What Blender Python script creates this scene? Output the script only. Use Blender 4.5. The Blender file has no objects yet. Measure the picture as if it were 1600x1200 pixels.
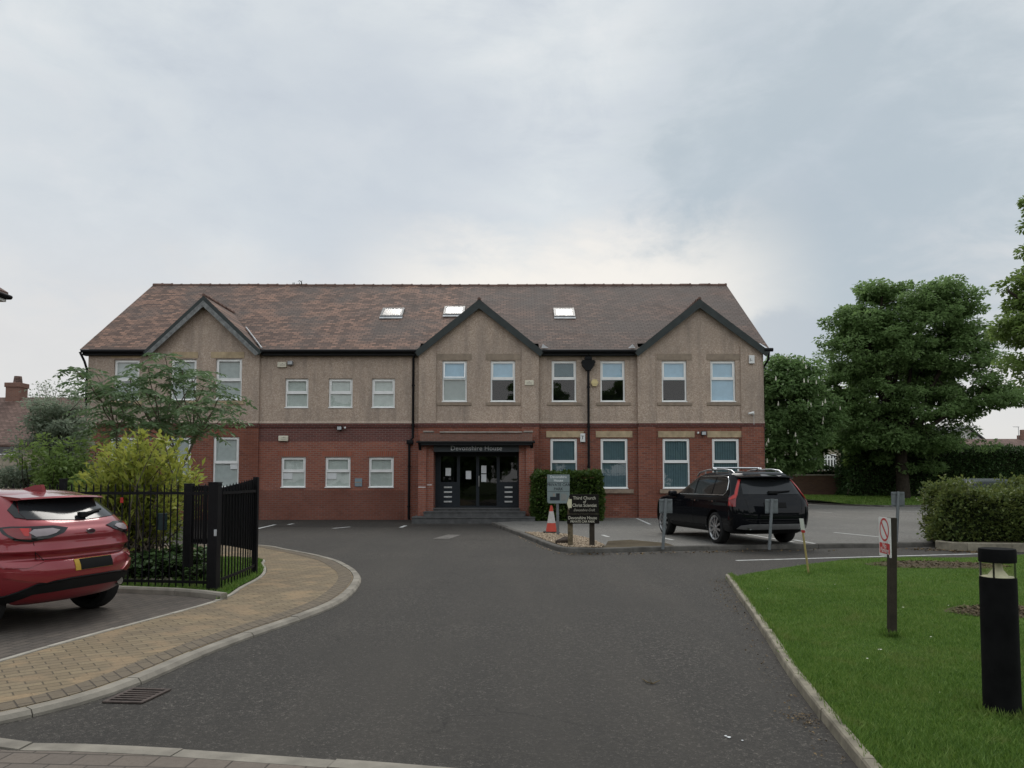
import bpy, bmesh, math, random
import numpy as np
from mathutils import Vector, Matrix
from mathutils.bvhtree import BVHTree
from mathutils.geometry import delaunay_2d_cdt, tessellate_polygon

R = math.radians
random.seed(7)
RNG = np.random.default_rng(11)
SC = bpy.context.scene
COL = SC.collection

# ------------------------------------------------------------------ camera
CAM_H, F_PX, PITCH = 1.6, 1200.0, R(3.0)
CY = 748 - F_PX * math.tan(PITCH)          # principal row of the (shifted) frame
CY = 748 - 62.9
cam_d = bpy.data.cameras.new('camera')
cam_d.lens, cam_d.sensor_width = 27.0, 36.0
cam_d.shift_y = (CY - 600) / 1600
cam_d.clip_start, cam_d.clip_end = 0.1, 3000
cam = bpy.data.objects.new('camera', cam_d)
cam.location = (0, 0, CAM_H)
cam.rotation_euler = (R(90) + PITCH, 0, 0)
COL.objects.link(cam)
SC.camera = cam

# ------------------------------------------------------------------ world
SUN_EL, SUN_AZ = R(52), R(4)              # high, a little right of straight ahead
w = bpy.data.worlds.new('World')
SC.world = w
w.use_nodes = True
nt = w.node_tree
nt.nodes.clear()
N = nt.nodes.new
L = nt.links.new
out = N('ShaderNodeOutputWorld')
sky = N('ShaderNodeTexSky')
sky.sky_type = 'NISHITA'
sky.sun_disc = False
sky.sun_elevation = SUN_EL
sky.sun_rotation = SUN_AZ
bg1 = N('ShaderNodeBackground'); bg1.inputs['Strength'].default_value = 0.10
L(sky.outputs[0], bg1.inputs['Color'])
tc = N('ShaderNodeTexCoord')
sep = N('ShaderNodeSeparateXYZ'); L(tc.outputs['Generated'], sep.inputs[0])
def mth(op, a, b=None, c=None, clamp=False):
    n = N('ShaderNodeMath'); n.operation = op; n.use_clamp = clamp
    for i, v in enumerate((a, b, c)):
        if v is None: continue
        if hasattr(v, 'links'): L(v, n.inputs[i])
        else: n.inputs[i].default_value = v
    return n.outputs[0]
def wnoise(scale, detail, rough, off=(0, 0, 0), dist=0.0, flat=2.6):
    """cloud noise over the directions of the sky, drawn out along the horizon"""
    mp = N('ShaderNodeMapping'); mp.inputs['Location'].default_value = off
    mp.inputs['Scale'].default_value = (1, 1, flat)
    L(tc.outputs['Generated'], mp.inputs[0])
    n = N('ShaderNodeTexNoise'); n.inputs['Scale'].default_value = scale
    n.inputs['Detail'].default_value = detail; n.inputs['Roughness'].default_value = rough
    n.inputs['Distortion'].default_value = dist
    L(mp.outputs[0], n.inputs['Vector'])
    return n.outputs[0]
def ramp(fac, stops):
    n = N('ShaderNodeValToRGB')
    L(fac, n.inputs[0])
    e = n.color_ramp.elements
    while len(e) < len(stops): e.new(0.5)
    for i, (p, c) in enumerate(stops):
        e[i].position = p; e[i].color = (*c, 1)
    return n.outputs[0]
def mixc(fac, a, b, mode='MIX'):
    n = N('ShaderNodeMix'); n.data_type = 'RGBA'; n.blend_type = mode
    for i, v in ((0, fac), (6, a), (7, b)):
        if hasattr(v, 'links'): L(v, n.inputs[i])
        elif i == 0: n.inputs[0].default_value = v
        else: n.inputs[i].default_value = (*v, 1)
    return n.outputs[2]
big = wnoise(1.7, 7, 0.58, (3.1, 1.7, 0.4), 0.3)
med = wnoise(5.0, 8, 0.62, (0.4, 5.2, 1.1), 0.5, 2.2)
fin = wnoise(13.0, 7, 0.6, (1.4, 2.2, 3.1), 0.4, 1.8)
mix_n = mth('ADD', mth('ADD', mth('MULTIPLY', big, 0.52), mth('MULTIPLY', med, 0.34)), mth('MULTIPLY', fin, 0.14))
cloud = ramp(mix_n, [(0.37, (0.55, 0.60, 0.66)), (0.46, (0.635, 0.685, 0.73)), (0.53, (0.71, 0.755, 0.78)), (0.61, (0.795, 0.82, 0.83))])
def dirdot(px, py):
    d = Vector(((px - 800) / F_PX, math.cos(PITCH) - (CY - py) / F_PX * math.sin(PITCH), math.sin(PITCH) + (CY - py) / F_PX * math.cos(PITCH))).normalized()
    v = N('ShaderNodeVectorMath'); v.operation = 'DOT_PRODUCT'
    L(tc.outputs['Generated'], v.inputs[0]); v.inputs[1].default_value = d
    return v.outputs['Value']
def sstep(v, lo, hi):
    n = N('ShaderNodeMapRange'); n.interpolation_type = 'SMOOTHSTEP'
    L(v, n.inputs[0]); n.inputs[1].default_value = lo; n.inputs[2].default_value = hi
    n.inputs[3].default_value = 0; n.inputs[4].default_value = 1
    return n.outputs[0]
def blob(px, py, inner, outer, ragged=0.0):
    """1 inside the angle, 0 outside, with a cloud-torn edge"""
    v = dirdot(px, py)
    if ragged: v = mth('ADD', v, mth('MULTIPLY', mth('SUBTRACT', mth('ADD', mth('MULTIPLY', med, 0.6), mth('MULTIPLY', fin, 0.4)), 0.5), ragged))
    return sstep(v, math.cos(R(outer)), math.cos(R(inner)))
tear = mth('SUBTRACT', mth('ADD', mth('MULTIPLY', med, 0.65), mth('MULTIPLY', fin, 0.35)), 0.5)
# pale warm layer low over the roofs
lowz = mth('ADD', sep.outputs[2], mth('MULTIPLY', tear, 0.22))
cloud = mixc(mth('MULTIPLY', sstep(lowz, 0.33, 0.16), 0.75), cloud, (0.78, 0.755, 0.735))
# heavier grey banks
cloud = mixc(mth('MULTIPLY', blob(1300, 285, 3, 17, 0.10), 0.85), cloud, (0.455, 0.53, 0.585))
cloud = mixc(mth('MULTIPLY', blob(560, 270, 2, 13, 0.08), 0.5), cloud, (0.55, 0.605, 0.67))
cloud = mixc(mth('MULTIPLY', blob(170, 330, 2, 9, 0.06), 0.35), cloud, (0.60, 0.64, 0.69))
# the bright break just above the ridge, right of the middle
brk = mth('MULTIPLY', sstep(mth('ADD', sep.outputs[2], mth('MULTIPLY', tear, 0.24)), 0.350, 0.245), blob(890, 440, 2, 19, 0.05))
cloud = mixc(mth('MULTIPLY', brk, 0.95), cloud, (0.97, 0.925, 0.85))
cloud = mixc(mth('MULTIPLY', blob(1235, 545, 1.0, 3.6, 0.008), 0.8), cloud, (0.50, 0.55, 0.60))
# the unseen sky behind the camera is boosted to light the facade
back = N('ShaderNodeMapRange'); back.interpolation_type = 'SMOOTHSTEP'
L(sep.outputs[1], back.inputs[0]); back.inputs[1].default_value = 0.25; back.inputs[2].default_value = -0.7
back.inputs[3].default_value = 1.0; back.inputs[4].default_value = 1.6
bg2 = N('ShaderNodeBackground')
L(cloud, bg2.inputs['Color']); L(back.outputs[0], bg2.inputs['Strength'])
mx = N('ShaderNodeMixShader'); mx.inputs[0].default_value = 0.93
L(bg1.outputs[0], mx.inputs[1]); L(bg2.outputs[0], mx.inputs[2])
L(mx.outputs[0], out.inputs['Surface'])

# ------------------------------------------------------------------ sun
sd = bpy.data.lights.new('sun', 'SUN')
sd.energy, sd.angle, sd.color = 1.4, R(25), (1.0, 0.96, 0.9)
so = bpy.data.objects.new('sun', sd)
sv = Vector((math.sin(SUN_AZ) * math.cos(SUN_EL), math.cos(SUN_AZ) * math.cos(SUN_EL), math.sin(SUN_EL)))
so.rotation_euler = sv.to_track_quat('Z', 'Y').to_euler()
so.location = (0, 20, 40)
COL.objects.link(so)

vs = SC.view_settings
vs.view_transform, vs.look, vs.exposure, vs.gamma, vs.use_curve_mapping = 'Standard', 'None', 0.0, 1.0, False
SC.cycles.max_bounces = 8; SC.cycles.diffuse_bounces = 6
SC.cycles.transparent_max_bounces = 12
SC.cycles.use_denoising = True

# ------------------------------------------------------------------ pixel rows and columns of a survey of the place -> metres
def _ray(px, py):
    xc, zc = (px - 800) / F_PX, (CY - py) / F_PX
    return Vector((xc, math.cos(PITCH) - zc * math.sin(PITCH), math.sin(PITCH) + zc * math.cos(PITCH)))
def G(px, py, z=0.0):
    d = _ray(px, py); t = (z - CAM_H) / d.z
    return Vector((d.x * t, d.y * t, z))
def FP(px, py, Y):
    d = _ray(px, py); t = Y / d.y
    return Vector((d.x * t, Y, CAM_H + d.z * t))
def FX(px, Y, py=680): return FP(px, py, Y).x
def FZ(py, Y, px=800): return FP(px, py, Y).z

# ------------------------------------------------------------------ object helpers
ORG = {}
def tag(o, label=None, cat=None, group=None, kind=None):
    if label: o['label'] = label
    if cat: o['category'] = cat
    if group: o['group'] = group
    if kind: o['kind'] = kind
    return o
def thing(name, label, cat, loc=(0, 0, 0), group=None, world=True):
    """Empty at a thing's base; world=True: the parts are given in world metres"""
    o = bpy.data.objects.new(name, None)
    o.empty_display_size = 0.2
    COL.objects.link(o)
    o.location = loc
    ORG[o.name] = Vector(loc) if world else Vector((0, 0, 0))
    return tag(o, label, cat, group)
def mesh_obj(name, me, mats, parent=None, smooth=None):
    o = bpy.data.objects.new(name, me)
    COL.objects.link(o)
    if not isinstance(mats, (list, tuple)): mats = [mats]
    for m in mats: me.materials.append(m)
    if parent is not None:
        o.parent = parent
        ORG[o.name] = ORG[parent.name]
        if ORG[parent.name].length > 0: me.transform(Matrix.Translation(-ORG[parent.name]))
    else:
        ORG[o.name] = Vector((0, 0, 0))
    if smooth is not None:
        for p in me.polygons: p.use_smooth = True
        me.set_sharp_from_angle(angle=R(smooth))
    return o
def np_mesh(name, verts, faces, mats, parent=None, smooth=None):
    me = bpy.data.meshes.new(name)
    v = np.asarray(verts, dtype=np.float32).reshape(-1, 3)
    f = np.asarray(faces, dtype=np.int32)
    k = f.shape[1]
    me.vertices.add(len(v)); me.vertices.foreach_set('co', v.ravel())
    me.loops.add(f.size); me.loops.foreach_set('vertex_index', f.ravel())
    me.polygons.add(len(f))
    me.polygons.foreach_set('loop_start', np.arange(0, f.size, k, dtype=np.int32))
    me.polygons.foreach_set('loop_total', np.full(len(f), k, dtype=np.int32))
    me.update(calc_edges=True)
    return mesh_obj(name, me, mats, parent, smooth)
def structure(name, mb, m, **k):
    o = mb.build(name, m, None, **k); o['kind'] = 'structure'; return o

def copy_tree(o, parent=None):
    c = o.copy(); COL.objects.link(c)
    ORG[c.name] = ORG.get(o.name, Vector((0, 0, 0)))
    if parent is not None: c.parent = parent
    for ch in list(o.children): copy_tree(ch, c)
    return c

class MB:
    def __init__(s): s.v, s.f, s.m = [], [], []
    def add(s, vs, fs, m=0):
        b = len(s.v); s.v += [tuple(p) for p in vs]
        s.f += [tuple(b + i for i in f) for f in fs]; s.m += [m] * len(fs)
        return s
    def box(s, x0, x1, y0, y1, z0, z1, m=0):
        vs = [(x, y, z) for z in (z0, z1) for y in (y0, y1) for x in (x0, x1)]
        return s.add(vs, [(0, 2, 3, 1), (4, 5, 7, 6), (0, 1, 5, 4), (2, 6, 7, 3), (0, 4, 6, 2), (1, 3, 7, 5)], m)
    def bbox(s, x0, x1, y0, y1, z0, z1, b=0.01, m=0):
        """box with bevelled edges (all twelve)"""
        bm = bmesh.new()
        bmesh.ops.create_cube(bm, size=1)
        bmesh.ops.scale(bm, vec=(x1 - x0, y1 - y0, z1 - z0), verts=bm.verts)
        bmesh.ops.translate(bm, vec=((x0 + x1) / 2, (y0 + y1) / 2, (z0 + z1) / 2), verts=bm.verts)
        bmesh.ops.bevel(bm, geom=bm.edges[:], offset=b, segments=2, affect='EDGES', profile=0.5)
        bm.verts.ensure_lookup_table()
        s.add([v.co.copy() for v in bm.verts], [tuple(v.index for v in f.verts) for f in bm.faces], m)
        bm.free(); return s
    def obox(s, c, ax, hx, ay, hy, az, hz, m=0):
        """oriented box: centre, three unit axes with half sizes"""
        c, ax, ay, az = Vector(c), Vector(ax), Vector(ay), Vector(az)
        vs = [c + ax * (hx * i) + ay * (hy * j) + az * (hz * k) for k in (-1, 1) for j in (-1, 1) for i in (-1, 1)]
        return s.add(vs, [(0, 2, 3, 1), (4, 5, 7, 6), (0, 1, 5, 4), (2, 6, 7, 3), (0, 4, 6, 2), (1, 3, 7, 5)], m)
    def quad(s, a, b, c, d, m=0): return s.add([a, b, c, d], [(0, 1, 2, 3)], m)
    def poly(s, pts, m=0):
        """flat n-gon, triangulated"""
        tr = tessellate_polygon([[Vector(p) for p in pts]])
        return s.add(pts, [tuple(t) for t in tr], m)
    def prism(s, pts, d, m=0):
        """polygon swept by vector d"""
        n = len(pts); d = Vector(d)
        tr = tessellate_polygon([[Vector(p) for p in pts]])
        vs = [Vector(p) for p in pts] + [Vector(p) + d for p in pts]
        nrm = sum((Vector(pts[i]).cross(Vector(pts[(i + 1) % n])) for i in range(n)), Vector())
        fs = []
        for t in tr:
            a, b, c = (Vector(pts[i]) for i in t)
            flip = (b - a).cross(c - a).dot(d) > 0
            t = tuple(t)
            fs.append(t[::-1] if flip else t)
            fs.append(tuple(i + n for i in (t if flip else t[::-1])))
        side_flip = nrm.dot(d) > 0
        for i in range(n):
            j = (i + 1) % n
            q = (i, j, j + n, i + n)
            fs.append(q if side_flip else q[::-1])
        return s.add(vs, fs, m)
    def tube(s, pts, r, n=8, m=0, cap=True):
        pts = [Vector(p) for p in pts]
        rs = r if isinstance(r, (list, tuple)) else [r] * len(pts)
        vs, fs = [], []
        up = None
        for i, p in enumerate(pts):
            t = (pts[min(i + 1, len(pts) - 1)] - pts[max(i - 1, 0)]).normalized()
            if up is None or abs(up.dot(t)) > 0.95:
                up = Vector((0, 0, 1)) if abs(t.z) < 0.9 else Vector((1, 0, 0))
            u = t.cross(up).normalized(); v = u.cross(t).normalized(); up = v
            for k in range(n):
                a = 2 * math.pi * k / n
                vs.append(p + (u * math.cos(a) + v * math.sin(a)) * rs[i])
        for i in range(len(pts) - 1):
            for k in range(n):
                k2 = (k + 1) % n
                fs.append((i * n + k, (i + 1) * n + k, (i + 1) * n + k2, i * n + k2))
        if cap:
            fs.append(tuple(range(n))); fs.append(tuple((len(pts) - 1) * n + k for k in reversed(range(n))))
        return s.add(vs, fs, m)
    def lathe(s, prof, c, axis='Z', n=32, m=0, cap=True):
        """profile (r, h) round an axis through c"""
        c = Vector(c); vs, fs = [], []
        for r, h in prof:
            for k in range(n):
                a = 2 * math.pi * k / n; x, y = r * math.cos(a), r * math.sin(a)
                vs.append(c + {'Z': Vector((x, y, h)), 'Y': Vector((x, h, y)), 'X': Vector((h, x, y))}[axis])
        for i in range(len(prof) - 1):
            for k in range(n):
                k2 = (k + 1) % n
                q = (i * n + k, i * n + k2, (i + 1) * n + k2, (i + 1) * n + k)
                fs.append(q if axis != 'Y' else q[::-1])
        if cap and prof[0][0] > 1e-4: fs.append(tuple(reversed(range(n))) if axis != 'Y' else tuple(range(n)))
        if cap and prof[-1][0] > 1e-4:
            t = tuple((len(prof) - 1) * n + k for k in range(n))
            fs.append(t if axis != 'Y' else t[::-1])
        return s.add(vs, fs, m)
    def build(s, name, mats, parent=None, smooth=None):
        me = bpy.data.meshes.new(name)
        me.from_pydata(s.v, [], s.f)
        me.polygons.foreach_set('material_index', np.array(s.m, dtype=np.int32))
        me.update()
        return mesh_obj(name, me, mats, parent, smooth)

def text_mesh(body, size, loc, ux, uz, m, name, parent, extrude=0.004, align='CENTER', spacing=1.0, shear=0.0, bold=0.0, wx=1.0):
    """lettering laid in the plane spanned by ux (reading direction) and uz (up)"""
    c = bpy.data.curves.new(name, 'FONT')
    c.body, c.size, c.align_x, c.align_y, c.extrude = body, size, align, 'CENTER', extrude
    c.space_character, c.shear, c.offset, c.resolution_u = spacing, shear, bold, 3
    o = bpy.data.objects.new(name, c); COL.objects.link(o)
    dg = bpy.context.evaluated_depsgraph_get()
    me = bpy.data.meshes.new_from_object(o.evaluated_get(dg))
    bpy.data.objects.remove(o); bpy.data.curves.remove(c)
    me.materials.clear()
    ux, uz = Vector(ux).normalized(), Vector(uz).normalized(); uy = ux.cross(uz)
    nrm = -uy
    M = Matrix(((ux.x * wx, uz.x, nrm.x, loc[0]), (ux.y * wx, uz.y, nrm.y, loc[1]), (ux.z * wx, uz.z, nrm.z, loc[2]), (0, 0, 0, 1)))
    me.transform(M)
    me.name = name
    return mesh_obj(name, me, m, parent)

# ------------------------------------------------------------------ material helpers
class NM:
    """a small node-tree builder"""
    def __init__(s, name):
        s.m = bpy.data.materials.new(name); s.m.use_nodes = True
        s.t = s.m.node_tree; s.b = s.t.nodes['Principled BSDF']; s.o = s.t.nodes['Material Output']
        s.co = None
    def n(s, kind, **kw):
        x = s.t.nodes.new('ShaderNode' + kind)
        for k, v in kw.items(): setattr(x, k, v)
        return x
    def l(s, a, b): s.t.links.new(a, b); return b
    def set(s, node, **kw):
        for k, v in kw.items():
            i = node.inputs[k.replace('_', ' ')]
            if hasattr(v, 'links'): s.l(v, i)
            elif isinstance(v, tuple) and len(v) == 3 and i.type == 'RGBA': i.default_value = (*v, 1)
            else: i.default_value = v
        return node
    def obj(s):
        if s.co is None: s.co = s.n('TexCoord').outputs['Object']
        return s.co
    def math(s, op, a, b=None, c=None, clamp=False):
        x = s.n('Math', operation=op); x.use_clamp = clamp
        for i, v in enumerate((a, b, c)):
            if v is None: continue
            if hasattr(v, 'links'): s.l(v, x.inputs[i])
            else: x.inputs[i].default_value = v
        return x.outputs[0]
    def xyz(s, v=None):
        x = s.n('SeparateXYZ'); s.l(v or s.obj(), x.inputs[0]); return x.outputs
    def comb(s, x=0.0, y=0.0, z=0.0):
        c = s.n('CombineXYZ')
        for i, v in enumerate((x, y, z)):
            if hasattr(v, 'links'): s.l(v, c.inputs[i])
            else: c.inputs[i].default_value = v
        return c.outputs[0]
    def noise(s, scale, detail=4, rough=0.55, vec=None, dist=0.0):
        x = s.n('TexNoise')
        s.set(x, Scale=scale, Detail=detail, Roughness=rough, Distortion=dist)
        s.l(vec or s.obj(), x.inputs['Vector'])
        return x.outputs[0]
    def vor(s, scale, vec=None, out='Color', feature='F1'):
        x = s.n('TexVoronoi', feature=feature); s.set(x, Scale=scale)
        s.l(vec or s.obj(), x.inputs['Vector'])
        return x.outputs[out]
    def ramp(s, fac, stops):
        x = s.n('ValToRGB'); s.l(fac, x.inputs[0])
        e = x.color_ramp.elements
        while len(e) < len(stops): e.new(0.5)
        for i, (p, c) in enumerate(stops):
            e[i].position = p
            e[i].color = (*c, 1) if isinstance(c, tuple) else (c, c, c, 1)
        return x.outputs[0]
    def mix(s, fac, a, b, mode='MIX'):
        x = s.n('Mix', data_type='RGBA', blend_type=mode)
        for i, v in ((0, fac), (6, a), (7, b)):
            if hasattr(v, 'links'): s.l(v, x.inputs[i])
            elif i == 0: x.inputs[0].default_value = v
            else: x.inputs[i].default_value = (*v, 1)
        return x.outputs[2]
    def bump(s, h, strength=0.3, dist=0.02):
        x = s.n('Bump'); s.set(x, Strength=strength, Distance=dist); s.l(h, x.inputs['Height'])
        s.l(x.outputs[0], s.b.inputs['Normal'])
    def done(s, col=None, rough=None, spec=None, metal=None):
        if col is not None: s.set(s.b, Base_Color=col)
        if rough is not None: s.set(s.b, Roughness=rough)
        if spec is not None: s.b.inputs['Specular IOR Level'].default_value = spec
        if metal is not None: s.b.inputs['Metallic'].default_value = metal
        return s.m

def simple(name, col, rough=0.6, spec=0.4, metal=0.0, var=0.12, scale=6.0, bump=0.0, bscale=60.0):
    """a plain surface with a little procedural unevenness"""
    k = NM(name)
    nz = k.noise(scale, 5, 0.6)
    lo = tuple(c * (1 - var) for c in col); hi = tuple(min(1, c * (1 + var)) for c in col)
    c = k.ramp(nz, [(0.3, lo), (0.7, hi)])
    r = k.math('MULTIPLY_ADD', nz, 0.18, rough - 0.09, clamp=True)
    if bump: k.bump(k.noise(bscale, 3, 0.6), bump, 0.01)
    return k.done(c, r, spec, metal)
M = {}
# ------------------------------------------------------------------ materials
def brick_mat(name, c1, c2, mortar, stain=0.35, bw=0.225, rh=0.075, dark=None, msize=0.011):
    k = NM(name); x, y, z = k.xyz()
    v = k.comb(k.math('ADD', x, y), z)
    br = k.n('TexBrick', offset=0.5); k.set(br, Vector=v, Color1=c1, Color2=c2, Mortar=mortar, Scale=1.0)
    br.inputs['Mortar Size'].default_value = msize; br.inputs['Brick Width'].default_value = bw
    br.inputs['Row Height'].default_value = rh; br.inputs['Mortar Smooth'].default_value = 0.3
    br.inputs['Bias'].default_value = -0.1
    big = k.noise(0.55, 6, 0.65)
    fine = k.noise(9, 4, 0.6)
    c = k.mix(k.ramp(big, [(0.38, 0.0), (0.68, stain)]), br.outputs['Color'], dark or tuple(q * 0.45 for q in c1))
    c = k.mix(k.ramp(fine, [(0.35, 0.0), (0.75, 0.3)]), c, tuple(min(1, q * 1.5) for q in c2))
    k.bump(k.math('ADD', k.math('MULTIPLY', br.outputs['Fac'], -1.0), k.math('MULTIPLY', fine, 0.5)), 0.5, 0.008)
    return k.done(c, 0.85, 0.2)
M['brick'] = brick_mat('red_brick', (0.285, 0.096, 0.058), (0.15, 0.053, 0.038), (0.22, 0.165, 0.14), 0.55, msize=0.010)
M['brick_bright'] = brick_mat('orange_red_brick', (0.33, 0.112, 0.070), (0.215, 0.074, 0.052), (0.26, 0.20, 0.17), 0.45, msize=0.012)
M['brick_plum'] = brick_mat('plum_brick', (0.17, 0.062, 0.052), (0.115, 0.048, 0.044), (0.20, 0.15, 0.13), 0.3)
M['brick_wall'] = brick_mat('garden_wall_brick', (0.15, 0.075, 0.05), (0.10, 0.05, 0.04), (0.13, 0.11, 0.09), 0.4)
M['brick_brown'] = brick_mat('brown_brick', (0.23, 0.115, 0.085), (0.165, 0.085, 0.066), (0.22, 0.17, 0.14), 0.3)

def dash_mat():
    k = NM('pebbledash')
    v = k.vor(34.0, out='Color'); x = k.n('SeparateColor'); k.l(v, x.inputs[0])
    g = k.noise(13, 3, 0.7)
    c = k.ramp(k.math('ADD', k.math('MULTIPLY', x.outputs[0], 0.6), k.math('MULTIPLY', g, 0.4)),
               [(0.15, (0.34, 0.255, 0.195)), (0.45, (0.445, 0.345, 0.272)), (0.65, (0.50, 0.395, 0.315)), (0.9, (0.63, 0.52, 0.43))])
    big = k.noise(0.35, 5, 0.6)
    X, Y, Z = k.xyz()
    streak = k.noise(1.0, 4, 0.65, k.comb(k.math('MULTIPLY', X, 3.0), Y, k.math('MULTIPLY', Z, 0.35)))
    c = k.mix(k.ramp(big, [(0.35, 0.0), (0.7, 0.5)]), c, (0.24, 0.20, 0.17))
    c = k.mix(k.ramp(streak, [(0.48, 0.0), (0.72, 0.5)]), c, (0.19, 0.16, 0.14))
    k.bump(k.math('ADD', x.outputs[0], g), 0.6, 0.012)
    return k.done(c, 0.9, 0.2)
M['dash'] = dash_mat()

def tile_mat(name, lo, mid, orange, grey, patches=True):
    k = NM(name); X, Y, Z = k.xyz()
    v = k.comb(X, k.math('MULTIPLY', Z, 1.68))
    br = k.n('TexBrick', offset=0.5); k.set(br, Vector=v, Color1=(0, 0, 0), Color2=(1, 1, 1), Mortar=(0.5, 0.5, 0.5), Scale=1.0)
    br.inputs['Mortar Size'].default_value = 0.016; br.inputs['Brick Width'].default_value = 0.25
    br.inputs['Row Height'].default_value = 0.145; br.inputs['Mortar Smooth'].default_value = 0.3; br.inputs['Bias'].default_value = 0.0
    per = k.n('SeparateColor'); k.l(br.outputs['Color'], per.inputs[0])
    rnd = per.outputs[0]
    vs = k.comb(k.math('MULTIPLY', X, 0.6), Y, k.math('MULTIPLY', Z, 2.2))
    pn = k.noise(0.95, 7, 0.68, vs, 0.5)
    base = k.ramp(rnd, [(0.1, lo), (0.7, mid), (1.0, tuple(q * 1.25 for q in mid))])
    # weathered orange tiles: left of the middle of the roof, thinning out to the right
    xl = k.n('MapRange'); xl.interpolation_type = 'SMOOTHSTEP'; k.l(X, xl.inputs[0])
    xl.inputs[1].default_value = -1.6; xl.inputs[2].default_value = -3.0; xl.inputs[3].default_value = -0.20; xl.inputs[4].default_value = 0.0
    om = k.math('ADD', k.math('ADD', pn, xl.outputs[0]), k.math('MULTIPLY', rnd, 0.30))
    if patches:
        base = k.mix(k.ramp(om, [(0.58, 0.0), (0.80, 0.75)]), base, orange)
        gn = k.noise(0.5, 5, 0.6, k.comb(X, Y, k.math('ADD', Z, 9.0)))
        base = k.mix(k.ramp(gn, [(0.46, 0.0), (0.62, 0.7)]), base, grey)
        rt = k.n('MapRange'); rt.interpolation_type = 'SMOOTHSTEP'; k.l(X, rt.inputs[0])
        rt.inputs[1].default_value = -2.9; rt.inputs[2].default_value = -1.7; rt.inputs[3].default_value = 0; rt.inputs[4].default_value = 0.62
        rn = k.noise(1.1, 6, 0.7, k.comb(k.math('MULTIPLY', X, 0.45), Y, k.math('ADD', k.math('MULTIPLY', Z, 1.9), 21.0)), 0.4)
        base = k.mix(k.math('MULTIPLY', rt.outputs[0], k.ramp(rn, [(0.40, 1.0), (0.62, 0.35)])), base, grey)
        mn = k.noise(0.8, 5, 0.65, k.comb(k.math('MULTIPLY', X, 1.6), Y, k.math('MULTIPLY', Z, 0.5)))
        base = k.mix(k.ramp(mn, [(0.54, 0.0), (0.70, 0.55)]), base, tuple(q * 0.62 for q in lo))
    # joint lines between the tiles are coloured darker
    c = k.mix(k.math('MULTIPLY', br.outputs['Fac'], 0.75), base, tuple(q * 0.4 for q in lo))
    row = k.math('FRACT', k.math('DIVIDE', k.math('MULTIPLY', Z, 1.68), 0.145))
    h = k.math('ADD', k.math('MULTIPLY', row, -0.6), k.math('MULTIPLY', rnd, 0.5))
    k.bump(h, 0.9, 0.03)
    return k.done(c, 0.8, 0.25)
M['tiles'] = tile_mat('roof_tiles', (0.092, 0.058, 0.046), (0.160, 0.100, 0.078), (0.29, 0.165, 0.115), (0.094, 0.079, 0.072))
M['tiles_far'] = tile_mat('red_roof_tiles', (0.11, 0.07, 0.056), (0.165, 0.105, 0.086), (0.2, 0.1, 0.08), (0.1, 0.09, 0.09), False)
M['slates'] = tile_mat('grey_slates', (0.10, 0.10, 0.105), (0.16, 0.16, 0.165), (0.2, 0.2, 0.2), (0.1, 0.1, 0.1), False)

M['ridge'] = simple('ridge_tile_clay', (0.14, 0.088, 0.072), 0.85, 0.2, var=0.3, scale=3)
M['stone'] = simple('sandstone', (0.40, 0.31, 0.20), 0.85, 0.2, var=0.25, scale=4, bump=0.3)
M['stone_dirty'] = simple('weathered_sandstone', (0.27, 0.205, 0.155), 0.85, 0.2, var=0.3, scale=5, bump=0.3)
M['stone_grey'] = simple('grey_stone_coping', (0.30, 0.26, 0.225), 0.85, 0.2, var=0.3, scale=5, bump=0.3)
M['painted_stone'] = simple('painted_stone', (0.27, 0.215, 0.165), 0.85, 0.2, var=0.2, scale=4, bump=0.2)
M['upvc'] = simple('white_window_frame', (0.84, 0.84, 0.82), 0.35, 0.5, var=0.06, scale=3)
M['barge_green'] = simple('dark_green_paint', (0.028, 0.035, 0.034), 0.6, 0.35, var=0.3, scale=3, bump=0.2)
M['barge_grey'] = simple('flaking_grey_paint', (0.17, 0.175, 0.172), 0.75, 0.3, var=0.45, scale=7, bump=0.4, bscale=30)
M['black_iron'] = simple('black_cast_iron', (0.007, 0.007, 0.008), 0.6, 0.18, var=0.3, scale=8)
M['black_board'] = simple('black_painted_board', (0.009, 0.010, 0.011), 0.6, 0.2, var=0.25, scale=4)
M['fascia'] = simple('dark_grey_fascia', (0.026, 0.032, 0.037), 0.4, 0.4, var=0.15)
M['door_frame'] = simple('anthracite_aluminium', (0.016, 0.020, 0.025), 0.5, 0.25, var=0.15)
M['steel'] = simple('brushed_steel', (0.55, 0.55, 0.55), 0.35, 0.5, 0.9, var=0.1)
M['letter_silver'] = simple('silver_letters', (0.62, 0.63, 0.63), 0.5, 0.5, 0.1, var=0.05)
M['step_stone'] = simple('dark_step_stone', (0.085, 0.084, 0.083), 0.8, 0.3, var=0.3, scale=5, bump=0.2)
M['step_nose'] = simple('pale_step_edge', (0.26, 0.26, 0.255), 0.8, 0.3, var=0.3, scale=5)
M['cream_plastic'] = simple('cream_plastic', (0.64, 0.60, 0.48), 0.45, 0.45, var=0.08)
M['yellow_plastic'] = simple('yellowed_plastic', (0.62, 0.50, 0.25), 0.45, 0.45, var=0.1)
M['white_plastic'] = simple('white_plastic', (0.70, 0.70, 0.68), 0.45, 0.45, var=0.06)
M['grey_plastic'] = simple('grey_plastic', (0.20, 0.20, 0.20), 0.5, 0.4, var=0.1)
M['paper'] = simple('white_paper', (0.66, 0.67, 0.67), 0.8, 0.2, var=0.06, scale=20)
M['sign_blue'] = simple('blue_grey_enamel', (0.20, 0.27, 0.31), 0.45, 0.45, var=0.1)
M['ink_dark'] = simple('dark_lettering', (0.02, 0.025, 0.03), 0.6, 0.3, var=0.1)
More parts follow.
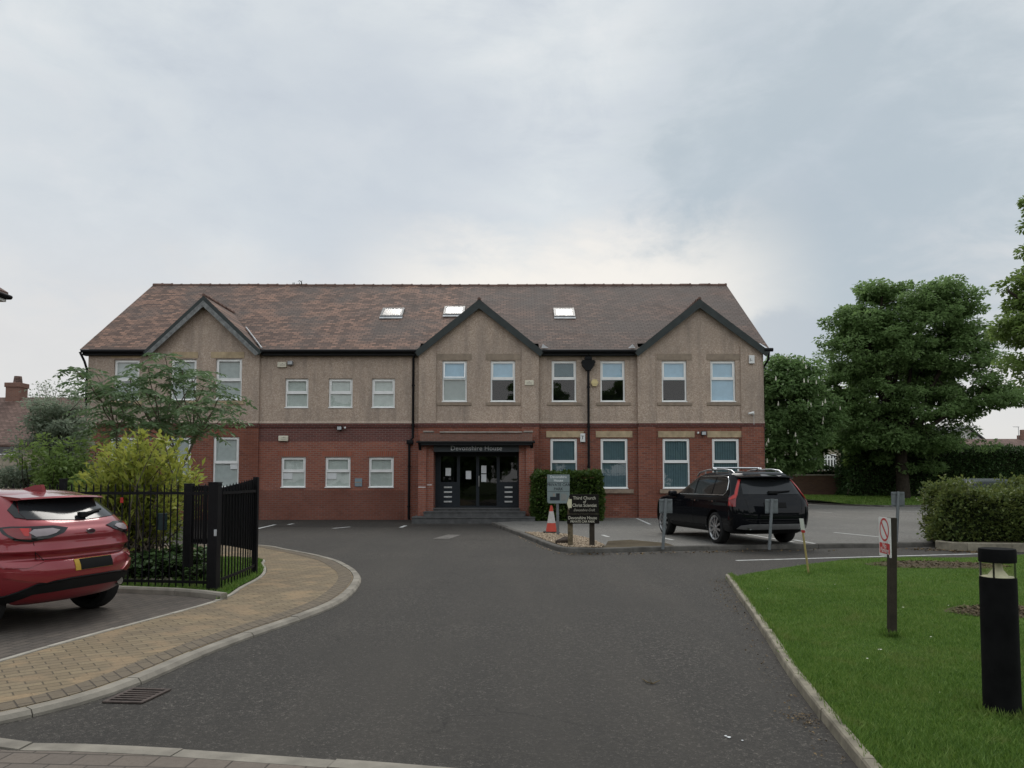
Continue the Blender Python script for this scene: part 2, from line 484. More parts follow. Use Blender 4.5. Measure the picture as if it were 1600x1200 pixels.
M['lead'] = simple('lead_flashing', (0.42, 0.43, 0.44), 0.6, 0.4, 0.1, var=0.25)
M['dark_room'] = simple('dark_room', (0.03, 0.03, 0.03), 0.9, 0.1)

def glass_mat(name, tint, refl=1.0, rough=0.02):
    k = NM(name)
    k.t.nodes.remove(k.b)
    tr = k.n('BsdfTransparent'); k.set(tr, Color=tint)
    gl = k.n('BsdfGlossy'); k.set(gl, Color=(1, 1, 1), Roughness=rough)
    fr = k.n('Fresnel'); gb = k.n('NewGeometry')
    k.l(k.math('MULTIPLY_ADD', gb.outputs['Backfacing'], 1 / 1.55 - 1.55, 1.55), fr.inputs['IOR'])
    nz = k.noise(1.7, 2, 0.5)
    bp = k.n('Bump'); k.set(bp, Strength=0.12, Distance=0.02); k.l(nz, bp.inputs['Height'])
    k.l(bp.outputs[0], gl.inputs['Normal'])
    mx = k.n('MixShader'); k.l(k.math('MULTIPLY_ADD', fr.outputs[0], refl, 0.0, clamp=True), mx.inputs[0])
    k.l(tr.outputs[0], mx.inputs[1]); k.l(gl.outputs[0], mx.inputs[2])
    k.l(mx.outputs[0], k.o.inputs['Surface'])
    return k.m
M['glass'] = glass_mat('window_glass', (0.80, 0.86, 0.88), 1.1)
M['glass_dark'] = glass_mat('tinted_glass', (0.13, 0.14, 0.15), 0.9)
M['roof_glass'] = glass_mat('skylight_glass', (0.8, 0.8, 0.8), 0.9, 0.15)
M['blind_beige'] = simple('beige_vertical_blind', (0.74, 0.715, 0.64), 0.85, 0.2, var=0.08)
M['blind_grey'] = simple('grey_vertical_blind', (0.70, 0.68, 0.63), 0.85, 0.2, var=0.08)
M['teal_blind_reflection'] = simple('teal_blind_and_reflection', (0.145, 0.205, 0.22), 0.8, 0.2, var=0.1)  # also painted in for the reflection in the dark window
M['blue_blind_sky'] = simple('blue_blind_and_sky_reflection', (0.50, 0.64, 0.74), 0.8, 0.2, var=0.06)  # blue blind colour, also painted in for sky reflected in upper panes
M['blind_taupe'] = simple('grey_beige_blind', (0.46, 0.46, 0.42), 0.85, 0.2, var=0.06)

# ---- ground surfaces
def asphalt_mat(name, lo, hi, patch, pale):
    k = NM(name)
    v = k.vor(150.0); x = k.n('SeparateColor'); k.l(v, x.inputs[0])
    v2 = k.vor(46.0); x2 = k.n('SeparateColor'); k.l(v2, x2.inputs[0])
    mid = k.math('ADD', k.math('MULTIPLY', x.outputs[0], 0.6), k.math('MULTIPLY', x2.outputs[1], 0.4))
    c = k.ramp(mid, [(0.15, lo), (0.65, hi), (0.84, tuple(q * 1.8 for q in hi)), (0.92, tuple(q * 4.0 for q in hi))])
    big = k.noise(0.28, 6, 0.62, dist=0.4)
    c = k.mix(k.ramp(big, [(0.40, 0.0), (0.60, 0.75)]), c, patch)
    X, Y, Z = k.xyz()
    trk = k.noise(1.0, 4, 0.6, k.comb(k.math('MULTIPLY', X, 1.1), k.math('MULTIPLY', Y, 0.13), 0.0))
    c = k.mix(k.ramp(trk, [(0.44, 0.0), (0.66, 0.3)]), c, pale)
    crk = k.n('TexVoronoi', feature='DISTANCE_TO_EDGE'); k.set(crk, Scale=0.16)
    wv = k.noise(0.9, 6, 0.7)
    k.l(k.comb(k.math('ADD', X, k.math('MULTIPLY', wv, 1.6)), k.math('ADD', Y, k.math('MULTIPLY', wv, -1.2)), 0.0), crk.inputs['Vector'])
    brk = k.noise(0.35, 2, 0.5)
    cf = k.math('MULTIPLY', k.ramp(crk.outputs['Distance'], [(0.0, 0.8), (0.0016, 0.0)]), k.ramp(brk, [(0.52, 0.0), (0.6, 1.0)]))
    c = k.mix(cf, c, tuple(q * .5 for q in lo))
    oil = k.noise(0.9, 3, 0.5, k.comb(X, Y, 4.0))
    c = k.mix(k.ramp(oil, [(0.66, 0.0), (0.74, 0.5)]), c, tuple(q * .45 for q in hi))
    st = k.noise(1.4, 7, 0.7)
    c = k.mix(k.ramp(st, [(0.62, 0.0), (0.75, 0.4)]), c, pale)
    k.bump(k.math('ADD', x.outputs[0], x2.outputs[1]), 0.55, 0.006)
    return k.done(c, 0.8, 0.3)
M['asphalt'] = asphalt_mat('asphalt', (0.021, 0.019, 0.0165), (0.044, 0.0395, 0.034), (0.036, 0.0325, 0.028), (0.070, 0.061, 0.050))
M['asphalt_old'] = asphalt_mat('worn_asphalt', (0.105, 0.10, 0.092), (0.158, 0.150, 0.136), (0.135, 0.13, 0.118), (0.19, 0.18, 0.16))
M['paint_line'] = simple('worn_white_road_paint', (0.55, 0.55, 0.53), 0.8, 0.2, var=0.3, scale=9)

def paver_mat(name, c1, c2, mortar, ang, bw, rh, stain=(0.12, 0.10, 0.085), sfac=0.5, tint=None):
    k = NM(name); X, Y, Z = k.xyz()
    ca, sa = math.cos(ang), math.sin(ang)
    u = k.math('ADD', k.math('MULTIPLY', X, ca), k.math('MULTIPLY', Y, sa))
    v = k.math('ADD', k.math('MULTIPLY', X, -sa), k.math('MULTIPLY', Y, ca))
    br = k.n('TexBrick', offset=0.5); k.set(br, Vector=k.comb(u, v), Color1=c1, Color2=c2, Mortar=mortar, Scale=1.0)
    br.inputs['Mortar Size'].default_value = 0.006; br.inputs['Brick Width'].default_value = bw
    br.inputs['Row Height'].default_value = rh; br.inputs['Mortar Smooth'].default_value = 0.25
    big = k.noise(0.8, 6, 0.65, dist=0.3); fine = k.noise(38, 4, 0.7)
    c = br.outputs['Color']
    if tint:
        hue = k.noise(2.6, 2, 0.5)
        c = k.mix(k.ramp(hue, [(0.52, 0.0), (0.64, 0.7)]), c, tint)
    c = k.mix(k.ramp(big, [(0.42, 0.0), (0.66, sfac)]), c, stain)
    c = k.mix(k.ramp(fine, [(0.35, 0.35), (0.6, 0.0)]), c, tuple(q * 0.5 for q in c1))
    k.bump(k.math('ADD', k.math('MULTIPLY', br.outputs['Fac'], -1.4), k.math('MULTIPLY', fine, 0.35)), 0.7, 0.008)
    return k.done(c, 0.85, 0.25)
M['path'] = paver_mat('buff_block_paving', (0.27, 0.21, 0.13), (0.21, 0.16, 0.10), (0.09, 0.074, 0.052), R(38), 0.21, 0.105, tint=(0.34, 0.24, 0.14), sfac=0.35)
M['bay'] = paver_mat('brown_block_paving', (0.125, 0.105, 0.088), (0.09, 0.078, 0.068), (0.045, 0.04, 0.035), R(80), 0.21, 0.105)
M['front_pave'] = paver_mat('grey_brown_paving', (0.20, 0.165, 0.135), (0.155, 0.13, 0.11), (0.06, 0.052, 0.045), R(-4), 0.22, 0.16)
M['kerb'] = simple('pale_concrete_kerb', (0.245, 0.222, 0.185), 0.85, 0.25, var=0.3, scale=3.5, bump=0.3)
M['kerb_dark'] = simple('dirty_concrete_kerb', (0.115, 0.107, 0.095), 0.9, 0.2, var=0.4, scale=3, bump=0.3)
M['kerb_stone'] = simple('weathered_edging', (0.24, 0.215, 0.165), 0.9, 0.2, var=0.4, scale=5, bump=0.4)
M['edging'] = simple('pale_edging_strip', (0.33, 0.305, 0.26), 0.85, 0.2, var=0.25, scale=5)

def ground_mat(name, stops, s1=1.2, s2=22):
    k = NM(name)
    a = k.noise(s1, 6, 0.65); b = k.noise(s2, 5, 0.7)
    c = k.ramp(k.math('ADD', k.math('MULTIPLY', a, 0.55), k.math('MULTIPLY', b, 0.45)), stops)
    k.bump(b, 0.6, 0.02)
    return k.done(c, 0.95, 0.1)
M['turf'] = ground_mat('turf', [(0.3, (0.030, 0.060, 0.010)), (0.5, (0.055, 0.105, 0.016)), (0.7, (0.09, 0.13, 0.028))])
M['soil'] = ground_mat('bare_soil', [(0.3, (0.045, 0.035, 0.024)), (0.5, (0.085, 0.068, 0.045)), (0.7, (0.14, 0.115, 0.078))])
M['land'] = ground_mat('far_land', [(0.3, (0.04, 0.06, 0.02)), (0.6, (0.07, 0.09, 0.035)), (0.8, (0.1, 0.1, 0.06))], 0.05, 1.5)

def leaf_mat(name, lo, mid, hi, trans=0.35, rough=0.55):
    k = NM(name)
    g = k.n('NewGeometry')
    big = k.noise(0.7, 3, 0.5)
    f = k.math('ADD', k.math('MULTIPLY', g.outputs['Random Per Island'], 0.55), k.math('MULTIPLY', big, 0.45))
    c = k.ramp(f, [(0.15, lo), (0.5, mid), (0.85, hi)])
    k.set(k.b, Base_Color=c, Roughness=rough); k.b.inputs['Specular IOR Level'].default_value = 0.3
    t = k.n('BsdfTranslucent'); k.l(k.mix(0.5, c, tuple(min(1, q * 1.6) for q in hi)), t.inputs[0])
    mx = k.n('MixShader'); mx.inputs[0].default_value = trans
    k.l(k.b.outputs[0], mx.inputs[1]); k.l(t.outputs[0], mx.inputs[2]); k.l(mx.outputs[0], k.o.inputs['Surface'])
    return k.m
M['leaf_tree'] = leaf_mat('tree_leaves', (0.090, 0.145, 0.050), (0.140, 0.220, 0.076), (0.19, 0.285, 0.105), 0.45)
M['leaf_oak'] = leaf_mat('fresh_tree_leaves', (0.085, 0.135, 0.034), (0.140, 0.210, 0.054), (0.20, 0.28, 0.082), 0.45)
M['leaf_chestnut'] = leaf_mat('chestnut_leaves', (0.085, 0.14, 0.050), (0.130, 0.210, 0.074), (0.18, 0.28, 0.105), 0.45)
M['leaf_hedge'] = leaf_mat('hedge_leaves', (0.026, 0.056, 0.018), (0.046, 0.090, 0.028), (0.08, 0.135, 0.044), 0.2)
M['leaf_low_hedge'] = leaf_mat('low_hedge_leaves', (0.045, 0.072, 0.018), (0.090, 0.130, 0.032), (0.19, 0.215, 0.062), 0.3)
M['leaf_laurel'] = leaf_mat('laurel_leaves', (0.028, 0.055, 0.012), (0.055, 0.098, 0.02), (0.10, 0.15, 0.035), 0.25, 0.4)
M['leaf_yellow'] = leaf_mat('yellow_green_leaves', (0.11, 0.16, 0.025), (0.25, 0.29, 0.045), (0.44, 0.45, 0.10), 0.4)
M['leaf_sumac'] = leaf_mat('frond_leaves', (0.060, 0.105, 0.044), (0.095, 0.155, 0.066), (0.145, 0.215, 0.098), 0.4)
M['leaf_grey'] = leaf_mat('grey_green_leaves', (0.15, 0.19, 0.13), (0.21, 0.26, 0.18), (0.28, 0.33, 0.24), 0.45)
M['leaf_ivy'] = leaf_mat('ivy_leaves', (0.026, 0.056, 0.018), (0.050, 0.095, 0.028), (0.09, 0.15, 0.048), 0.25, 0.45)
M['grass'] = leaf_mat('grass_blades', (0.042, 0.085, 0.012), (0.080, 0.145, 0.020), (0.140, 0.200, 0.042), 0.3, 0.6)
def grass_mat():
    k = NM('grass_blades'); g = k.n('NewGeometry')
    big = k.noise(0.9, 4, 0.6); mid = k.noise(4.5, 5, 0.65); dry = k.noise(1.9, 5, 0.7, dist=0.6)
    f = k.math('ADD', k.math('MULTIPLY', g.outputs['Random Per Island'], 0.40), k.math('ADD', k.math('MULTIPLY', big, 0.28), k.math('MULTIPLY', mid, 0.32)))
    c = k.ramp(f, [(0.22, (0.052, 0.112, 0.018)), (0.45, (0.108, 0.200, 0.032)), (0.62, (0.165, 0.262, 0.052)), (0.82, (0.26, 0.325, 0.095))])
    c = k.mix(k.ramp(dry, [(0.52, 0.0), (0.72, 0.5)]), c, (0.25, 0.245, 0.085))
    k.set(k.b, Base_Color=c, Roughness=0.6); k.b.inputs['Specular IOR Level'].default_value = 0.25
    t = k.n('BsdfTranslucent'); k.l(c, t.inputs[0])
    mx = k.n('MixShader'); mx.inputs[0].default_value = 0.3
    k.l(k.b.outputs[0], mx.inputs[1]); k.l(t.outputs[0], mx.inputs[2]); k.l(mx.outputs[0], k.o.inputs['Surface'])
    return k.m
M['grass'] = grass_mat()
M['blossom'] = simple('cream_blossom', (0.62, 0.60, 0.50), 0.8, 0.2)
M['bark'] = simple('bark', (0.038, 0.031, 0.024), 0.95, 0.1, var=0.45, scale=9, bump=0.7, bscale=25)
M['bark_pale'] = simple('pale_bark', (0.15, 0.125, 0.095), 0.95, 0.1, var=0.35, scale=12, bump=0.5)
M['twig'] = simple('twig_core', (0.02, 0.026, 0.012), 0.95, 0.05, var=0.4, scale=4)
M['wood_old'] = simple('weathered_timber', (0.135, 0.105, 0.065), 0.9, 0.15, var=0.4, scale=14, bump=0.5, bscale=40)
M['wood_dark'] = simple('dark_stained_timber', (0.038, 0.03, 0.022), 0.8, 0.25, var=0.3, scale=10, bump=0.3)
M['wood_stake'] = simple('pale_cane', (0.40, 0.31, 0.13), 0.8, 0.2, var=0.25, scale=20)
# ------------------------------------------------------------------ ground and roads
def smooth_line(pts, step=0.25, closed=False):
    """Catmull-Rom through xy points, resampled"""
    P = [Vector((p[0], p[1])) for p in pts]
    outp = []
    n = len(P)
    for i in range(n - 1):
        p0, p1, p2, p3 = P[max(i - 1, 0)], P[i], P[i + 1], P[min(i + 2, n - 1)]
        k = max(1, int((p2 - p1).length / step))
        for j in range(k):
            t = j / k
            outp.append(0.5 * ((2 * p1) + (-p0 + p2) * t + (2 * p0 - 5 * p1 + 4 * p2 - p3) * t * t + (-p0 + 3 * p1 - 3 * p2 + p3) * t ** 3))
    outp.append(P[-1])
    return outp
def offset_line(line, d):
    """shift to the left of travel by d"""
    res = []
    for i, p in enumerate(line):
        t = (line[min(i + 1, len(line) - 1)] - line[max(i - 1, 0)]).normalized()
        res.append(p + Vector((-t.y, t.x)) * d)
    return res
def kerb_run(name, line, width, z0, z1, mat, stone=0.9, bev=0.02, gap=0.008):
    """a run of separate kerb stones; the line is the face towards the road, the stones lie to its left"""
    mb = MB()
    acc = 0; cuts = [0.0]; tot = sum((line[i + 1] - line[i]).length for i in range(len(line) - 1))
    cum = [0.0]
    for i in range(len(line) - 1): cum.append(cum[-1] + (line[i + 1] - line[i]).length)
    def at(s):
        s = min(max(s, 0), tot)
        i = max(0, min(len(line) - 2, int(np.searchsorted(cum, s)) - 1))
        d = cum[i + 1] - cum[i]
        t = (s - cum[i]) / d if d > 0 else 0
        p = line[i].lerp(line[i + 1], t); tg = (line[i + 1] - line[i]).normalized()
        return p, Vector((-tg.y, tg.x))
    s = 0
    rs = random.Random(3)
    while s < tot - 0.05:
        e = min(tot, s + stone)
        dz = rs.uniform(-0.004, 0.004); dl = rs.uniform(-0.004, 0.004)
        k = max(1, int((e - s) / 0.3)); rows = []
        for j in range(k + 1):
            p, nrm = at(s + gap / 2 + (e - s - gap) * j / k)
            prof = [(0 + dl, z0), (0.004 + dl, z1 - bev), (bev + dl, z1 + dz), (width, z1 + dz), (width, z0)]
            rows.append([Vector((p.x + nrm.x * a, p.y + nrm.y * a, z)) for a, z in prof])
        vs = [v for r in rows for v in r]; m = 5; fs = []
        for j in range(k):
            for q in range(m - 1):
                fs.append((j * m + q, j * m + q + 1, (j + 1) * m + q + 1, (j + 1) * m + q))
        fs.append(tuple(range(m))[::-1]); fs.append(tuple(k * m + q for q in range(m)))
        mb.add(vs, fs)
        s = e
    return structure(name, mb, mat)
def slab(name, pts, z, mat, zb=None):
    """flat sheet (or slab when zb is given) from an xy outline"""
    P = [Vector((p[0], p[1], z)) for p in pts]
    mb = MB()
    tr = tessellate_polygon([P]); fs = []
    for t in tr:
        a, b, c = (P[i] for i in t)
        fs.append(tuple(t) if (b - a).cross(c - a).z > 0 else tuple(t)[::-1])
    mb.add(P, fs)
    return structure(name, mb, mat)

g = MB(); g.quad((-900, -300, -0.06), (900, -300, -0.06), (900, 1500, -0.06), (-900, 1500, -0.06))
structure('ground', g, M['land'])
slab('road', [(-30, 3.2), (30, 3.2), (40, 50), (-40, 50)], 0.0, M['asphalt'])

PATH_Z, LAWN_Z, PARK_Z = 0.05, 0.05, 0.10
# --- block-paved footway on the left, its kerb towards the road
kp = [G(-220, 1178), G(-90, 1152), G(0, 1132), G(109, 1107), G(210, 1074), G(322, 1025), G(405, 993), G(480, 967), G(536, 942), G(562, 916), G(563, 901), G(547, 888), G(517, 875), G(450, 861), G(400, 854)]
kp += [Vector((-8.5, 18.4, 0)), Vector((-13.5, 18.8, 0))]
kline = smooth_line(kp, 0.15)
kerb_run('kerb', kline, 0.125, -0.03, PATH_Z, M['kerb'], bev=0.03)
kin = offset_line(kline, 0.134)
ep = [G(-200, 1100, PATH_Z), G(0, 1034, PATH_Z), G(180, 983, PATH_Z), G(344, 938, PATH_Z), G(380, 918, PATH_Z), G(409, 902, PATH_Z), G(417, 891, PATH_Z), G(412, 881, PATH_Z), G(400, 873, PATH_Z)]
ep += [Vector((-7.2, 15.7, 0)), Vector((-10, 16.2, 0)), Vector((-13.5, 16.4, 0))]
eline = smooth_line(ep, 0.15)
slab('footpath', list(kin) + list(reversed(eline)), PATH_Z - 0.004, M['path'])
# darker soldier-course band along the kerb
b0 = offset_line(kline, 0.15); b1 = offset_line(kline, 0.36)
mbb = MB()
for i in range(len(b0) - 1):
    mbb.quad((*b0[i], PATH_Z), (*b0[i + 1], PATH_Z), (*b1[i + 1], PATH_Z), (*b1[i], PATH_Z))
M['path_band'] = paver_mat('dark_band_paving', (0.19, 0.152, 0.105), (0.155, 0.125, 0.088), (0.06, 0.05, 0.04), R(130), 0.21, 0.105)
structure('paving_band', mbb, M['path_band'])
kerb_run('edging_strip', eline, 0.055, -0.02, PATH_Z + 0.006, M['edging'], 0.9, 0.006, 0.003)
# --- parking bay of the red car, and the garden kerb behind it
G1 = G(344, 938, PATH_Z); i1 = min(range(len(eline)), key=lambda i: (eline[i] - G1.xy).length)
bay_edge = offset_line(eline, 0.06)
gk = [G(344, 937, PATH_Z), G(300, 931, PATH_Z), G(240, 928, PATH_Z), G(180, 925.5, PATH_Z), G(60, 920, PATH_Z), Vector((-12.5, 11.6, 0))]
gline = smooth_line([Vector((p[0], p[1], 0)) for p in gk], 0.3)
slab('parking_bay', bay_edge[:i1 + 1] + list(gline) + [Vector((-13, 11.6)), Vector((-13, 3.4))], PATH_Z - 0.006, M['bay'])
kerb_run('garden_kerb', list(reversed(gline)), 0.11, 0.0, PATH_Z + 0.075, M['kerb'], 0.9, 0.025)
# --- garden behind the railings
GARDEN_Z = PATH_Z + 0.012
gl2 = offset_line(gline, -0.10)
garden_poly = list(reversed(gl2)) + [e for e in bay_edge[i1 + 1:]] + [Vector((-14, 16.4)), Vector((-14, 11.7))]
slab('garden_soil', garden_poly, GARDEN_Z, M['soil'])
# --- pavement at the photographer's feet
fk = [G(-200, 1140), G(0, 1158), G(40, 1165), G(150, 1167), G(270, 1173), G(400, 1182), G(510, 1190), G(620, 1198), G(900, 1220), G(1360, 1240)]
fline = smooth_line(fk, 0.3)
kerb_run('dropped_kerb', list(reversed(fline)), 0.13, -0.03, 0.022, M['kerb'], 0.95, 0.01)
slab('pavement', list(offset_line(fline, -0.134)) + [Vector((4, 1.5)), Vector((-6, 1.5))], 0.018, M['front_pave'])
# --- lawn on the right with its edging
lk = [G(1133, 904), G(1150, 929), G(1176, 967), G(1203, 1010), G(1232, 1057), G(1285, 1129), G(1337, 1196), G(1375, 1245)]
lline = list(reversed(smooth_line(lk, 0.25)))
lline = lline[::-1]
kerb_run('lawn_edging', lline, 0.075, -0.03, LAWN_Z + 0.025, M['kerb_stone'], 0.92, 0.012, 0.006)
back = [G(1133, 903.5, LAWN_Z), G(1180, 893, LAWN_Z), G(1255, 885, LAWN_Z), G(1375, 876.5, LAWN_Z), G(1534, 873, LAWN_Z), G(1640, 869, LAWN_Z), Vector((14.5, 15.2, 0))]
bline = smooth_line([Vector((p[0], p[1], 0)) for p in back], 0.4)
lawn_poly = offset_line(lline, 0.078)[::-1] + bline + [Vector((14.5, 5)), Vector((6.2, 4.3)), Vector((3.5, 4.0))]
def in_poly(P, poly):
    x, y = P[:, 0], P[:, 1]; r = np.zeros(len(P), bool); n = len(poly)
    for i in range(n):
        x1, y1 = poly[i][0], poly[i][1]; x2, y2 = poly[(i + 1) % n][0], poly[(i + 1) % n][1]
        c = ((y1 > y) != (y2 > y)) & (x < (x2 - x1) * (y - y1) / (y2 - y1 + 1e-12) + x1)
        r ^= c
    return r
def lawn_h(x, y):
    """gentle unevenness of the turf"""
    return LAWN_Z + 0.05 * np.sin(x * 0.9 + 0.6 * y) * np.sin(y * 0.55 + 0.3) * 0.5 + 0.05 * np.clip((x - 3.5) / 4, 0, 1)
def terrain(name, poly, hfun, mat, step=0.3):
    """a sheet with relief inside an xy outline"""
    P = [Vector((p[0], p[1])) for p in poly]
    dens = []
    for i in range(len(P)):
        a, b = P[i], P[(i + 1) % len(P)]
        k = max(1, int((b - a).length / step))
        dens += [a.lerp(b, j / k) for j in range(k)]
    xs = np.arange(min(p.x for p in P), max(p.x for p in P), step); ys = np.arange(min(p.y for p in P), max(p.y for p in P), step)
    gx, gy = np.meshgrid(xs, ys); gp = np.stack([gx.ravel(), gy.ravel()], 1)
    gp = gp[in_poly(gp, poly)]
    D = np.array([(p.x, p.y) for p in dens])
    keep = [i for i, q in enumerate(gp) if ((D - q) ** 2).sum(1).min() > (step * 0.4) ** 2]
    n = len(dens)
    allp = dens + [Vector(q) for q in gp[keep]]
    res = delaunay_2d_cdt(allp, [(i, (i + 1) % n) for i in range(n)], [], 1, 1e-5)
    vs = [(v.x, v.y, float(hfun(v.x, v.y))) for v in res[0]]
    mb = MB(); mb.add(vs, [tuple(f) for f in res[2]])
    return structure(name, mb, mat, smooth=180)
terrain('lawn', lawn_poly, lawn_h, M['turf'], 0.35)
# --- raised car park in front of the right half of the building
pk = [G(768, 820), G(784, 826.5), G(800, 833), G(809, 836.5), G(830, 845), G(858, 856.5), G(880, 862.5), G(920, 864), G(970, 863), G(1040, 861), G(1120, 859.5), G(1200, 858), G(1300, 856.5), G(1400, 855), G(1472, 853.5)]
pl_all = smooth_line(pk, 0.3)
jx = min(range(len(pl_all)), key=lambda i: (pl_all[i] - G(800, 833).xy).length)
pline = pl_all
kerb_run('car_park_kerb', pline, 0.14, -0.03, PARK_Z, M['kerb_dark'], 0.9, 0.02)
pin = offset_line(pline, 0.138)
hedge_bed = [Vector((9.75, 17.75)), Vector((9.8, 17.2)), Vector((14.8, 16.1)), Vector((16, 17.6)), Vector((14.8, 19.3)), Vector((10.3, 19.3))]
slab('car_park', list(pin) + [Vector((10.0, 17.9)), Vector((14.6, 18.4)), Vector((28, 18.4)), Vector((34, 46)), Vector((10.4, 46)), Vector((10.4, 30.2)), Vector((0.3, 30.2)), Vector((0.3, 27.6))], PARK_Z - 0.012, M['asphalt_old'])
slab('apron', [G(768, 820.5), Vector((0.3, 27.6)), Vector((-3.6, 27.4)), Vector((-3.7, 30.2)), Vector((-17, 30.2)), Vector((-17, 26.2)), Vector((-6, 25.8)), ], 0.004, M['asphalt'])
# hedge bed with its pale kerb
slab('hedge_bed', hedge_bed, PARK_Z + 0.05, M['soil'])
kerb_run('bed_kerb', smooth_line([Vector((9.72, 17.75)), Vector((9.8, 17.15)), Vector((11.2, 16.85)), Vector((14.8, 16.05))], 0.3), 0.12, 0.0, PARK_Z + 0.09, M['kerb_stone'])
# grass verge rising to the wall and hedge at the far side of the car park
verge_front = [G(1240, 786.5, PARK_Z), G(1262, 787, PARK_Z), G(1330, 790, PARK_Z), G(1380, 791.5, PARK_Z), G(1440, 791, PARK_Z), G(1520, 789, PARK_Z)]
vline = smooth_line(verge_front, 0.8)
def verge_h(x, y): return PARK_Z + 0.02 + 0.42 * min(1, max(0, (y - 42.0) / 7.5))
verge_poly = list(vline) + [Vector((34, 44)), Vector((48, 44)), Vector((60, 60)), Vector((8, 60)), Vector((9, 46.5))]
terrain('grass_verge', verge_poly, verge_h, M['turf'], 1.2)
kerb_run('verge_kerb', vline, 0.13, 0.0, PARK_Z + 0.07, M['kerb_dark'], 0.9)
# --- painted markings
def line_mark(a, b, z, wdt=0.1):
    a, b = Vector(a), Vector(b); d = (b - a).normalized(); n_ = Vector((-d.y, d.x, 0)) * wdt / 2
    mb = MB(); mb.quad(*[Vector((p.x, p.y, z)) for p in (a - n_, b - n_, b + n_, a + n_)])
    o = structure('road_marking', mb, M['paint_line']); return o
line_mark(G(1150, 876), G(1530, 865.5), 0.004, 0.09)
for a, b in (((1303, 832), (1380, 839.6)), ((1240, 843.5), (1276, 850)), ((1441, 829), (1454, 830.5)), ((1377, 797.5), (1453, 800.5)), ((995, 810), (1016, 819.5)), ((941, 836), (951, 839)),
             ((1036, 840.5), (1052, 844)), ((1150, 832), (1240, 847)), ((1275, 800), (1300, 801))):
    line_mark(G(*a, PARK_Z - 0.012), G(*b, PARK_Z - 0.012), PARK_Z - 0.008, 0.09)
for a, b in (((402, 826.5), (430, 820)), ((520, 826), (547, 823.5)), ((450, 820), (458, 818.5)), ((626, 824.5), (634, 821.5))):
    line_mark(G(*a), G(*b), 0.008, 0.12)
M['patch'] = asphalt_mat('pale_patch', (0.10, 0.095, 0.085), (0.14, 0.13, 0.12), (0.12, 0.11, 0.10), (0.16, 0.15, 0.14))
slab('road_patch', [G(676, 842), G(702, 842), G(720, 836), G(700, 835.4)], 0.005, M['patch'])
# ------------------------------------------------------------------ the office building
BY = 30.0
B = thing('office_building', 'long two storey building, pebbledash over red brick, with three gables', 'building', (0, BY, 0))
def bx(px, py=680, Y=BY): return FX(px, Y, py)
def bz(py, Y=BY): return FZ(py, Y)
XL, X1, X2, XA0, XA1, XB0, XB1 = bx(137), bx(405), bx(644), bx(654), bx(842), bx(997), bx(1192.5)
XR = XB1
Z_BAND, Z_EAVE, Z_GND = bz(661.5), bz(548), -0.15
Z_RIDGE = FZ(445, 35.6); Y_RIDGE, Y_BACK = 35.6, 41.2

def wall_holes(mb, x0, x1, z0, z1, y, holes, depth=0.14, m=0):
    """wall face in the plane y with reveals round its openings; holes = (x0, x1, z0, z1)"""
    hs = [h for h in holes if h[0] < x1 and h[1] > x0 and h[2] < z1 and h[3] > z0]
    xs = sorted({x0, x1} | {min(max(v, x0), x1) for h in hs for v in h[:2]})
    zs = sorted({z0, z1} | {min(max(v, z0), z1) for h in hs for v in h[2:]})
    for i in range(len(xs) - 1):
        for j in range(len(zs) - 1):
            cxm, czm = (xs[i] + xs[i + 1]) / 2, (zs[j] + zs[j + 1]) / 2
            if any(h[0] < cxm < h[1] and h[2] < czm < h[3] for h in hs): continue
            mb.quad((xs[i], y, zs[j]), (xs[i + 1], y, zs[j]), (xs[i + 1], y, zs[j + 1]), (xs[i], y, zs[j + 1]), m)
    for a, b, c, d in hs:
        a, b, c, d = max(a, x0), min(b, x1), max(c, z0), min(d, z1)
        mb.quad((a, y, c), (a, y + depth, c), (a, y + depth, d), (a, y, d), m)
        mb.quad((b, y, c), (b, y, d), (b, y + depth, d), (b, y + depth, c), m)
        mb.quad((a, y, d), (a, y + depth, d), (b, y + depth, d), (b, y, d), m)
        mb.quad((a, y, c), (b, y, c), (b, y + depth, c), (a, y + depth, c), m)
    return mb

# window list: pixel box, wall plane, kind
YL, YM, YA, YN = 29.92, 30.0, 29.86, 29.98     # left bay, middle infill, gabled bays, wall between them
WIN = []
for x0, x1, y0, y1 in ((178, 218, 562, 626), (267, 307, 561, 626), (337, 378, 560.5, 626)): WIN.append((x0, x1, y0, y1, YL, 'grey', 594))
for x0, x1, y0, y1 in ((171, 212, 683, 763), (258, 298, 683, 763), (332.5, 373, 682.5, 763)): WIN.append((x0, x1, y0, y1, YL, 'grey', 723))
for i, (x0, x1) in enumerate(((445.5, 482), (513.5, 551), (581, 617))): WIN.append((x0, x1, 591.5, 638, YM, 'beige', 614))
for i, (x0, x1) in enumerate(((439, 477.5), (508, 547.5), (576, 615))): WIN.append((x0, x1, 714, 762.5, YM, ('note', 'note', 'beige')[i], 736.5))
for (x0, x1), k, yy in (((691, 729.5), 'open', YA), ((766.5, 805), 'bluedark', YA), ((862, 900.5), 'dark', YN), ((938, 976.5), 'bluedark', YN), ((1034, 1073), 'bluedark', YA), ((1110, 1149), 'blue', YA)):
    WIN.append((x0, x1, 563.5, 628.5, yy, k, 592))
for (x0, x1), yy in (((860, 902), YN), ((938.6, 981), YN), ((1035.6, 1078), YA), ((1113, 1155.5), YA)): WIN.append((x0, x1, 685, 764, yy, 'teal', 722))
def wbox(wn):
    x0, x1, y0, y1, Y = wn[:5]; pm = (y0 + y1) / 2
    return (FX(x0, Y, pm), FX(x1, Y, pm), FZ(y1, Y), FZ(y0, Y))
HOLES = [wbox(wn) for wn in WIN]

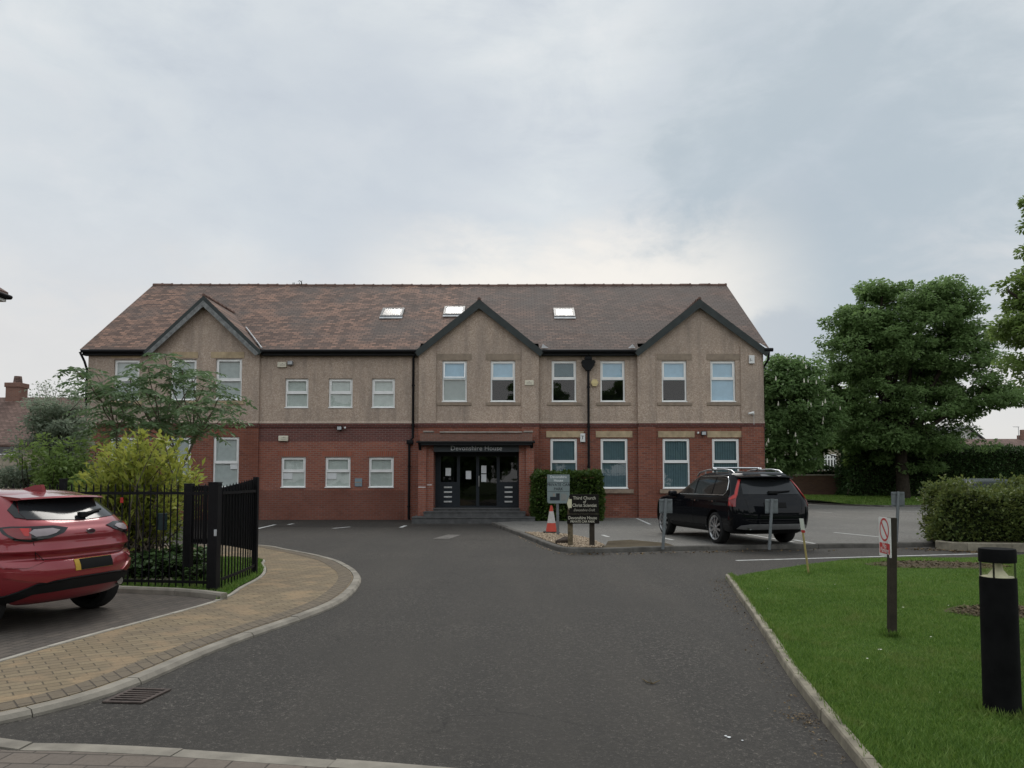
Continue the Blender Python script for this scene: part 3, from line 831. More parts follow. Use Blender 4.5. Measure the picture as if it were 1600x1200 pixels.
# ---- walls: brick below, pebbledash above, per bay
rb, rd = MB(), MB()
segs = [(XL, X1, YL, M['brick']), (X1, X2, YM, None), (X2, XA0, YM, None), (XA0, XA1, YA, None), (XA1, XB0, YN, None), (XB0, XB1, YA, None)]
DOOR = (FX(678, 29.2), FX(812, 29.2), 0.0, FZ(700, 29.2))
Z_PLUM = bz(690)
brick_l, brick_m, brick_r = MB(), MB(), MB()
for i, (a, b, y, _) in enumerate(segs):
    hs = HOLES + ([(DOOR[0], DOOR[1], -0.2, DOOR[3])] if i == 3 else [])
    wall_holes(rd, a, b, Z_BAND, Z_EAVE + 0.12, y - 0.02, hs, 0.16)
    tgt = (brick_l, brick_m, brick_m, brick_r, brick_r, brick_r)[i]
    if i in (1,):
        wall_holes(brick_m, a, b, Z_GND, Z_PLUM, y, hs)
    else:
        wall_holes(tgt, a, b, Z_GND, Z_BAND, y, hs)
plum = MB(); wall_holes(plum, X1, X2, Z_PLUM, Z_BAND, YM, [])
# returns where the bays step forward
for x, ya, yb in ((X1, YL, YM), (XA0, YA, YM), (XA1, YA, YN), (XB0, YA, YN)):
    rd.box(x - 0.001 if x in (X1, XA1) else x, x if x in (X1, XA1) else x + 0.001, ya - 0.02, yb, Z_BAND, Z_EAVE + 0.1)
    (brick_l if x == X1 else brick_r).box(x - 0.001 if x in (X1, XA1) else x, x if x in (X1, XA1) else x + 0.001, ya, yb, Z_GND, Z_BAND)
# end walls and the back
for x, y0 in ((XL, YL), (XR, YA)):
    s = 1 if x == XR else -1
    pts = [(x, y0, Z_BAND), (x, Y_BACK, Z_BAND), (x, Y_BACK, Z_EAVE), (x, Y_RIDGE, Z_RIDGE - 0.1), (x, y0, Z_EAVE)]
    rd.poly(pts if s > 0 else pts[::-1])
    (brick_r if s > 0 else brick_l).quad(*([(x, y0, Z_GND), (x, Y_BACK, Z_GND), (x, Y_BACK, Z_BAND), (x, y0, Z_BAND)][::s]))
rd.quad((XL, Y_BACK, Z_GND), (XR, Y_BACK, Z_GND), (XR, Y_BACK, Z_EAVE), (XL, Y_BACK, Z_EAVE))
# gables
def gable(xa, xb, y, apex_px, apex_py):
    ax, az = FX(apex_px, y, apex_py + 14), FZ(apex_py, y)
    return (xa + xb) / 2, az
GAB = []
for (pa, pb, apx, apy, y) in ((233, 410, 323, 465, YL), (652, 846, 749, 470, YA), (993, 1196, 1091, 469.5, YA)):
    xa, xb = FX(pa, y, 547), FX(pb, y, 547); xc = FX(apx, y, apy); za = FZ(apy, y)
    GAB.append((xa, xb, xc, za, y))
    k = 0.16
    rd.poly([(xa + k, y - 0.02, Z_EAVE + 0.12), (xb - k, y - 0.02, Z_EAVE + 0.12), (xc, y - 0.02, za - 0.12)])
rd.build('rendered_wall', M['dash'], B)
brick_l.build('brick_wall', M['brick'], B)
brick_m.build('brick_wall', M['brick_bright'], B)
brick_r.build('brick_wall', M['brick'], B)
o = plum.build('brick_band', M['brick_plum'], B)
# pilaster strips at the sides of the gabled bays
ps, pb_ = MB(), MB()
def zg(g_, x):
    xa, xb, xc, za, y = g_
    t = (x - xa) / (xc - xa) if x < xc else (xb - x) / (xb - xc)
    return Z_EAVE + (za - Z_EAVE) * max(0, t)
for g_, (p0, p1, p2, p3) in ((GAB[1], (654, 681, 815, 842)), (GAB[2], (997, 1025, 1159, 1192.5))):
    for a, b in ((p0, p1), (p2, p3)):
        xa, xb = FX(a, YA - 0.07), FX(b, YA - 0.07)
        y0 = YA - 0.07
        pts = [(xa, y0, Z_BAND + 0.003), (xb, y0, Z_BAND + 0.003), (xb, y0, zg(g_, xb) - 0.2), (xa, y0, zg(g_, xa) - 0.2)]
        ps.prism(pts, (0, 0.049, 0))
        ps.build('wall_pier', M['dash'], B); ps = MB()
        if a != 654: pb_.box(xa + 0.004, xb - 0.004, y0 + 0.01, YA - 0.001, Z_GND, Z_BAND - 0.16); pb_.build('brick_pier', M['brick'], B); pb_ = MB()
# moulded brick course under the render
bc = MB()
for (a, b, y, _) in segs:
    bc.box(a, b, y - 0.075, y - 0.003, Z_BAND - 0.075, Z_BAND - 0.004)
    bc.box(a, b, y - 0.045, y - 0.003, Z_BAND - 0.15, Z_BAND - 0.0755)
bc.build('string_course', M['brick_plum'], B)
# drip edge of the render
dr = MB()
for (a, b, y, _) in segs:
    dr.prism([(a, y - 0.02, Z_BAND + 0.09), (a, y - 0.085, Z_BAND), (a, y - 0.02, Z_BAND)], (b - a, 0, 0))
dr.build('render_drip', M['dash'], B)
# darker damp courses at the foot of the middle wall
dp = MB(); dp.box(X1 + 0.01, X2 - 0.28, YM - 0.012, YM - 0.002, Z_GND, bz(766)); dp.build('plinth', brick_mat('damp_brick', (0.235, 0.085, 0.058), (0.17, 0.065, 0.048), (0.17, 0.13, 0.11), 0.5), B)

# ---- windows
def slats(mb, x0, x1, z0, z1, y, pitch=0.09):
    n_ = max(2, int((x1 - x0) / pitch)); w_ = (x1 - x0) / n_
    for i in range(n_):
        a = x0 + i * w_
        mb.add([(a + 0.002, y, z0), (a + w_ * 1.02, y + 0.03, z0), (a + w_ * 1.02, y + 0.03, z1), (a + 0.002, y, z1)], [(0, 1, 2, 3)])
def window(box, y, kind, zt):
    x0, x1, z0, z1 = box
    yf, yb = y + 0.055, y + 0.125
    fr = MB(); t = 0.062
    fr.bbox(x0 + .003, x0 + t, yf, yb, z0 + .003, z1 - .003, .006); fr.bbox(x1 - t, x1 - .003, yf, yb, z0 + .003, z1 - .003, .006)
    fr.bbox(x0 + t + .001, x1 - t - .001, yf + .001, yb, z0 + .003, z0 + t + .015, .006); fr.bbox(x0 + t + .001, x1 - t - .001, yf + .001, yb, z1 - t, z1 - .003, .006)
    fr.bbox(x0 + t + .001, x1 - t - .001, yf - .008, yb, zt - .035, zt + .035, .006)
    # projecting uPVC cill
    fr.bbox(x0 - .01, x1 + .01, y - 0.045, yf - 0.002, z0 + .004, z0 + .04, .006)
    f = fr.build('window', M['upvc'], B)
    a, b = x0 + t, x1 - t
    s = .04
    # opening top light
    sa = MB()
    op = 0.16 if kind == 'open' else 0.0
    def sash_pts(xx, zz_, dy):  # hinged at the top
        f_ = (z1 - t - zz_) / (z1 - t - zt); return (xx, yf - 0.012 + dy - op * f_, zz_)
    for (ua, ub, va, vb) in ((a, a + s, zt + .036, z1 - t), (b - s, b, zt + .036, z1 - t), (a + s, b - s, zt + .036, zt + .036 + s), (a + s, b - s, z1 - t - s, z1 - t)):
        vs = [sash_pts(xx, zz_, dy) for zz_ in (va, vb) for dy in (0, .04) for xx in (ua, ub)]
        sa.add(vs, [(0, 2, 3, 1), (4, 5, 7, 6), (0, 1, 5, 4), (2, 6, 7, 3), (0, 4, 6, 2), (1, 3, 7, 5)])
    sa.build('sash', M['upvc'], f)
    gp = MB()
    gp.quad(sash_pts(a + s, zt + .036 + s, .02), sash_pts(b - s, zt + .036 + s, .02), sash_pts(b - s, z1 - t - s, .02), sash_pts(a + s, z1 - t - s, .02))
    gp.quad((a, yf + .03, z0 + t), (b, yf + .03, z0 + t), (b, yf + .03, zt - .035), (a, yf + .03, zt - .035))
    gp.build('pane', M['glass'], f)
    yb2 = yf + 0.046
    bl = MB()
    if kind in ('grey', 'beige', 'note', 'teal'):
        slats(bl, a + .003, b - .003, z0 + .03, z1 - .03, yb2)
        bl.build('blind', M[{'grey': 'blind_grey', 'beige': 'blind_beige', 'note': 'blind_beige', 'teal': 'teal_blind_reflection'}[kind]], f)
    elif kind == 'blue':
        bl.box(a + .003, b - .003, yb2, yb2 + .004, z0 + .03, z1 - .03); bl.build('blind', M['blue_blind_sky'], f)
    elif kind == 'open':
        bl.box(a + .003, b - .003, yb2, yb2 + .004, zt + .02, z1 - .03); bl.build('blind', M['blue_blind_sky'], f)  # blue sheet stands in for sky reflected in the top light
        bl = MB(); bl.box(a + .003, b - .003, yb2, yb2 + .004, z0 + .03, zt - .02); bl.build('blind', M['blind_taupe'], f)
    elif kind == 'dark':
        bl.box(a + .003, b - .003, yb2, yb2 + .004, zt + .10, z1 - .03); bl.build('blind', M['teal_blind_reflection'], f)  # added teal sheet stands in for the reflection in the upper pane
    elif kind == 'bluedark':
        bl.box(a + .003, b - .003, yb2, yb2 + .004, zt - .05, z1 - .03); bl.build('blind', M['blue_blind_sky'], f)  # blue sheet paints in the sky reflected by the upper pane
    if kind == 'note':
        nn = MB(); nn.box(a + .005, a + .37, yf + .022, yf + .027, zt - .30, zt - .06); nn.build('notice', M['paper'], f)
    return f
for wn, box in zip(WIN, HOLES):
    window(box, wn[4], wn[5], FZ(wn[6], wn[4]))
# dark rooms behind the unblinded panes
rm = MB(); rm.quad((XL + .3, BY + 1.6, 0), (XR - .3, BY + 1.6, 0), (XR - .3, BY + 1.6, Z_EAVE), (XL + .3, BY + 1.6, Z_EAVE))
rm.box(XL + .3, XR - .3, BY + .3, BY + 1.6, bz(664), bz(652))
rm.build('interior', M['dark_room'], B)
# paper in the left ground-floor window
nn = MB(); q = wbox(WIN[5]); nn.box(q[1] - .36, q[1] - .08, YL + .077, YL + .082, bz(733), bz(723.5)); nn.build('notice', M['paper'], B)

# lintels and sills
ls, lp = MB(), MB()
for (a, b) in ((174, 222), (270, 310), (330, 382)):
    ls.box(FX(a, YL, 555), FX(b, YL, 555), YL - .035, YL + .05, FZ(559.5, YL), FZ(550, YL)); ls.build('lintel', M['stone'], B); ls = MB(); ls.box(FX(a, YL, 628), FX(b, YL, 628), YL - .06, YL + .05, FZ(632, YL), FZ(626.6, YL)); ls.build('sill', M['stone'], B); ls = MB()
lt = MB()
for (a, b), y in (((853.5, 912), YN), ((931, 988), YN), ((1028, 1085), YA), ((1105, 1163), YA)):
    lt.box(FX(a, y), FX(b, y), y - .03, y + .05, FZ(683.5, y), FZ(673.5, y)); lt.build('lintel', M['stone'], B); lt = MB()
sl = MB()
for (a, b), y in (((853.5, 909), YN), ((932, 989), YN), ((1030, 1086), YA), ((1106, 1163), YA)):
    sl.bbox(FX(a, y), FX(b, y), y - .07, y + .04, FZ(771, y), FZ(764.6, y), .01); sl.build('sill', M['stone_dirty'], B); sl = MB()
for (a, b), y in (((683, 737), YA), ((759, 813), YA), ((855, 910), YN), ((931, 985), YN), ((1027, 1081), YA), ((1104, 1157), YA)):
    xa, xb = FX(a, y, 600), FX(b, y, 600)
    lp.box(xa, xb, y - .036, y + .04, FZ(562.6, y), FZ(553, y)); lp.build('lintel', M['painted_stone'], B); lp = MB(); lp.bbox(xa, xb, y - .06, y + .04, FZ(633.5, y), FZ(629, y), .008); lp.build('sill', M['painted_stone'], B); lp = MB()
# soldier courses over the small windows
sc_ = MB()
M['soldier'] = brick_mat('soldier_brick', (0.34, 0.105, 0.062), (0.26, 0.078, 0.048), (0.22, 0.17, 0.14), 0.3, 0.075, 0.225)
for i in (9, 10, 11):
    q = HOLES[i]; sc_.box(q[0] - .12, q[1] + .12, YM - .008, YM + .03, q[3], q[3] + .22); sc_.build('brick_arch', M['soldier'], B); sc_ = MB()

# ---- roof
rf = MB()
YE = BY - 0.32; ZE = Z_EAVE
OH = 0.22
sl_ = (Z_RIDGE - ZE) / (Y_RIDGE - YE)
nx = 44
def roof_y(t, x): return YE + (Y_RIDGE - YE) * t
vs, fs = [], []
rr = random.Random(5)
xs = sorted([XL - OH + (XR - XL + 2 * OH) * i / nx for i in range(nx + 1)] + [q for g_ in GAB for q in (g_[0] + .09, g_[0] + .11, g_[1] - .11, g_[1] - .09) if XL < q < XR])
nx = len(xs) - 1
sag = [rr.uniform(-0.012, 0.012) - 0.03 * math.sin(math.pi * i / nx) for i in range(nx + 1)]
nt_ = 12
for i, x in enumerate(xs):
    for j in range(nt_ + 1):
        t = j / nt_
        if j == 0 and any(g_[0] + .1 < x < g_[1] - .1 for g_ in GAB): t = (BY + .14 - YE) / (Y_RIDGE - YE)
        vs.append((x, YE + (Y_RIDGE - YE) * t, ZE + (Z_RIDGE - ZE) * t + sag[i] * t + rr.uniform(-.006, .006)))
for i in range(nx):
    for j in range(nt_):
        a = i * (nt_ + 1) + j; fs.append((a, a + nt_ + 1, a + nt_ + 2, a + 1))
rf.add(vs, fs)
rf.quad((xs[0], Y_RIDGE, Z_RIDGE - .01), (xs[-1], Y_RIDGE, Z_RIDGE - .01), (xs[-1], Y_BACK + .3, ZE), (xs[0], Y_BACK + .3, ZE))
rf.quad((xs[0], YE, ZE - .05), (xs[0], Y_RIDGE, Z_RIDGE - .05), (xs[0], Y_RIDGE, Z_RIDGE), (xs[0], YE, ZE))
rf.quad((xs[-1], YE, ZE), (xs[-1], Y_RIDGE, Z_RIDGE), (xs[-1], Y_RIDGE, Z_RIDGE - .05), (xs[-1], YE, ZE - .05))
def main_z(y): return ZE + sl_ * (y - YE)
yfr = {}
for gi, (xa, xb, xc, za, y) in enumerate(GAB):
    yf = y - (0.30 if gi == 0 else 0.22)
    zt = za + 0.02
    yb = YE + (zt - ZE) / sl_ + 0.12
    zl = ZE - 0.02
    for (xe, s) in ((xa, 1), (xb, -1)):
        k = 6
        q = [(xc, yf, zt), (xc, yb, zt), (xe, yb, zl), (xe, yf, zl)]
        rf.add([(*p,) for p in (q if s > 0 else q[::-1])], [(0, 1, 2, 3)])
        q2 = [(p[0], p[1], p[2] - 0.05) for p in q]
        rf.add(q2 if s < 0 else q2[::-1], [(0, 1, 2, 3)])
        rf.add([(xc, yf, zt), (xe, yf, zl), (xe, yf, zl - .05), (xc, yf, zt - .05)][::s], [(0, 1, 2, 3)])
RF = rf.build('roof', M['tiles'], B)
# ridge tiles: a run of half-round tiles with raised joints
rt = MB()
x = xs[0]
i = 0
while x < xs[-1] - .1:
    e = min(x + .45, xs[-1]); r1 = .085 + rr.uniform(-.006, .006)
    zz0 = Z_RIDGE - .03 - 0.03 * math.sin(math.pi * (x - xs[0]) / (xs[-1] - xs[0])) + rr.uniform(-.008, .008)
    rt.tube([(x, Y_RIDGE, zz0), (e - .05, Y_RIDGE, zz0)], r1, 8)
    rt.tube([(e - .06, Y_RIDGE, zz0 + .004), (e + .01, Y_RIDGE, zz0 + .004)], r1 + .014, 8)
    x = e
rt.build('ridge_tiles', M['ridge'], RF, smooth=50)
for gi, (xa, xb, xc, za, y) in enumerate(GAB):
    rt = MB()
    yf = y - (0.30 if gi == 0 else 0.22); zt = za + .02
    yb = YE + (zt - ZE) / sl_ + 0.1
    yy = yf
    while yy < yb - .05:
        e = min(yy + .45, yb)
        rt.tube([(xc, yy, zt), (xc, e - .03, zt)], .075, 8); rt.tube([(xc, e - .04, zt), (xc, e + .005, zt)], .092, 8); yy = e
    rt.build('ridge_tiles', M['ridge'], RF, smooth=50)
# lead at the feet of the gable valleys
ld = MB()
for px, s, gi in ((846, 1, 1), (993, -1, 2)):
    x = FX(px, 29.6, 545)
    zb = ZE + 0.05
    ld.add([(x, YE - .03, zb), (x + s * .28, YE - .03, zb), (x + s * .06, YE + .22, zb + .2)], [(0, 1, 2), (2, 1, 0)])
# pale mortar fillet down the right-hand valley of the left gable
xa, xb, xc, za, y = GAB[0]
p0 = Vector((xb, YE - .02, ZE + .02)); zt = za + .02
p1 = Vector((xc, YE + (zt - ZE) / sl_, zt))
ld.tube([p0 + Vector((.06, 0, .03)), p0.lerp(p1, .55) + Vector((.06, 0, .03))], .03, 6)
ld.build('flashing', M['lead'], RF)
# skylights
for (a, b, c, d) in ((598, 629, 481.5, 497), (695.5, 724.5, 479.5, 493.5), (867, 896, 481.5, 497.5)):
    py_, pm = (c + d) / 2, (a + b) / 2
    # meet the view ray with the roof slope
    dr_ = _ray(pm, py_); t = (ZE - sl_ * YE - CAM_H) / (dr_.z - sl_ * dr_.y); P = Vector((0, 0, CAM_H)) + dr_ * t
    ux = Vector((1, 0, 0)); us = Vector((0, 1, sl_)).normalized(); un = Vector((0, -sl_, 1)).normalized()
    wd = (b - a) / 1200 * P.y / 2; ht = 0.40
    sk = MB()
    for s in (-1, 1):
        sk.obox(P + ux * s * wd + un * .02, ux, .05, us, ht + .05, un, .05, 0)
        sk.obox(P + us * s * ht + un * .02, ux, wd - .051, us, .05, un, .048, 0)
    sk.quad(*[P + ux * i * wd + us * j * ht + un * .064 for i, j in ((-1, -1), (1, -1), (1, 1), (-1, 1))], 1)
    sk.quad(*[P + ux * i * wd + us * j * ht + un * .05 for i, j in ((-1, -1), (1, -1), (1, 1), (-1, 1))], 2)  # pale sheet under the glass stands in for the reflected sky
    sk.obox(P - us * (ht + .14) + un * .02, ux, wd + .06, us, .09, un, .012, 3)
    sk.build('skylight', [M['fascia'], M['roof_glass'], M['stone_grey'], M['lead']], RF)
# bargeboards
for gi, (xa, xb, xc, za, y) in enumerate(GAB):
    yf = y - (0.325 if gi == 0 else 0.245)
    w_ = 0.22 if gi == 0 else 0.27
    bb = MB()
    for xe in (xa, xb):
        d = Vector((xe - xc, 0, ZE - .02 - za)); d.normalize(); nrm = Vector((d.z, 0, -d.x)); nrm = nrm if nrm.z < 0 else -nrm
        p = Vector((xc, yf, za)); e = Vector((xe, yf, ZE - .02)); e = e + d * .12
        dv = Vector((0, 0, -w_ / abs(d.x)))
        s = -1 if xe == xa else 1
        bb.prism([p + Vector((s * .0006, 0, 0)), e, e + nrm * w_ * .9, p + dv + Vector((s * .0006, 0, 0))], (0, .024, 0))
    BBo = bb.build('bargeboard', M['barge_green'], B)
    if gi == 0:
        bg = MB()
        for xe in (xa, xb):
            d = Vector((xe - xc, 0, ZE - .02 - za)); d.normalize(); nrm = Vector((d.z, 0, -d.x)); nrm = nrm if nrm.z < 0 else -nrm
            p = Vector((xc, yf - .022, za)) + Vector((0, 0, -.14 / abs(d.x))); e = Vector((xe, yf - .022, ZE)) + nrm * .14
            s = -1 if xe == xa else 1
            dv = Vector((0, 0, -.17 / abs(d.x)))
            bg.prism([p + Vector((s * .0006, 0, 0)), e + d * .1, e + d * .06 + nrm * .16, p + dv + Vector((s * .0006, 0, 0))], (0, .02, 0))
        bg.build('bargeboard', M['barge_grey'], B)
    sf = MB()
    for xe in (xa, xb):
        q = [(xc, yf + .03, za - .10), (xc, y, za - .10), (xe, y, ZE - .12), (xe, yf + .03, ZE - .12)]
        sf.add(q, [(0, 1, 2, 3)])
    sf.build('soffit', M['barge_grey'] if gi == 0 else M['barge_green'], B)
# eaves: fascia, soffit and gutters between the gables
fa, gu = MB(), MB()
for a, b in ((XL - .15, GAB[0][0] - .02), (GAB[0][1] + .02, GAB[1][0] - .02), (GAB[1][1] + .02, GAB[2][0] - .02)):
    fa.box(a, b, YE + .05, YE + .075, ZE - .22, ZE - .03); fa.box(a, b, YE + .0755, BY - .02, ZE - .22, ZE - .20)
    gu.tube([(a, YE - .03, ZE - .07), (b, YE - .03, ZE - .07)], .065, 10)
gu.tube([(XR - .02, YE - .03, ZE - .02), (XR + .32, YE - .03, ZE - .02)], .075, 10)
fa.build('eaves_board', M['black_board'], B)
gu.build('gutter', M['black_iron'], B, smooth=40)
# rain pipes
def pipe(pts, r=.048):
    p = MB(); p.tube(pts, r, 10)
    for i in range(len(pts) - 1):
        a, b = Vector(pts[i]), Vector(pts[i + 1])
        if abs(b.z - a.z) > 1:
            z = min(a.z, b.z) + .5
            while z < max(a.z, b.z):
                p.lathe([(r + .018, -.03), (r + .018, .03)], (a.x, a.y, z), 'Z', 10); z += 1.55
    return p
yp = YN - .13
xh = FX(919.6, yp, 650)
p = pipe([(xh, yp, 0.02), (xh, yp, FZ(576, yp))])
p.prism([(xh - .24, yp - .10, FZ(563, yp)), (xh + .24, yp - .10, FZ(563, yp)), (xh + .24, yp - .10, FZ(571, yp)), (xh + .09, yp - .10, FZ(579, yp)), (xh - .09, yp - .10, FZ(579, yp)), (xh - .24, yp - .10, FZ(571, yp))], (0, .2, 0))
p.bbox(xh - .14, xh + .14, yp - .12, yp + .1, FZ(563, yp), FZ(557.5, yp), .02); p.box(xh - .27, xh + .27, yp - .11, yp + .1, FZ(567, yp), FZ(565, yp))
p.tube([(xh, yp, FZ(558, yp)), (xh, YE + .02, ZE - .1)], .05, 10)
p.build('rain_pipe', M['black_iron'], B, smooth=40)
xq = FX(642, YM - .1, 680); yq = YM - .1
p = pipe([(xq - .06, yq, .02), (xq - .06, yq, FZ(690, yq)), (xq + .08, yq, FZ(684, yq)), (xq + .08, yq, FZ(560, yq)), (xq + .22, YE, ZE - .1)])
p.bbox(xq - .16, xq + .1, yq - .1, yq + .08, FZ(694, yq), FZ(687.5, yq), .02)
p.build('rain_pipe', M['black_iron'], B, smooth=40)
xw = XL - .07
p = pipe([(xw, YL + .02, .02), (xw, YL + .02, Z_EAVE - .75), (xw - .02, YE + .1, Z_EAVE - .45), (xw - .14, YE - .02, Z_EAVE - .1)], .045)
p.build('rain_pipe', M['black_iron'], B, smooth=40)
xw = XR + .07
p = pipe([(xw, YA + .3, .02), (xw, YA + .3, Z_EAVE - .7), (xw + .08, YE + .02, Z_EAVE - .4), (xw + .1, YE - .02, Z_EAVE - .05)], .045)
p.build('rain_pipe', M['black_iron'], B, smooth=40)
# pale shelf under the cut-off bracket in the brickwork
# ---- small fittings on the wall
def fitting(name, px0, px1, py0, py1, Y, dep, mat, label=None, bev=.02):
    f = MB(); f.bbox(FX(px0, Y, (py0 + py1) / 2), FX(px1, Y, (py0 + py1) / 2), Y - dep, Y - .021, FZ(py1, Y), FZ(py0, Y), bev)
    o = f.build(name, mat, B)
    if label: o['label'] = label
    return o
for q, Y in (((434.5, 448.5, 566, 574.5), YM), ((820, 834, 594.5, 602.5), YA), ((436, 451, 681, 689.5), YM)):
    o = fitting('alarm_box', *q, Y, .11, M['cream_plastic'], None, .025)
    cx_, cz_ = (FX(q[0], Y - .11, q[2]) + FX(q[1], Y - .11, q[2])) / 2, (FZ(q[2], Y - .11) + FZ(q[3], Y - .11)) / 2
    f = MB()
    for k in (-1, 1): f.box(cx_ - .10, cx_ + .10, Y - .1145, Y - .109, cz_ + k * .028 - .006, cz_ + k * .028 + .006)
    f.prism([(cx_ - .03, Y - .112, cz_ + .045), (cx_ + .03, Y - .112, cz_ + .045), (cx_, Y - .112, cz_ + .08)], (0, .003, 0))
    f.build('logo', M['stone_grey'], o)
hx = MB(); Y = YN; cx_, cz_ = FX(928.6, Y, 598), FZ(598.5, Y)
hx.prism([(cx_ + .145 * math.cos(R(60 * k)), Y - .12, cz_ + .155 * math.sin(R(60 * k))) for k in range(6)], (0, .1, 0))
hx.prism([(cx_ + .1 * math.cos(R(60 * k)), Y - .128, cz_ + .105 * math.sin(R(60 * k))) for k in range(6)], (0, .0075, 0))
o = hx.build('alarm_box', M['yellow_plastic'], B); o['label'] = 'yellowed hexagonal alarm box'
o = fitting('alarm_box', 1169.5, 1178, 555.5, 568.5, YA - .07, .1, M['white_plastic'], 'white alarm box with a small emblem')
f = MB(); x_, z_ = FX(1173.7, YA - .17, 562), FZ(562, YA - .17)
f.box(x_ - .04, x_ - .02, YA - .174, YA - .169, z_ - .06, z_ + .06); f.box(x_ - .019, x_ + .045, YA - .174, YA - .169, z_ - .03, z_ - .01)
f.build('emblem', M['grey_plastic'], o)
o = fitting('junction_box', 906.3, 914.2, 677.5, 691, YN, .09, M['white_plastic'])
text_mesh('T', .2, (FX(910.3, YN - .09), YN - .092, FZ(684, YN - .09)), (1, 0, 0), (0, 0, 1), M['ink_dark'], 'lettering', o)
# flood lights
for px, py, Y in ((453.5, 567, YM), (530.5, 669, YM), (1099.5, 677, YA)):
    f = MB(); x_, z_ = FX(px, Y - .15, py), FZ(py, Y - .15)
    dark = px > 500
    f.bbox(x_ - .10, x_ + .10, Y - .2, Y - .08, z_ - .08, z_ + .08, .02)
    f.tube([(x_, Y - .09, z_ - .06), (x_, Y - .0, z_ - .1)], .02, 6)
    o = f.build('flood_light', M['black_iron'] if dark else M['grey_plastic'], B)
    gq = MB(); gq.box(x_ - .08, x_ + .08, Y - .206, Y - .2005, z_ - .06, z_ + .06); gq.build('lens', M['lead'], o)
    if dark:
        sgn = -1 if px > 1000 else 1
        sn = MB(); sn.lathe([(.001, -.045), (.035, -.03), (.045, 0), (.035, .03), (.001, .045)], (x_ + sgn * .2, Y - .1, z_ + .02), 'Z', 10)
        sn.tube([(x_ + sgn * .2, Y - .06, z_ + .02), (x_ + sgn * .2, Y, z_ + .02)], .02, 6); sn.build('sensor', M['white_plastic'], o, smooth=40)
# dome sensor on the left bay
sn = MB(); sn.lathe([(.001, -.05), (.04, -.03), (.05, 0), (.04, .03), (.001, .05)], (FX(323, YL - .08, 668), YL - .06, FZ(668, YL - .08)), 'Z', 10)
sn.build('sensor', M['white_plastic'], B, smooth=40)
# camera at the right-hand corner
Y = YA - .07; x_, z_ = FX(1176, Y, 645.5), FZ(645.5, Y)
f = MB(); f.bbox(x_ - .05, x_ + .05, Y - .06, Y, z_ - .06, z_ + .06, .01); f.tube([(x_, Y - .05, z_), (x_ - .04, Y - .14, z_)], .015, 6); f.tube([(x_ - .02, Y - .13, z_), (x_ - .22, Y - .2, z_ - .03)], .04, 10)
f.tube([(x_ + .04, Y - .01, z_ - .05), (x_ + .04, Y - .01, z_ - .45)], .007, 5)
f.build('security_camera', M['white_plastic'], B, smooth=40)
# blue-grey name plate beside the middle windows
o = fitting('wall_sign', 554.5, 566, 747.5, 760, YM, .035, M['sign_blue'], 'small blue grey plate', .006)
f = MB(); x0_, x1_ = FX(555.5, YM - .036), FX(565, YM - .036); f.box(x0_, x1_, YM - .0385, YM - .035, FZ(754.8, YM), FZ(752.6, YM)); f.box(x0_ + .04, x1_ - .04, YM - .0385, YM - .035, FZ(758, YM), FZ(757.2, YM))
f.build('lettering', M['stone_grey'], o)

# ---- porch
YP = 28.45                                   # front of the brick piers
porch = MB()
xpl0, xpl1, xpl2 = FX(653.5, YP), FX(666, YP), FX(677.5, YP + .12)
xpr0, xpr1, xpr2 = FX(811, YP + .12), FX(822, YP), FX(834.5, YP)
zt_ = FZ(694, YP)
porch.box(FX(656, YP), FX(832, YP), YP + .03, YA - .003, FZ(690, YP), FZ(676.5, YP))
PO = porch.build('porch', M['brick_brown'], B)
pr_ = MB(); pr_.box(xpl0, xpl1, YP, YA - .002, 0, zt_); pr_.box(xpl1, xpl2, YP + .12, YA - .002, 0, zt_); pr_.build('pier', M['brick_bright'], PO)
pr_ = MB(); pr_.box(xpr1, xpr2, YP, YA - .002, 0, zt_); pr_.box(xpr0, xpr1, YP + .12, YA - .002, 0, zt_); pr_.build('pier', M['brick_bright'], PO)
cp = MB(); cp.bbox(FX(687, YP), FX(816, YP), YP - .02, YA - .004, FZ(676.4, YP), FZ(674, YP), .01); cp.bbox(FX(661, YP), FX(677, YP), YP - .01, YP + .3, FZ(675.5, YP), FZ(673, YP), .01); cp.bbox(FX(818, YP), FX(833, YP), YP - .01, YP + .3, FZ(675.5, YP), FZ(673, YP), .01)
cp.build('coping', M['stone_grey'], PO)
cn = MB(); YC = YP - .28
cn.prism([(FX(650, YC), YC, FZ(691.5, YC)), (FX(650, YC), YP + .4, FZ(691.5, YC)), (FX(650, YC), YP + .4, FZ(687, YC)), (FX(650, YC), YC, FZ(690, YC))], (FX(836, YC) - FX(650, YC), 0, 0))
cn.box(FX(657, YC), FX(831, YC), YC + .05, YP - .001, FZ(695.5, YC), FZ(691.6, YC))
cn.prism([(FX(653, YC), YC + .05, FZ(691.6, YC)), (FX(653, YC), YP - .001, FZ(691.6, YC)), (FX(653, YC), YP - .001, FZ(703, YC))], (.1, 0, 0))
cn.prism([(FX(829, YC), YC + .05, FZ(691.6, YC)), (FX(829, YC), YP - .001, FZ(691.6, YC)), (FX(829, YC), YP - .001, FZ(700, YC))], (.1, 0, 0))
cn.build('canopy', M['black_board'], PO)
fs_ = MB(); YF = YP + .06
fs_.box(FX(677.7, YF), FX(810.8, YF), YF, YF + .07, FZ(706, YF), FZ(695.7, YF)); FO = fs_.build('name_fascia', M['fascia'], PO)
text_mesh('Devonshire House', .245, (FX(744.3, YF), YF - .002, FZ(700.6, YF)), (1, 0, 0), (0, 0, 1), M['letter_silver'], 'lettering', FO, .006, spacing=1.03)
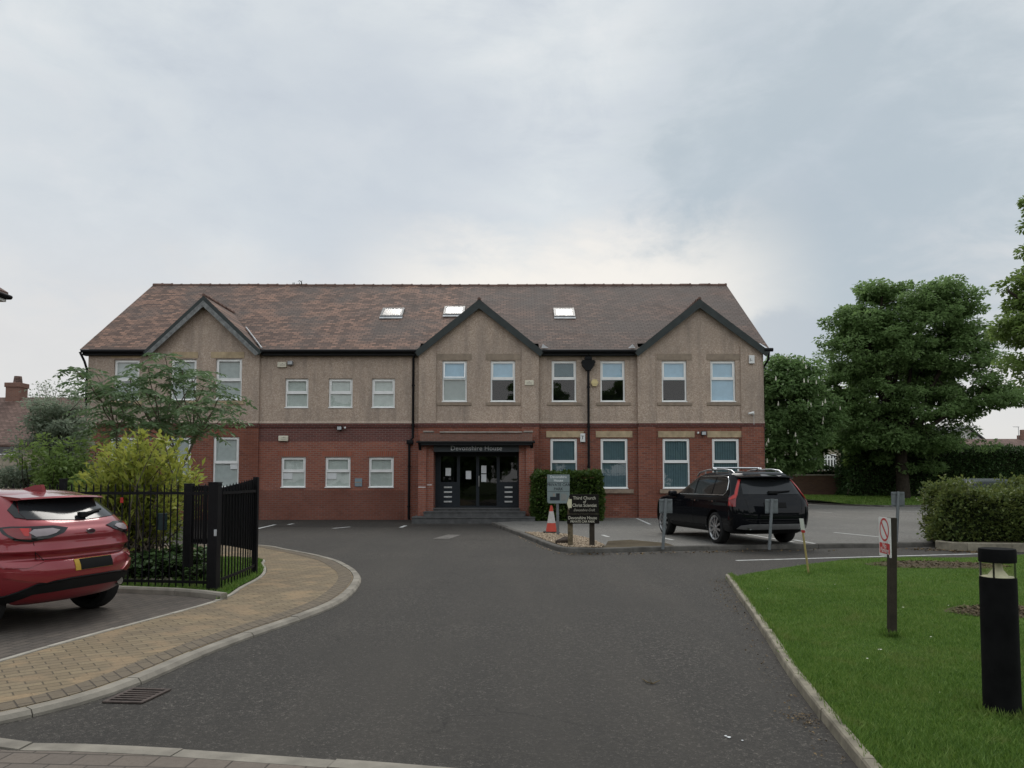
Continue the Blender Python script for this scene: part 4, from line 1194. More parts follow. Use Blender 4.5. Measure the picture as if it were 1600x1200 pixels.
# white marks on the left pier
wm = MB(); wm.box(FX(654, YP), FX(665.6, YP), YP - .006, YP - .001, FZ(761.8, YP), FZ(760.6, YP)); wm.box(FX(667, YP), FX(674.5, YP), YP + .114, YP + .119, FZ(758.2, YP), FZ(757, YP))
wm.build('paint_mark', M['paper'], PO)
# glazed door screen
YD = 29.25
x0, x1, zb, ztd = FX(686.5, YD), FX(810.5, YD), FZ(792.8, YD), FZ(705, YD)
ds = MB(); T = .045
mull = [x0, FX(716.5, YD), FX(746.5, YD), FX(778.5, YD), x1]
for k, xx in enumerate(mull): ds.box(xx - .06, xx + .06, YD, YD + .07, zb, ztd)
for k in range(4):
    a, b = mull[k] + .0605, mull[k + 1] - .0605
    ds.box(a, b, YD + .001, YD + .07, zb, zb + (.06 if k in (1, 2) else .1)); ds.box(a, b, YD + .001, YD + .07, ztd - .2, ztd)
    if k in (0, 3): ds.box(a, b, YD + .004, YD + .06, zb + .1005, FZ(753, YD))
ds.box(x0 - .3, x0 - .0605, YD + .02, YD + .06, zb - .3, ztd + .3); ds.box(x1 + .0605, x1 + .25, YD + .02, YD + .06, zb - .3, ztd + .3)
ds.box(x0 - .3, x1 + .25, YD + .02, YD + .06, ztd + .0005, ztd + .4)
DO = ds.build('entrance_door', M['door_frame'], B)
gp = MB()
for k in range(4):
    a, b = mull[k] + .0605, mull[k + 1] - .0605
    gp.quad((a, YD + .03, zb + .06 if k in (1, 2) else FZ(753, YD)), (b, YD + .03, zb + .06 if k in (1, 2) else FZ(753, YD)), (b, YD + .03, ztd - .2), (a, YD + .03, ztd - .2))
gp.build('door_glass', M['glass_dark'], DO)
lb = MB()
for pa, pb_2 in ((694, 706.5), (788.5, 800.8)):
    for py in (761.5, 769, 776.5, 784): lb.bbox(FX(pa, YD), FX(pb_2, YD), YD - .02, YD + .0035, FZ(py + 1.25, YD), FZ(py - 1.25, YD), .006)
lb.build('letter_plate', M['steel'], DO)
hd = MB(); xx = FX(748.6, YD); hd.tube([(xx, YD - .06, FZ(743.5, YD)), (xx, YD - .06, FZ(760, YD))], .016, 8); hd.tube([(xx, YD - .06, FZ(746, YD)), (xx, YD, FZ(746, YD))], .01, 6); hd.tube([(xx, YD - .06, FZ(758, YD)), (xx, YD, FZ(758, YD))], .01, 6)
hd.build('door_handle', M['steel'], DO, smooth=40)
pp = MB()
for q in ((696.3, 704.7, 731.3, 743.5), (728, 736.3, 735.8, 748.5), (752, 760, 727.5, 739.5)): pp.box(FX(q[0], YD), FX(q[1], YD), YD + .022, YD + .027, FZ(q[3], YD), FZ(q[2], YD))
pp.bbox(FX(752, YD), FX(760, YD), YD + .018, YD + .0285, FZ(753, YD), FZ(741, YD), .004)
pp.build('notice', M['paper'], DO)
pq = MB(); pq.box(FX(692, YD), FX(710, YD), YD + .10, YD + .105, FZ(752, YD), FZ(709, YD)); pq.build('poster', M['grey_plastic'], DO)
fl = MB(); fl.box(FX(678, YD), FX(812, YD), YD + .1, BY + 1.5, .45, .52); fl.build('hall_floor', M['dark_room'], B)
# steps
st = MB(); sn_ = MB()
YS = (27.45, 27.86, 28.25)
ZS = (FZ(808, YS[0]), FZ(799.6, YS[1]), zb - .005)
XS = ((FX(643, YS[0], 810), FX(836, YS[0], 810)), (FX(661.5, YS[1], 803), FX(821, YS[1], 803)), (FX(677, YS[2], 797), FX(812, YS[2], 797)))
zprev = -.05
for k in range(3):
    st.bbox(XS[k][0], XS[k][1], YS[k], YD + .3 if k == 2 else YP + .3, zprev + (.0 if k == 0 else .003), ZS[k] - .035, .006)
    sn_.bbox(XS[k][0] - .012, XS[k][1] + .012, YS[k] - .025, YD + .3 if k == 2 else YP + .299, ZS[k] - .034, ZS[k], .008)
    zprev = ZS[k]
ST = st.build('entrance_steps', M['step_stone'], B)
sn_.build('step_tread', M['step_nose'] if False else M['step_stone'], ST)
# air brick and the bricked patch low in the right-hand wall
ab = MB(); ab.box(FX(958, YN), FX(967, YN), YN - .012, YN + .002, FZ(799, YN), FZ(793.5, YN)); ab.build('air_brick', M['brick_bright'], B)
# ------------------------------------------------------------------ plants
def leaf_cards(name, pts, dirs, size, mat, parent, width=0.5, fold=0.12, seed=1, jitter=0.3, face=1.1):
    """one small folded leaf (two triangles' worth of quad) at every point, growing along dirs"""
    rg = np.random.default_rng(seed)
    n = len(pts)
    d = dirs / (np.linalg.norm(dirs, axis=1, keepdims=True) + 1e-9)
    r = rg.normal(size=(n, 3)) * .6 + np.array([0, 0, face]); s = np.cross(d, r); s /= (np.linalg.norm(s, axis=1, keepdims=True) + 1e-9)
    u = np.cross(s, d)
    Ls = (size * (1 + jitter * rg.uniform(-1, 1, n)))[:, None]
    W = Ls * width * 0.5
    p0 = pts; p1 = pts + d * Ls * 0.5 + s * W + u * Ls * fold; p2 = pts + d * Ls; p3 = pts + d * Ls * 0.5 - s * W + u * Ls * fold
    V = np.stack([p0, p1, p2, p3], 1).reshape(-1, 3)
    F = np.arange(4 * n).reshape(n, 4)
    return np_mesh(name, V, F, mat, parent)
def cluster_points(centres, radii, per, seed, flat=0.6):
    rg = np.random.default_rng(seed)
    P, D = [], []
    for c, r in zip(centres, radii):
        v = rg.normal(size=(per, 3)); v /= np.linalg.norm(v, axis=1, keepdims=True)
        q = v * (rg.uniform(0.15, 1, per) ** 0.5)[:, None] * r
        q[:, 2] *= flat
        P.append(c + q)
        d = v + rg.normal(size=(per, 3)) * 0.6; d[:, 2] = d[:, 2] * 0.5 - 0.25
        D.append(d)
    return np.concatenate(P), np.concatenate(D)
def limb(mb, a, b, r0, r1, rs, bend=0.12, n=5, seg=6):
    a, b = Vector(a), Vector(b); L_ = (b - a).length
    pts = [a]
    off = Vector((rs.uniform(-1, 1), rs.uniform(-1, 1), rs.uniform(-.2, .8))) * bend * L_
    for i in range(1, n + 1):
        t = i / n
        pts.append(a.lerp(b, t) + off * math.sin(math.pi * t) + Vector((rs.uniform(-1, 1), rs.uniform(-1, 1), rs.uniform(-1, 1))) * L_ * .02 * (1 if i < n else 0))
    mb.tube(pts, [r0 + (r1 - r0) * i / n for i in range(n + 1)], seg)
    return pts
def tree(name, label, cat, base, trunk_h, trunk_r, blobs, nclus, per, leaf, mat, seed, group=None, crad=(0.5, 1.0), twigs=True, lean=(0, 0), width=0.55, flat=0.6, blossoms=0, shell=0.5, origin_shift=None):
    rs = random.Random(seed); rg = np.random.default_rng(seed)
    t = thing(name, label, cat, base, group)
    base = Vector(base)
    vol = np.array([b[1][0] * b[1][1] * b[1][2] for b in blobs]) ** (2 / 3); vol /= vol.sum()
    cs, rad = [], []
    for k in rg.choice(len(blobs), nclus, p=vol):
        c, r = np.array(blobs[k][0]), np.array(blobs[k][1])
        v = rg.normal(size=3); v /= np.linalg.norm(v)
        if v[2] < -0.3: v[2] *= 0.5
        q = c + v * r * rg.uniform(shell, 1.0)
        cs.append(q); rad.append(rg.uniform(*crad))
    cs = np.array(cs)
    mb = MB()
    top = base + Vector((lean[0], lean[1], trunk_h))
    pts = limb(mb, base - Vector((0, 0, .1)), top, trunk_r, trunk_r * .62, rs, .03, 6, 10)
    # main limbs, each carrying boughs to clusters
    mains = []
    for b in blobs:
        e = Vector(b[0]) + Vector((rs.uniform(-.2, .2), rs.uniform(-.2, .2), rs.uniform(-.1, .3))) * b[1][0]
        s = pts[rs.choice([-1, -2, -3])]
        mains.append(limb(mb, s, e, trunk_r * rs.uniform(.35, .5), trunk_r * .14, rs, .1, 6, 7))
    if twigs:
        joints = [p for m_ in mains for p in m_[2:]]
        J = np.array([tuple(p) for p in joints])
        for q in cs[::2]:
            j = np.argmin(((J - q) ** 2).sum(1)); a = joints[j]
            limb(mb, a, Vector(q), trunk_r * .10, trunk_r * .025, rs, .12, 4, 4)
    mb.build('trunk', M['bark'], t, smooth=60)
    P, D = cluster_points(cs, rad, per, seed + 5, flat)
    P = P - 0; 
    cr = leaf_cards('crown', P, D, leaf, mat, t, width, seed=seed + 9)
    if blossoms:
        bl = MB()
        idx = rg.choice(len(cs), blossoms)
        for i in idx:
            q = cs[i] + np.array([rg.normal() * .25, -rad[i] * rg.uniform(.5, 1.0), rg.uniform(.0, .4)])
            bl.tube([(q[0], q[1], q[2]), (q[0], q[1], q[2] + .10), (q[0], q[1], q[2] + .25)], [.05, .042, .01], 5)
        o = bl.build('blossom', M['blossom'], t); o['kind'] = 'stuff'
    return t
# ---- the large round tree beyond the car park
def W(px, py, Y): return np.array(FP(px, py, Y))
D1 = 47.0
bl = [(W(1420, 520, D1), (4.2, 3.6, 3.0)), (W(1430, 470, D1), (2.9, 2.8, 1.9)), (W(1350, 560, D1), (2.6, 3.0, 2.6)), (W(1490, 560, D1), (3.0, 3.2, 2.5)), (W(1360, 630, D1), (3.2, 3.2, 1.9)),
      (W(1450, 640, D1), (3.4, 3.4, 1.8)), (W(1520, 620, D1 - 1), (2.6, 2.6, 1.4)), (W(1325, 500, D1), (1.3, 1.5, 1.0)), (W(1565, 625, D1 - 1), (1.5, 1.6, .8)), (W(1410, 580, D1 + 2.5), (4.0, 2.5, 3.2)),
      (W(1480, 480, D1), (2.0, 2.2, 1.4)), (W(1375, 455, D1), (1.5, 1.6, 1.0)), (W(1405, 690, D1 + .5), (3.8, 2.8, 1.5)), (W(1400, 725, D1 + .8), (2.6, 1.6, 1.0)), (W(1350, 680, D1), (2.2, 2.2, 1.3)), (W(1470, 690, D1), (2.6, 2.2, 1.1)), (W(1310, 610, D1), (1.4, 1.8, 1.4)), (W(1370, 515, D1), (2.4, 2.4, 2.0))]
tree('broadleaf_tree', 'large round crowned tree rising behind the clipped dark hedge', 'tree', (W(1412, 775, D1)[0], D1, .3), 4.2, .42, bl, 760, 165, .21, M['leaf_tree'], 21, crad=(.4, .9), width=.62, flat=.5)
# ---- horse chestnut in blossom behind the right end of the building
D2 = 45.0
bl = [(W(1222, 640, D2), (2.2, 2.2, 2.6)), (W(1240, 600, D2), (1.7, 1.8, 1.5)), (W(1205, 690, D2), (1.6, 2.0, 1.7)), (W(1250, 690, D2), (1.8, 2.0, 1.6)), (W(1275, 650, D2), (1.2, 1.6, 1.6)), (W(1205, 590, D2), (1.3, 1.6, 1.2)), (W(1190, 640, D2), (1.6, 1.6, 2.2)), (W(1230, 722, D2), (1.7, 1.8, .9)), (W(1205, 725, D2), (1.3, 1.6, .8))]
tree('chestnut_tree', 'chestnut tree with cream blossom candles beside the end wall of the building', 'tree', (W(1226, 775, D2)[0], D2 + .6, .2), 2.4, .26, bl, 300, 150, .25, M['leaf_chestnut'], 31, crad=(.45, .8), width=.5, blossoms=120)
# loose green tree between the chestnut and the round one
D3 = 53.0
bl = [(W(1290, 650, D3), (1.8, 1.8, 1.8)), (W(1315, 690, D3), (1.6, 1.8, 1.5)), (W(1270, 700, D3), (.9, 1.2, 1.2)), (W(1330, 640, D3), (1.9, 1.8, 1.6))]
tree('ash_tree', 'loose leafy small tree between the chestnut and the large round tree', 'tree', (W(1330, 760, D3)[0], D3, .5), 2.6, .14, bl, 110, 85, .3, M['leaf_oak'], 41, crad=(.35, .75))
# two thin saplings in front of the garden wall
for i, px in enumerate((1325, 1337)):
    d = 48.5
    t = thing('sapling', ('thin bare sapling stem leaning right before the brick garden wall', 'thin upright sapling stem where the garden wall meets the hedge')[i], 'sapling', (W(px, 770, d)[0], d, .4))
    mb = MB(); rs = random.Random(i)
    limb(mb, W(px, 772, d), W(px + (8, -3)[i], 728, d), .05, .02, rs, .05, 5, 5)
    mb.build('stem', M['bark_pale'], t)
    cs = np.array([W(px + (8, -3)[i] + dx, 722 - dy, d) for dx, dy in ((-6, 0), (5, 3), (0, 10), (-3, 16))])
    P, Dd = cluster_points(cs, [.35] * 4, 60, i + 70); leaf_cards('crown', P, Dd, .22, M['leaf_oak'], t)
# tree reaching in at the right-hand edge
D4 = 27.0
bl = [(W(1622, 470, D4), (1.1, 1.4, 1.1)), (W(1596, 520, D4), (.85, 1.2, .7)), (W(1640, 420, D4), (1.3, 1.4, 1.1)), (W(1610, 560, D4), (.7, 1.1, .6)), (W(1580, 455, D4), (.4, .6, .35)), (W(1680, 380, D4), (1.6, 1.8, 1.4)),
      (W(1700, 480, D4), (2.2, 2.2, 2.0)), (W(1650, 330, D4), (1.0, 1.2, .9)), (W(1720, 300, D4), (1.8, 1.8, 1.5)), (W(1780, 450, D4), (2.4, 2.4, 2.4)), (W(1605, 310, D4), (.22, .3, .35)), (W(1615, 590, D4), (.5, .8, .4))]
tree('oak_tree', 'bright green tree reaching in at the right edge of the photo', 'tree', (W(1760, 830, D4)[0], D4, .1), 4.6, .32, bl, 330, 110, .16, M['leaf_oak'], 51, crad=(.28, .55), width=.6)

# ---- hedges: leaf-covered clipped blocks
def hedge(name, label, box, n, leaf, mat, seed, rough=0.06, parent=None, faces='xXyZY', cat='hedge', top=None, wave=0.06):
    x0, x1, y0, y1, z0, z1 = box
    rg = np.random.default_rng(seed)
    t = thing(name, label, cat, ((x0 + x1) / 2, (y0 + y1) / 2, z0))
    dx, dy, dz = x1 - x0, y1 - y0, z1 - z0
    areas = {'x': dy * dz, 'X': dy * dz, 'y': dx * dz, 'Y': dx * dz, 'Z': dx * dy}
    tot = sum(areas[f] for f in faces)
    P, D = [], []
    def wob(a, b): return wave * (np.sin(a * 2.1 + seed) + np.sin(b * 3.3 + a * 1.2) + .6 * np.sin(a * 5.7 + b * 4.1))
    for f in faces:
        k = int(n * areas[f] / tot)
        a, b = rg.uniform(0, 1, k), rg.uniform(0, 1, k)
        dep = np.abs(rg.normal(0, rough, k)) * rg.choice([-.7, 1, 1], k)
        if f in 'xX':
            yy, zc = y0 + a * dy, z0 + b * dz
            xx = (x0 + dep + wob(yy, zc)) if f == 'x' else (x1 - dep - wob(yy, zc)); nr = np.array([-1 if f == 'x' else 1, 0, .25])
            P.append(np.stack([xx, yy, zc], 1))
        elif f in 'yY':
            xx, zc = x0 + a * dx, z0 + b * dz
            yy = (y0 + dep + wob(xx, zc)) if f == 'y' else (y1 - dep - wob(xx, zc)); nr = np.array([0, -1 if f == 'y' else 1, .25])
            P.append(np.stack([xx, yy, zc], 1))
        else:
            xx, yy = x0 + a * dx, y0 + b * dy
            P.append(np.stack([xx, yy, z1 - dep + wob(xx, yy)], 1)); nr = np.array([0, 0, 1.0])
        D.append(nr + rg.normal(size=(k, 3)) * .75)
    core = MB(); q = .13
    bm = bmesh.new(); bmesh.ops.create_grid(bm, x_segments=2, y_segments=2, size=1); bm.free()
    core.bbox(x0 + q, x1 - q, y0 + q, y1 - q, z0, z1 - q, min(.12, dz * .2))
    core.build('twigs', M['twig'], t)
    leaf_cards('foliage', np.concatenate(P), np.concatenate(D), leaf, mat, t, .6, seed=seed + 3)
    return t
HX0, HX1 = W(1334, 740, 48)[0], W(1640, 740, 48)[0] + 6
hedge('clipped_hedge', 'tall dark clipped hedge across the far side of the car park', (HX0, HX1, 48.2, 50.4, .3, FZ(701, 48.2)), 26000, .17, M['leaf_hedge'], 5, .10, wave=.05, faces='xyZ')
hedge('low_hedge', 'bushy knee high hedge with yellow tips beside the bollard light', (10.05, 15.4, 17.75, 18.95, .15, 1.36), 20000, .085, M['leaf_low_hedge'], 6, .10, wave=.10, faces='xyZY')
rs = random.Random(66); P, Dd = [], []; mb = MB()
hb = bpy.data.objects['low_hedge']
for i in range(150):
    fx, fy = rs.uniform(10.0, 15.3), rs.uniform(17.7, 18.9)
    if rs.random() < .35: a = Vector((fx, 17.75, rs.uniform(.5, 1.3))); d_ = Vector((rs.gauss(0, .4), -1, rs.uniform(.1, .8)))
    elif rs.random() < .2: a = Vector((10.08, fy, rs.uniform(.4, 1.3))); d_ = Vector((-1, rs.gauss(0, .4), rs.uniform(.1, .8)))
    else: a = Vector((fx, fy, 1.32)); d_ = Vector((rs.gauss(0, .35), rs.gauss(0, .35), 1))
    e = a + d_.normalized() * rs.uniform(.06, .22)
    mb.tube([a, e], [.005, .002], 3)
    for k in range(7): P.append(np.array(a.lerp(e, .3 + .7 * k / 6))); Dd.append(np.array(d_.normalized()) * .5 + np.array([rs.gauss(0, .7) for _ in range(3)]))
o = mb.build('shoot_stems', M['bark_pale'], hb); o['kind'] = 'stuff'
o = leaf_cards('shoots', np.array(P), np.array(Dd), .07, M['leaf_low_hedge'], hb, .6, seed=67)
hedge('laurel_hedge', 'glossy clipped laurel bush against the wall behind the signs', (FX(836, 27.6, 780), FX(940, 27.6, 780), 27.6, 28.9, .06, FZ(741.5, 27.6)), 7500, .13, M['leaf_laurel'], 7, .06, wave=.035, faces='xXyZ')
# low planting in front of the far garden wall and behind the railings
hedge('garden_hedge', 'low hedge on top of the garden wall line before the white framed house', (W(1232, 735, 52)[0], W(1335, 735, 52)[0], 51.2, 52.2, .4, FZ(733.5, 52)), 3500, .16, M['leaf_hedge'], 8, .08, faces='xyZ')

# ---- grey-green tree in front of the far-left house
D5 = 24.0
bl = [(W(95, 680, D5), (.95, 1.1, 1.1)), (W(74, 690, D5), (.7, 1.0, .9)), (W(110, 640, D5), (.6, .8, .6)), (W(70, 645, D5), (.6, .8, .55)), (W(110, 725, D5), (.8, .9, .8)), (W(40, 735, D5), (.9, .9, .6)), (W(20, 752, D5), (1., .9, .4))]
tree('silver_tree', 'hazy grey green tree before the house with the chimney', 'tree', (W(95, 800, D5)[0], D5, .05), 1.2, .11, bl, 170, 75, .12, M['leaf_grey'], 61, crad=(.2, .42), width=.45, shell=.3)
# wispy top shoots of the same garden: a thin-leaved shrub
t = thing('wispy_shrub', 'airy thin leaved shoots showing above the grey green tree', 'shrub', (W(90, 790, D5 + 1)[0], D5 + 1, .05))
mb = MB(); rs = random.Random(8); P, Dd = [], []
for i in range(34):
    px = rs.uniform(45, 130); py = rs.uniform(597, 625) + abs(px - 88) * .25
    e = W(px, py, D5 + 1 + rs.uniform(-.5, .5)); a = W(90 + (px - 90) * .3, 740, D5 + 1)
    pts = limb(mb, a, e, .014, .004, rs, .05, 6, 4)
    for p in pts[3:]:
        for k in range(9): P.append(np.array(p) + np.array([rs.gauss(0, .09), rs.gauss(0, .09), rs.gauss(0, .09)])); Dd.append([rs.gauss(0, 1), rs.gauss(0, 1), rs.gauss(.4, .6)])
mb.build('stem', M['bark_pale'], t)
leaf_cards('foliage', np.array(P), np.array(Dd), .10, M['leaf_grey'], t, .4, seed=4)

# ---- the frond-leaved tree by the left bay
D6 = 16.5
base6 = W(232, 850, D6); base6[2] = GARDEN_Z
t = thing('sumac_tree', 'spreading frond leaved tree in front of the left bay windows', 'tree', tuple(base6))
tips = [(118, 578), (150, 585), (176, 607), (203, 590), (228, 612), (232, 575), (258, 558), (262, 590), (285, 578), (300, 592), (296, 612), (318, 604), (345, 618), (322, 628), (300, 640), (276, 628), (252, 622), (232, 640), (206, 618), (186, 632), (160, 615), (150, 640),
        (346, 655), (326, 664), (300, 660), (274, 652), (250, 660), (222, 664), (198, 655), (172, 662), (162, 675), (205, 676), (280, 676), (312, 676), (190, 600), (245, 600), (310, 585), (340, 640), (215, 636), (262, 640), (288, 640), (182, 648), (140, 600)]
mb = MB(); rs = random.Random(17); P, Dd = [], []
hubs = [Vector(base6) + Vector((dx, dy, h)) for dx, dy, h in ((-.35, 0, 2.1), (.1, .2, 2.5), (.55, -.1, 2.2), (-.1, -.3, 1.9), (.9, .1, 2.4), (-.8, .1, 2.5))]
forks = [limb(mb, Vector(base6) - Vector((0, 0, .1)), h, .042, .024, rs, .08, 6, 7) for h in hubs]
rachis = MB()
for px, py in tips:
    e = Vector(W(px, py, D6 + rs.uniform(-1.3, 1.3)))
    h = min(hubs, key=lambda q: (q - e).length)
    limb(mb, h, e, .017, .008, rs, .10, 5, 5)
    for k in range(8):
        a = rs.uniform(0, 6.283); Lf = rs.uniform(.42, .62)
        d0 = Vector((math.cos(a), math.sin(a), rs.uniform(.05, .45)))
        prev = e; pts = [e]
        for j in range(1, 8):
            tt = j / 7
            p = e + Vector((d0.x, d0.y, 0)) * Lf * tt + Vector((0, 0, d0.z * Lf * tt - .42 * Lf * tt * tt))
            pts.append(p)
            tg = (p - prev).normalized(); side = tg.cross(Vector((0, 0, 1))).normalized()
            if j >= 2:
                for s_ in (-1, 1):
                    P.append(np.array(p)); Dd.append(np.array(side * s_ + tg * .45 + Vector((0, 0, -.3 + rs.gauss(0, .12)))))
            prev = p
        P.append(np.array(p)); Dd.append(np.array(tg))
        rachis.tube(pts[::2] + [pts[-1]] if len(pts) % 2 == 0 else pts[::2], .004, 3)
mb.build('trunk', M['bark_pale'], t, smooth=60)
leaf_cards('crown', np.array(P), np.array(Dd), .155, M['leaf_sumac'], t, .34, .05, seed=12, jitter=.2)
o = rachis.build('leaf_stalk', M['leaf_sumac'], t); o['kind'] = 'stuff'

# ---- the yellow-green shrub behind the railings
D7 = 13.2
base7 = np.array([W(205, 850, D7)[0], D7, GARDEN_Z])
t = thing('golden_shrub', 'tall yellow green shrub behind the black railings', 'shrub', tuple(base7))
mb = MB(); P, Dd = [], []; rs = random.Random(23)
shoots = []
for i in range(150):
    px = rs.gauss(200, 56); px = min(max(px, 82), 312)
    ctop = 686 + ((px - 225) / 92) ** 2 * 55 + (0 if px > 150 else 6)
    py = ctop + abs(rs.gauss(0, 34)) + rs.uniform(-24, 12)
    shoots.append((px, min(py, 800)))
for i in range(40): shoots.append((rs.uniform(120, 290), rs.uniform(740, 830)))
for px, py in shoots:
    e = Vector(W(px, py, D7 + rs.uniform(-.9, .9)))
    a = Vector((base7[0] + rs.uniform(-.5, .5), base7[1] + rs.uniform(-.4, .4), GARDEN_Z + rs.uniform(0, .5)))
    pts = limb(mb, a, e, .014, .004, rs, .14, 7, 4)
    for i in range(3, len(pts)):
        for k in range(4 if i < 6 else 11):
            q = pts[i - 1].lerp(pts[i], rs.random())
            P.append(np.array(q) + np.array([rs.gauss(0, .035) for _ in range(3)]))
            tg = (pts[i] - pts[i - 1]).normalized()
            Dd.append(np.array(tg) * .55 + np.array([rs.gauss(0, .7), rs.gauss(0, .7), rs.gauss(.1, .4)]))
mb.build('stem', M['bark_pale'], t)
leaf_cards('foliage', np.array(P), np.array(Dd), .145, M['leaf_yellow'], t, .38, .1, seed=33)
# a greener bush to its left
base8 = np.array([W(105, 830, 14.5)[0], 14.5, GARDEN_Z])
t = thing('green_shrub', 'mid green leafy bush left of the yellow green shrub', 'shrub', tuple(base8))
mb = MB(); cs = np.array([W(105 + rs.gauss(0, 22), 735 + rs.gauss(0, 22), 14.5 + rs.gauss(0, .35)) for _ in range(46)])
for q in cs: limb(mb, base8, Vector(q), .02, .006, rs, .1, 5, 4)
mb.build('stem', M['bark'], t)
P, Dd = cluster_points(cs, [.24] * len(cs), 60, 81, .8); leaf_cards('foliage', P, Dd, .12, M['leaf_oak'], t, .42, seed=82)
# a dark shrub filling the space under the fronds
base9 = np.array([W(175, 870, 14.6)[0], 14.6, GARDEN_Z])
t = thing('dark_shrub', 'dark green shrub low behind the railings under the yellow one', 'shrub', tuple(base9))
mb = MB(); cs = np.array([W(170 + rs.uniform(-95, 110), 800 + rs.uniform(-45, 40), 14.3 + rs.gauss(0, .5)) for _ in range(90)])
for q in cs[::2]: limb(mb, base9, Vector(q), .02, .006, rs, .15, 5, 4)
mb.build('stem', M['bark'], t)
P, Dd = cluster_points(cs, [.26] * len(cs), 55, 91, .8); leaf_cards('foliage', P, Dd, .12, M['leaf_oak'], t, .45, seed=92)
# broad-leaved ground plants just behind the railings
k = 0
for px, py, d, r in ((262, 905, 11.9, .3), (300, 880, 12.2, .34), (225, 890, 12.1, .34), (318, 905, 11.6, .24), (248, 860, 12.6, .36), (205, 905, 11.8, .3), (285, 850, 13.0, .4)):
    b = G(px, py, GARDEN_Z); b = Vector((W(px, py, d)[0], d, GARDEN_Z))
    if k == 0:
        lab_ = ['broad leaved ivy clump close behind the railing bars beside the gravel patch']
        t = thing('ivy_clump', 'broad leaved dark green clump low behind the railing bars', 'plant', tuple(b), 'ground plants behind the railings')
        rs2 = random.Random(55); P, Dd = [], []; mb = MB()
        for j in range(130):
            a = rs2.uniform(0, 6.28); rr_ = rs2.uniform(.05, 1) * .30; h = rs2.uniform(.04, .34) * (1.15 - rr_)
            p = b + Vector((math.cos(a) * rr_, math.sin(a) * rr_, h))
            mb.tube([b, b.lerp(p, .6) + Vector((0, 0, .05)), p], .006, 4)
            for q in range(3): P.append(np.array(p)); Dd.append(np.array([math.cos(a + rs2.gauss(0, .8)), math.sin(a + rs2.gauss(0, .8)), rs2.uniform(-.5, .15)]))
        mb.build('stem', M['bark'], t)
        leaf_cards('foliage', np.array(P), np.array(Dd), .10, M['leaf_ivy'], t, .8, .08, seed=5)
        proto = t
    else:
        c = copy_tree(proto); c.location = b; c.rotation_euler = (0, 0, k * 1.1); c.scale = (r / .32,) * 3
    k += 1

# ---- grass
def blades(name, poly, n, h, hfun, seed, wd=.006, dens=None, mat=None, kind='stuff', label='short mown grass'):
    rg = np.random.default_rng(seed)
    A = np.array([(p[0], p[1]) for p in poly]); lo, hi = A.min(0), A.max(0)
    pts = np.zeros((0, 2))
    while len(pts) < n:
        q = rg.uniform(lo, hi, (n, 2)); q = q[in_poly(q, poly)]
        if dens is not None: q = q[rg.uniform(0, 1, len(q)) < dens(q[:, 0], q[:, 1])]
        pts = np.concatenate([pts, q])
    pts = pts[:n]
    z = hfun(pts[:, 0], pts[:, 1])
    a = rg.uniform(0, 6.283, n); hh = h * rg.uniform(.5, 1.25, n); w_ = wd * rg.uniform(.7, 1.3, n)
    # broad patches grow taller
    hh *= 1 + .35 * np.sin(pts[:, 0] * 2.3 + 1.7 * np.sin(pts[:, 1] * 1.3)) * np.sin(pts[:, 1] * 1.9 + pts[:, 0])
    ln = rg.normal(0, .55, (n, 2)) * hh[:, None]
    b = np.stack([pts[:, 0], pts[:, 1], z - .004], 1)
    s = np.stack([np.cos(a), np.sin(a), np.zeros(n)], 1) * w_[:, None]
    tip = b + np.concatenate([ln, hh[:, None]], 1)
    V = np.stack([b - s, b + s, tip], 1).reshape(-1, 3)
    o = np_mesh(name, V, np.arange(3 * n).reshape(n, 3), mat or M['grass'])
    tag(o, label, 'grass', kind=kind)
    return o
lawn_vis = [p for p in offset_line(lline, 0.066)][::-1] + [Vector((p.x, p.y - .03)) for p in bline[:-8]] + [Vector((9.5, 12)), Vector((6.5, 5.2)), Vector((4.4, 4.0))]
MULCH = [(G(1468, 888.5, LAWN_Z), 1.15, .62), (G(1575, 962, LAWN_Z), .62, .42)]
def lawn_d(x, y):
    d = np.clip((9.0 / (np.hypot(x, y) + .1)) ** 1.6, .25, 2.6) / 2.6
    for c, rx, ry in MULCH:
        d = d * np.clip((np.hypot((x - c.x) / rx, (y - c.y) / ry) - .75) * 3, 0, 1)
    return d
blades('lawn_grass', lawn_vis, 230000, .034, lawn_h, 3, .0042, lawn_d, label='mown lawn grass on the right with a black bollard light')
# taller tufts along the edging and round the posts, and a few daisies
rg = np.random.default_rng(31); n = 2600
j = rg.integers(0, len(lline) - 1, n); tt = rg.random(n)[:, None]
Lp = np.array([tuple(p) for p in offset_line(lline, .085)]); q = Lp[j] * (1 - tt) + Lp[j + 1] * tt + rg.normal(0, .018, (n, 2))
ctr = [(G(1393.5, 985, .09), .07, 260), (G(1566, 1108, .07), .135, 420), (G(1264, 897, .05), .04, 80)]
for c_, r_, k_ in ctr:
    a = rg.uniform(0, 6.28, k_); rr_ = r_ + np.abs(rg.normal(0, .02, k_)); q = np.concatenate([q, np.stack([c_.x + rr_ * np.cos(a), c_.y + rr_ * np.sin(a)], 1)])
P = np.stack([q[:, 0], q[:, 1], np.maximum(lawn_h(q[:, 0], q[:, 1]), LAWN_Z) - .005], 1)
Dd = rg.normal(0, .45, (len(P), 3)); Dd[:, 2] = 1
o = leaf_cards('grass_tufts', P, Dd, .065, M['grass'], None, .09, .02, seed=32, face=0.1); tag(o, 'longer tufts of grass along the lawn edging and round the posts', 'grass', kind='stuff')
rg = np.random.default_rng(35); q = np.stack([rg.uniform(2.6, 7, 900), rg.uniform(5, 12, 900)], 1); q = q[in_poly(q, lawn_vis)][:24]
P = np.stack([q[:, 0], q[:, 1], lawn_h(q[:, 0], q[:, 1]) + .03], 1)
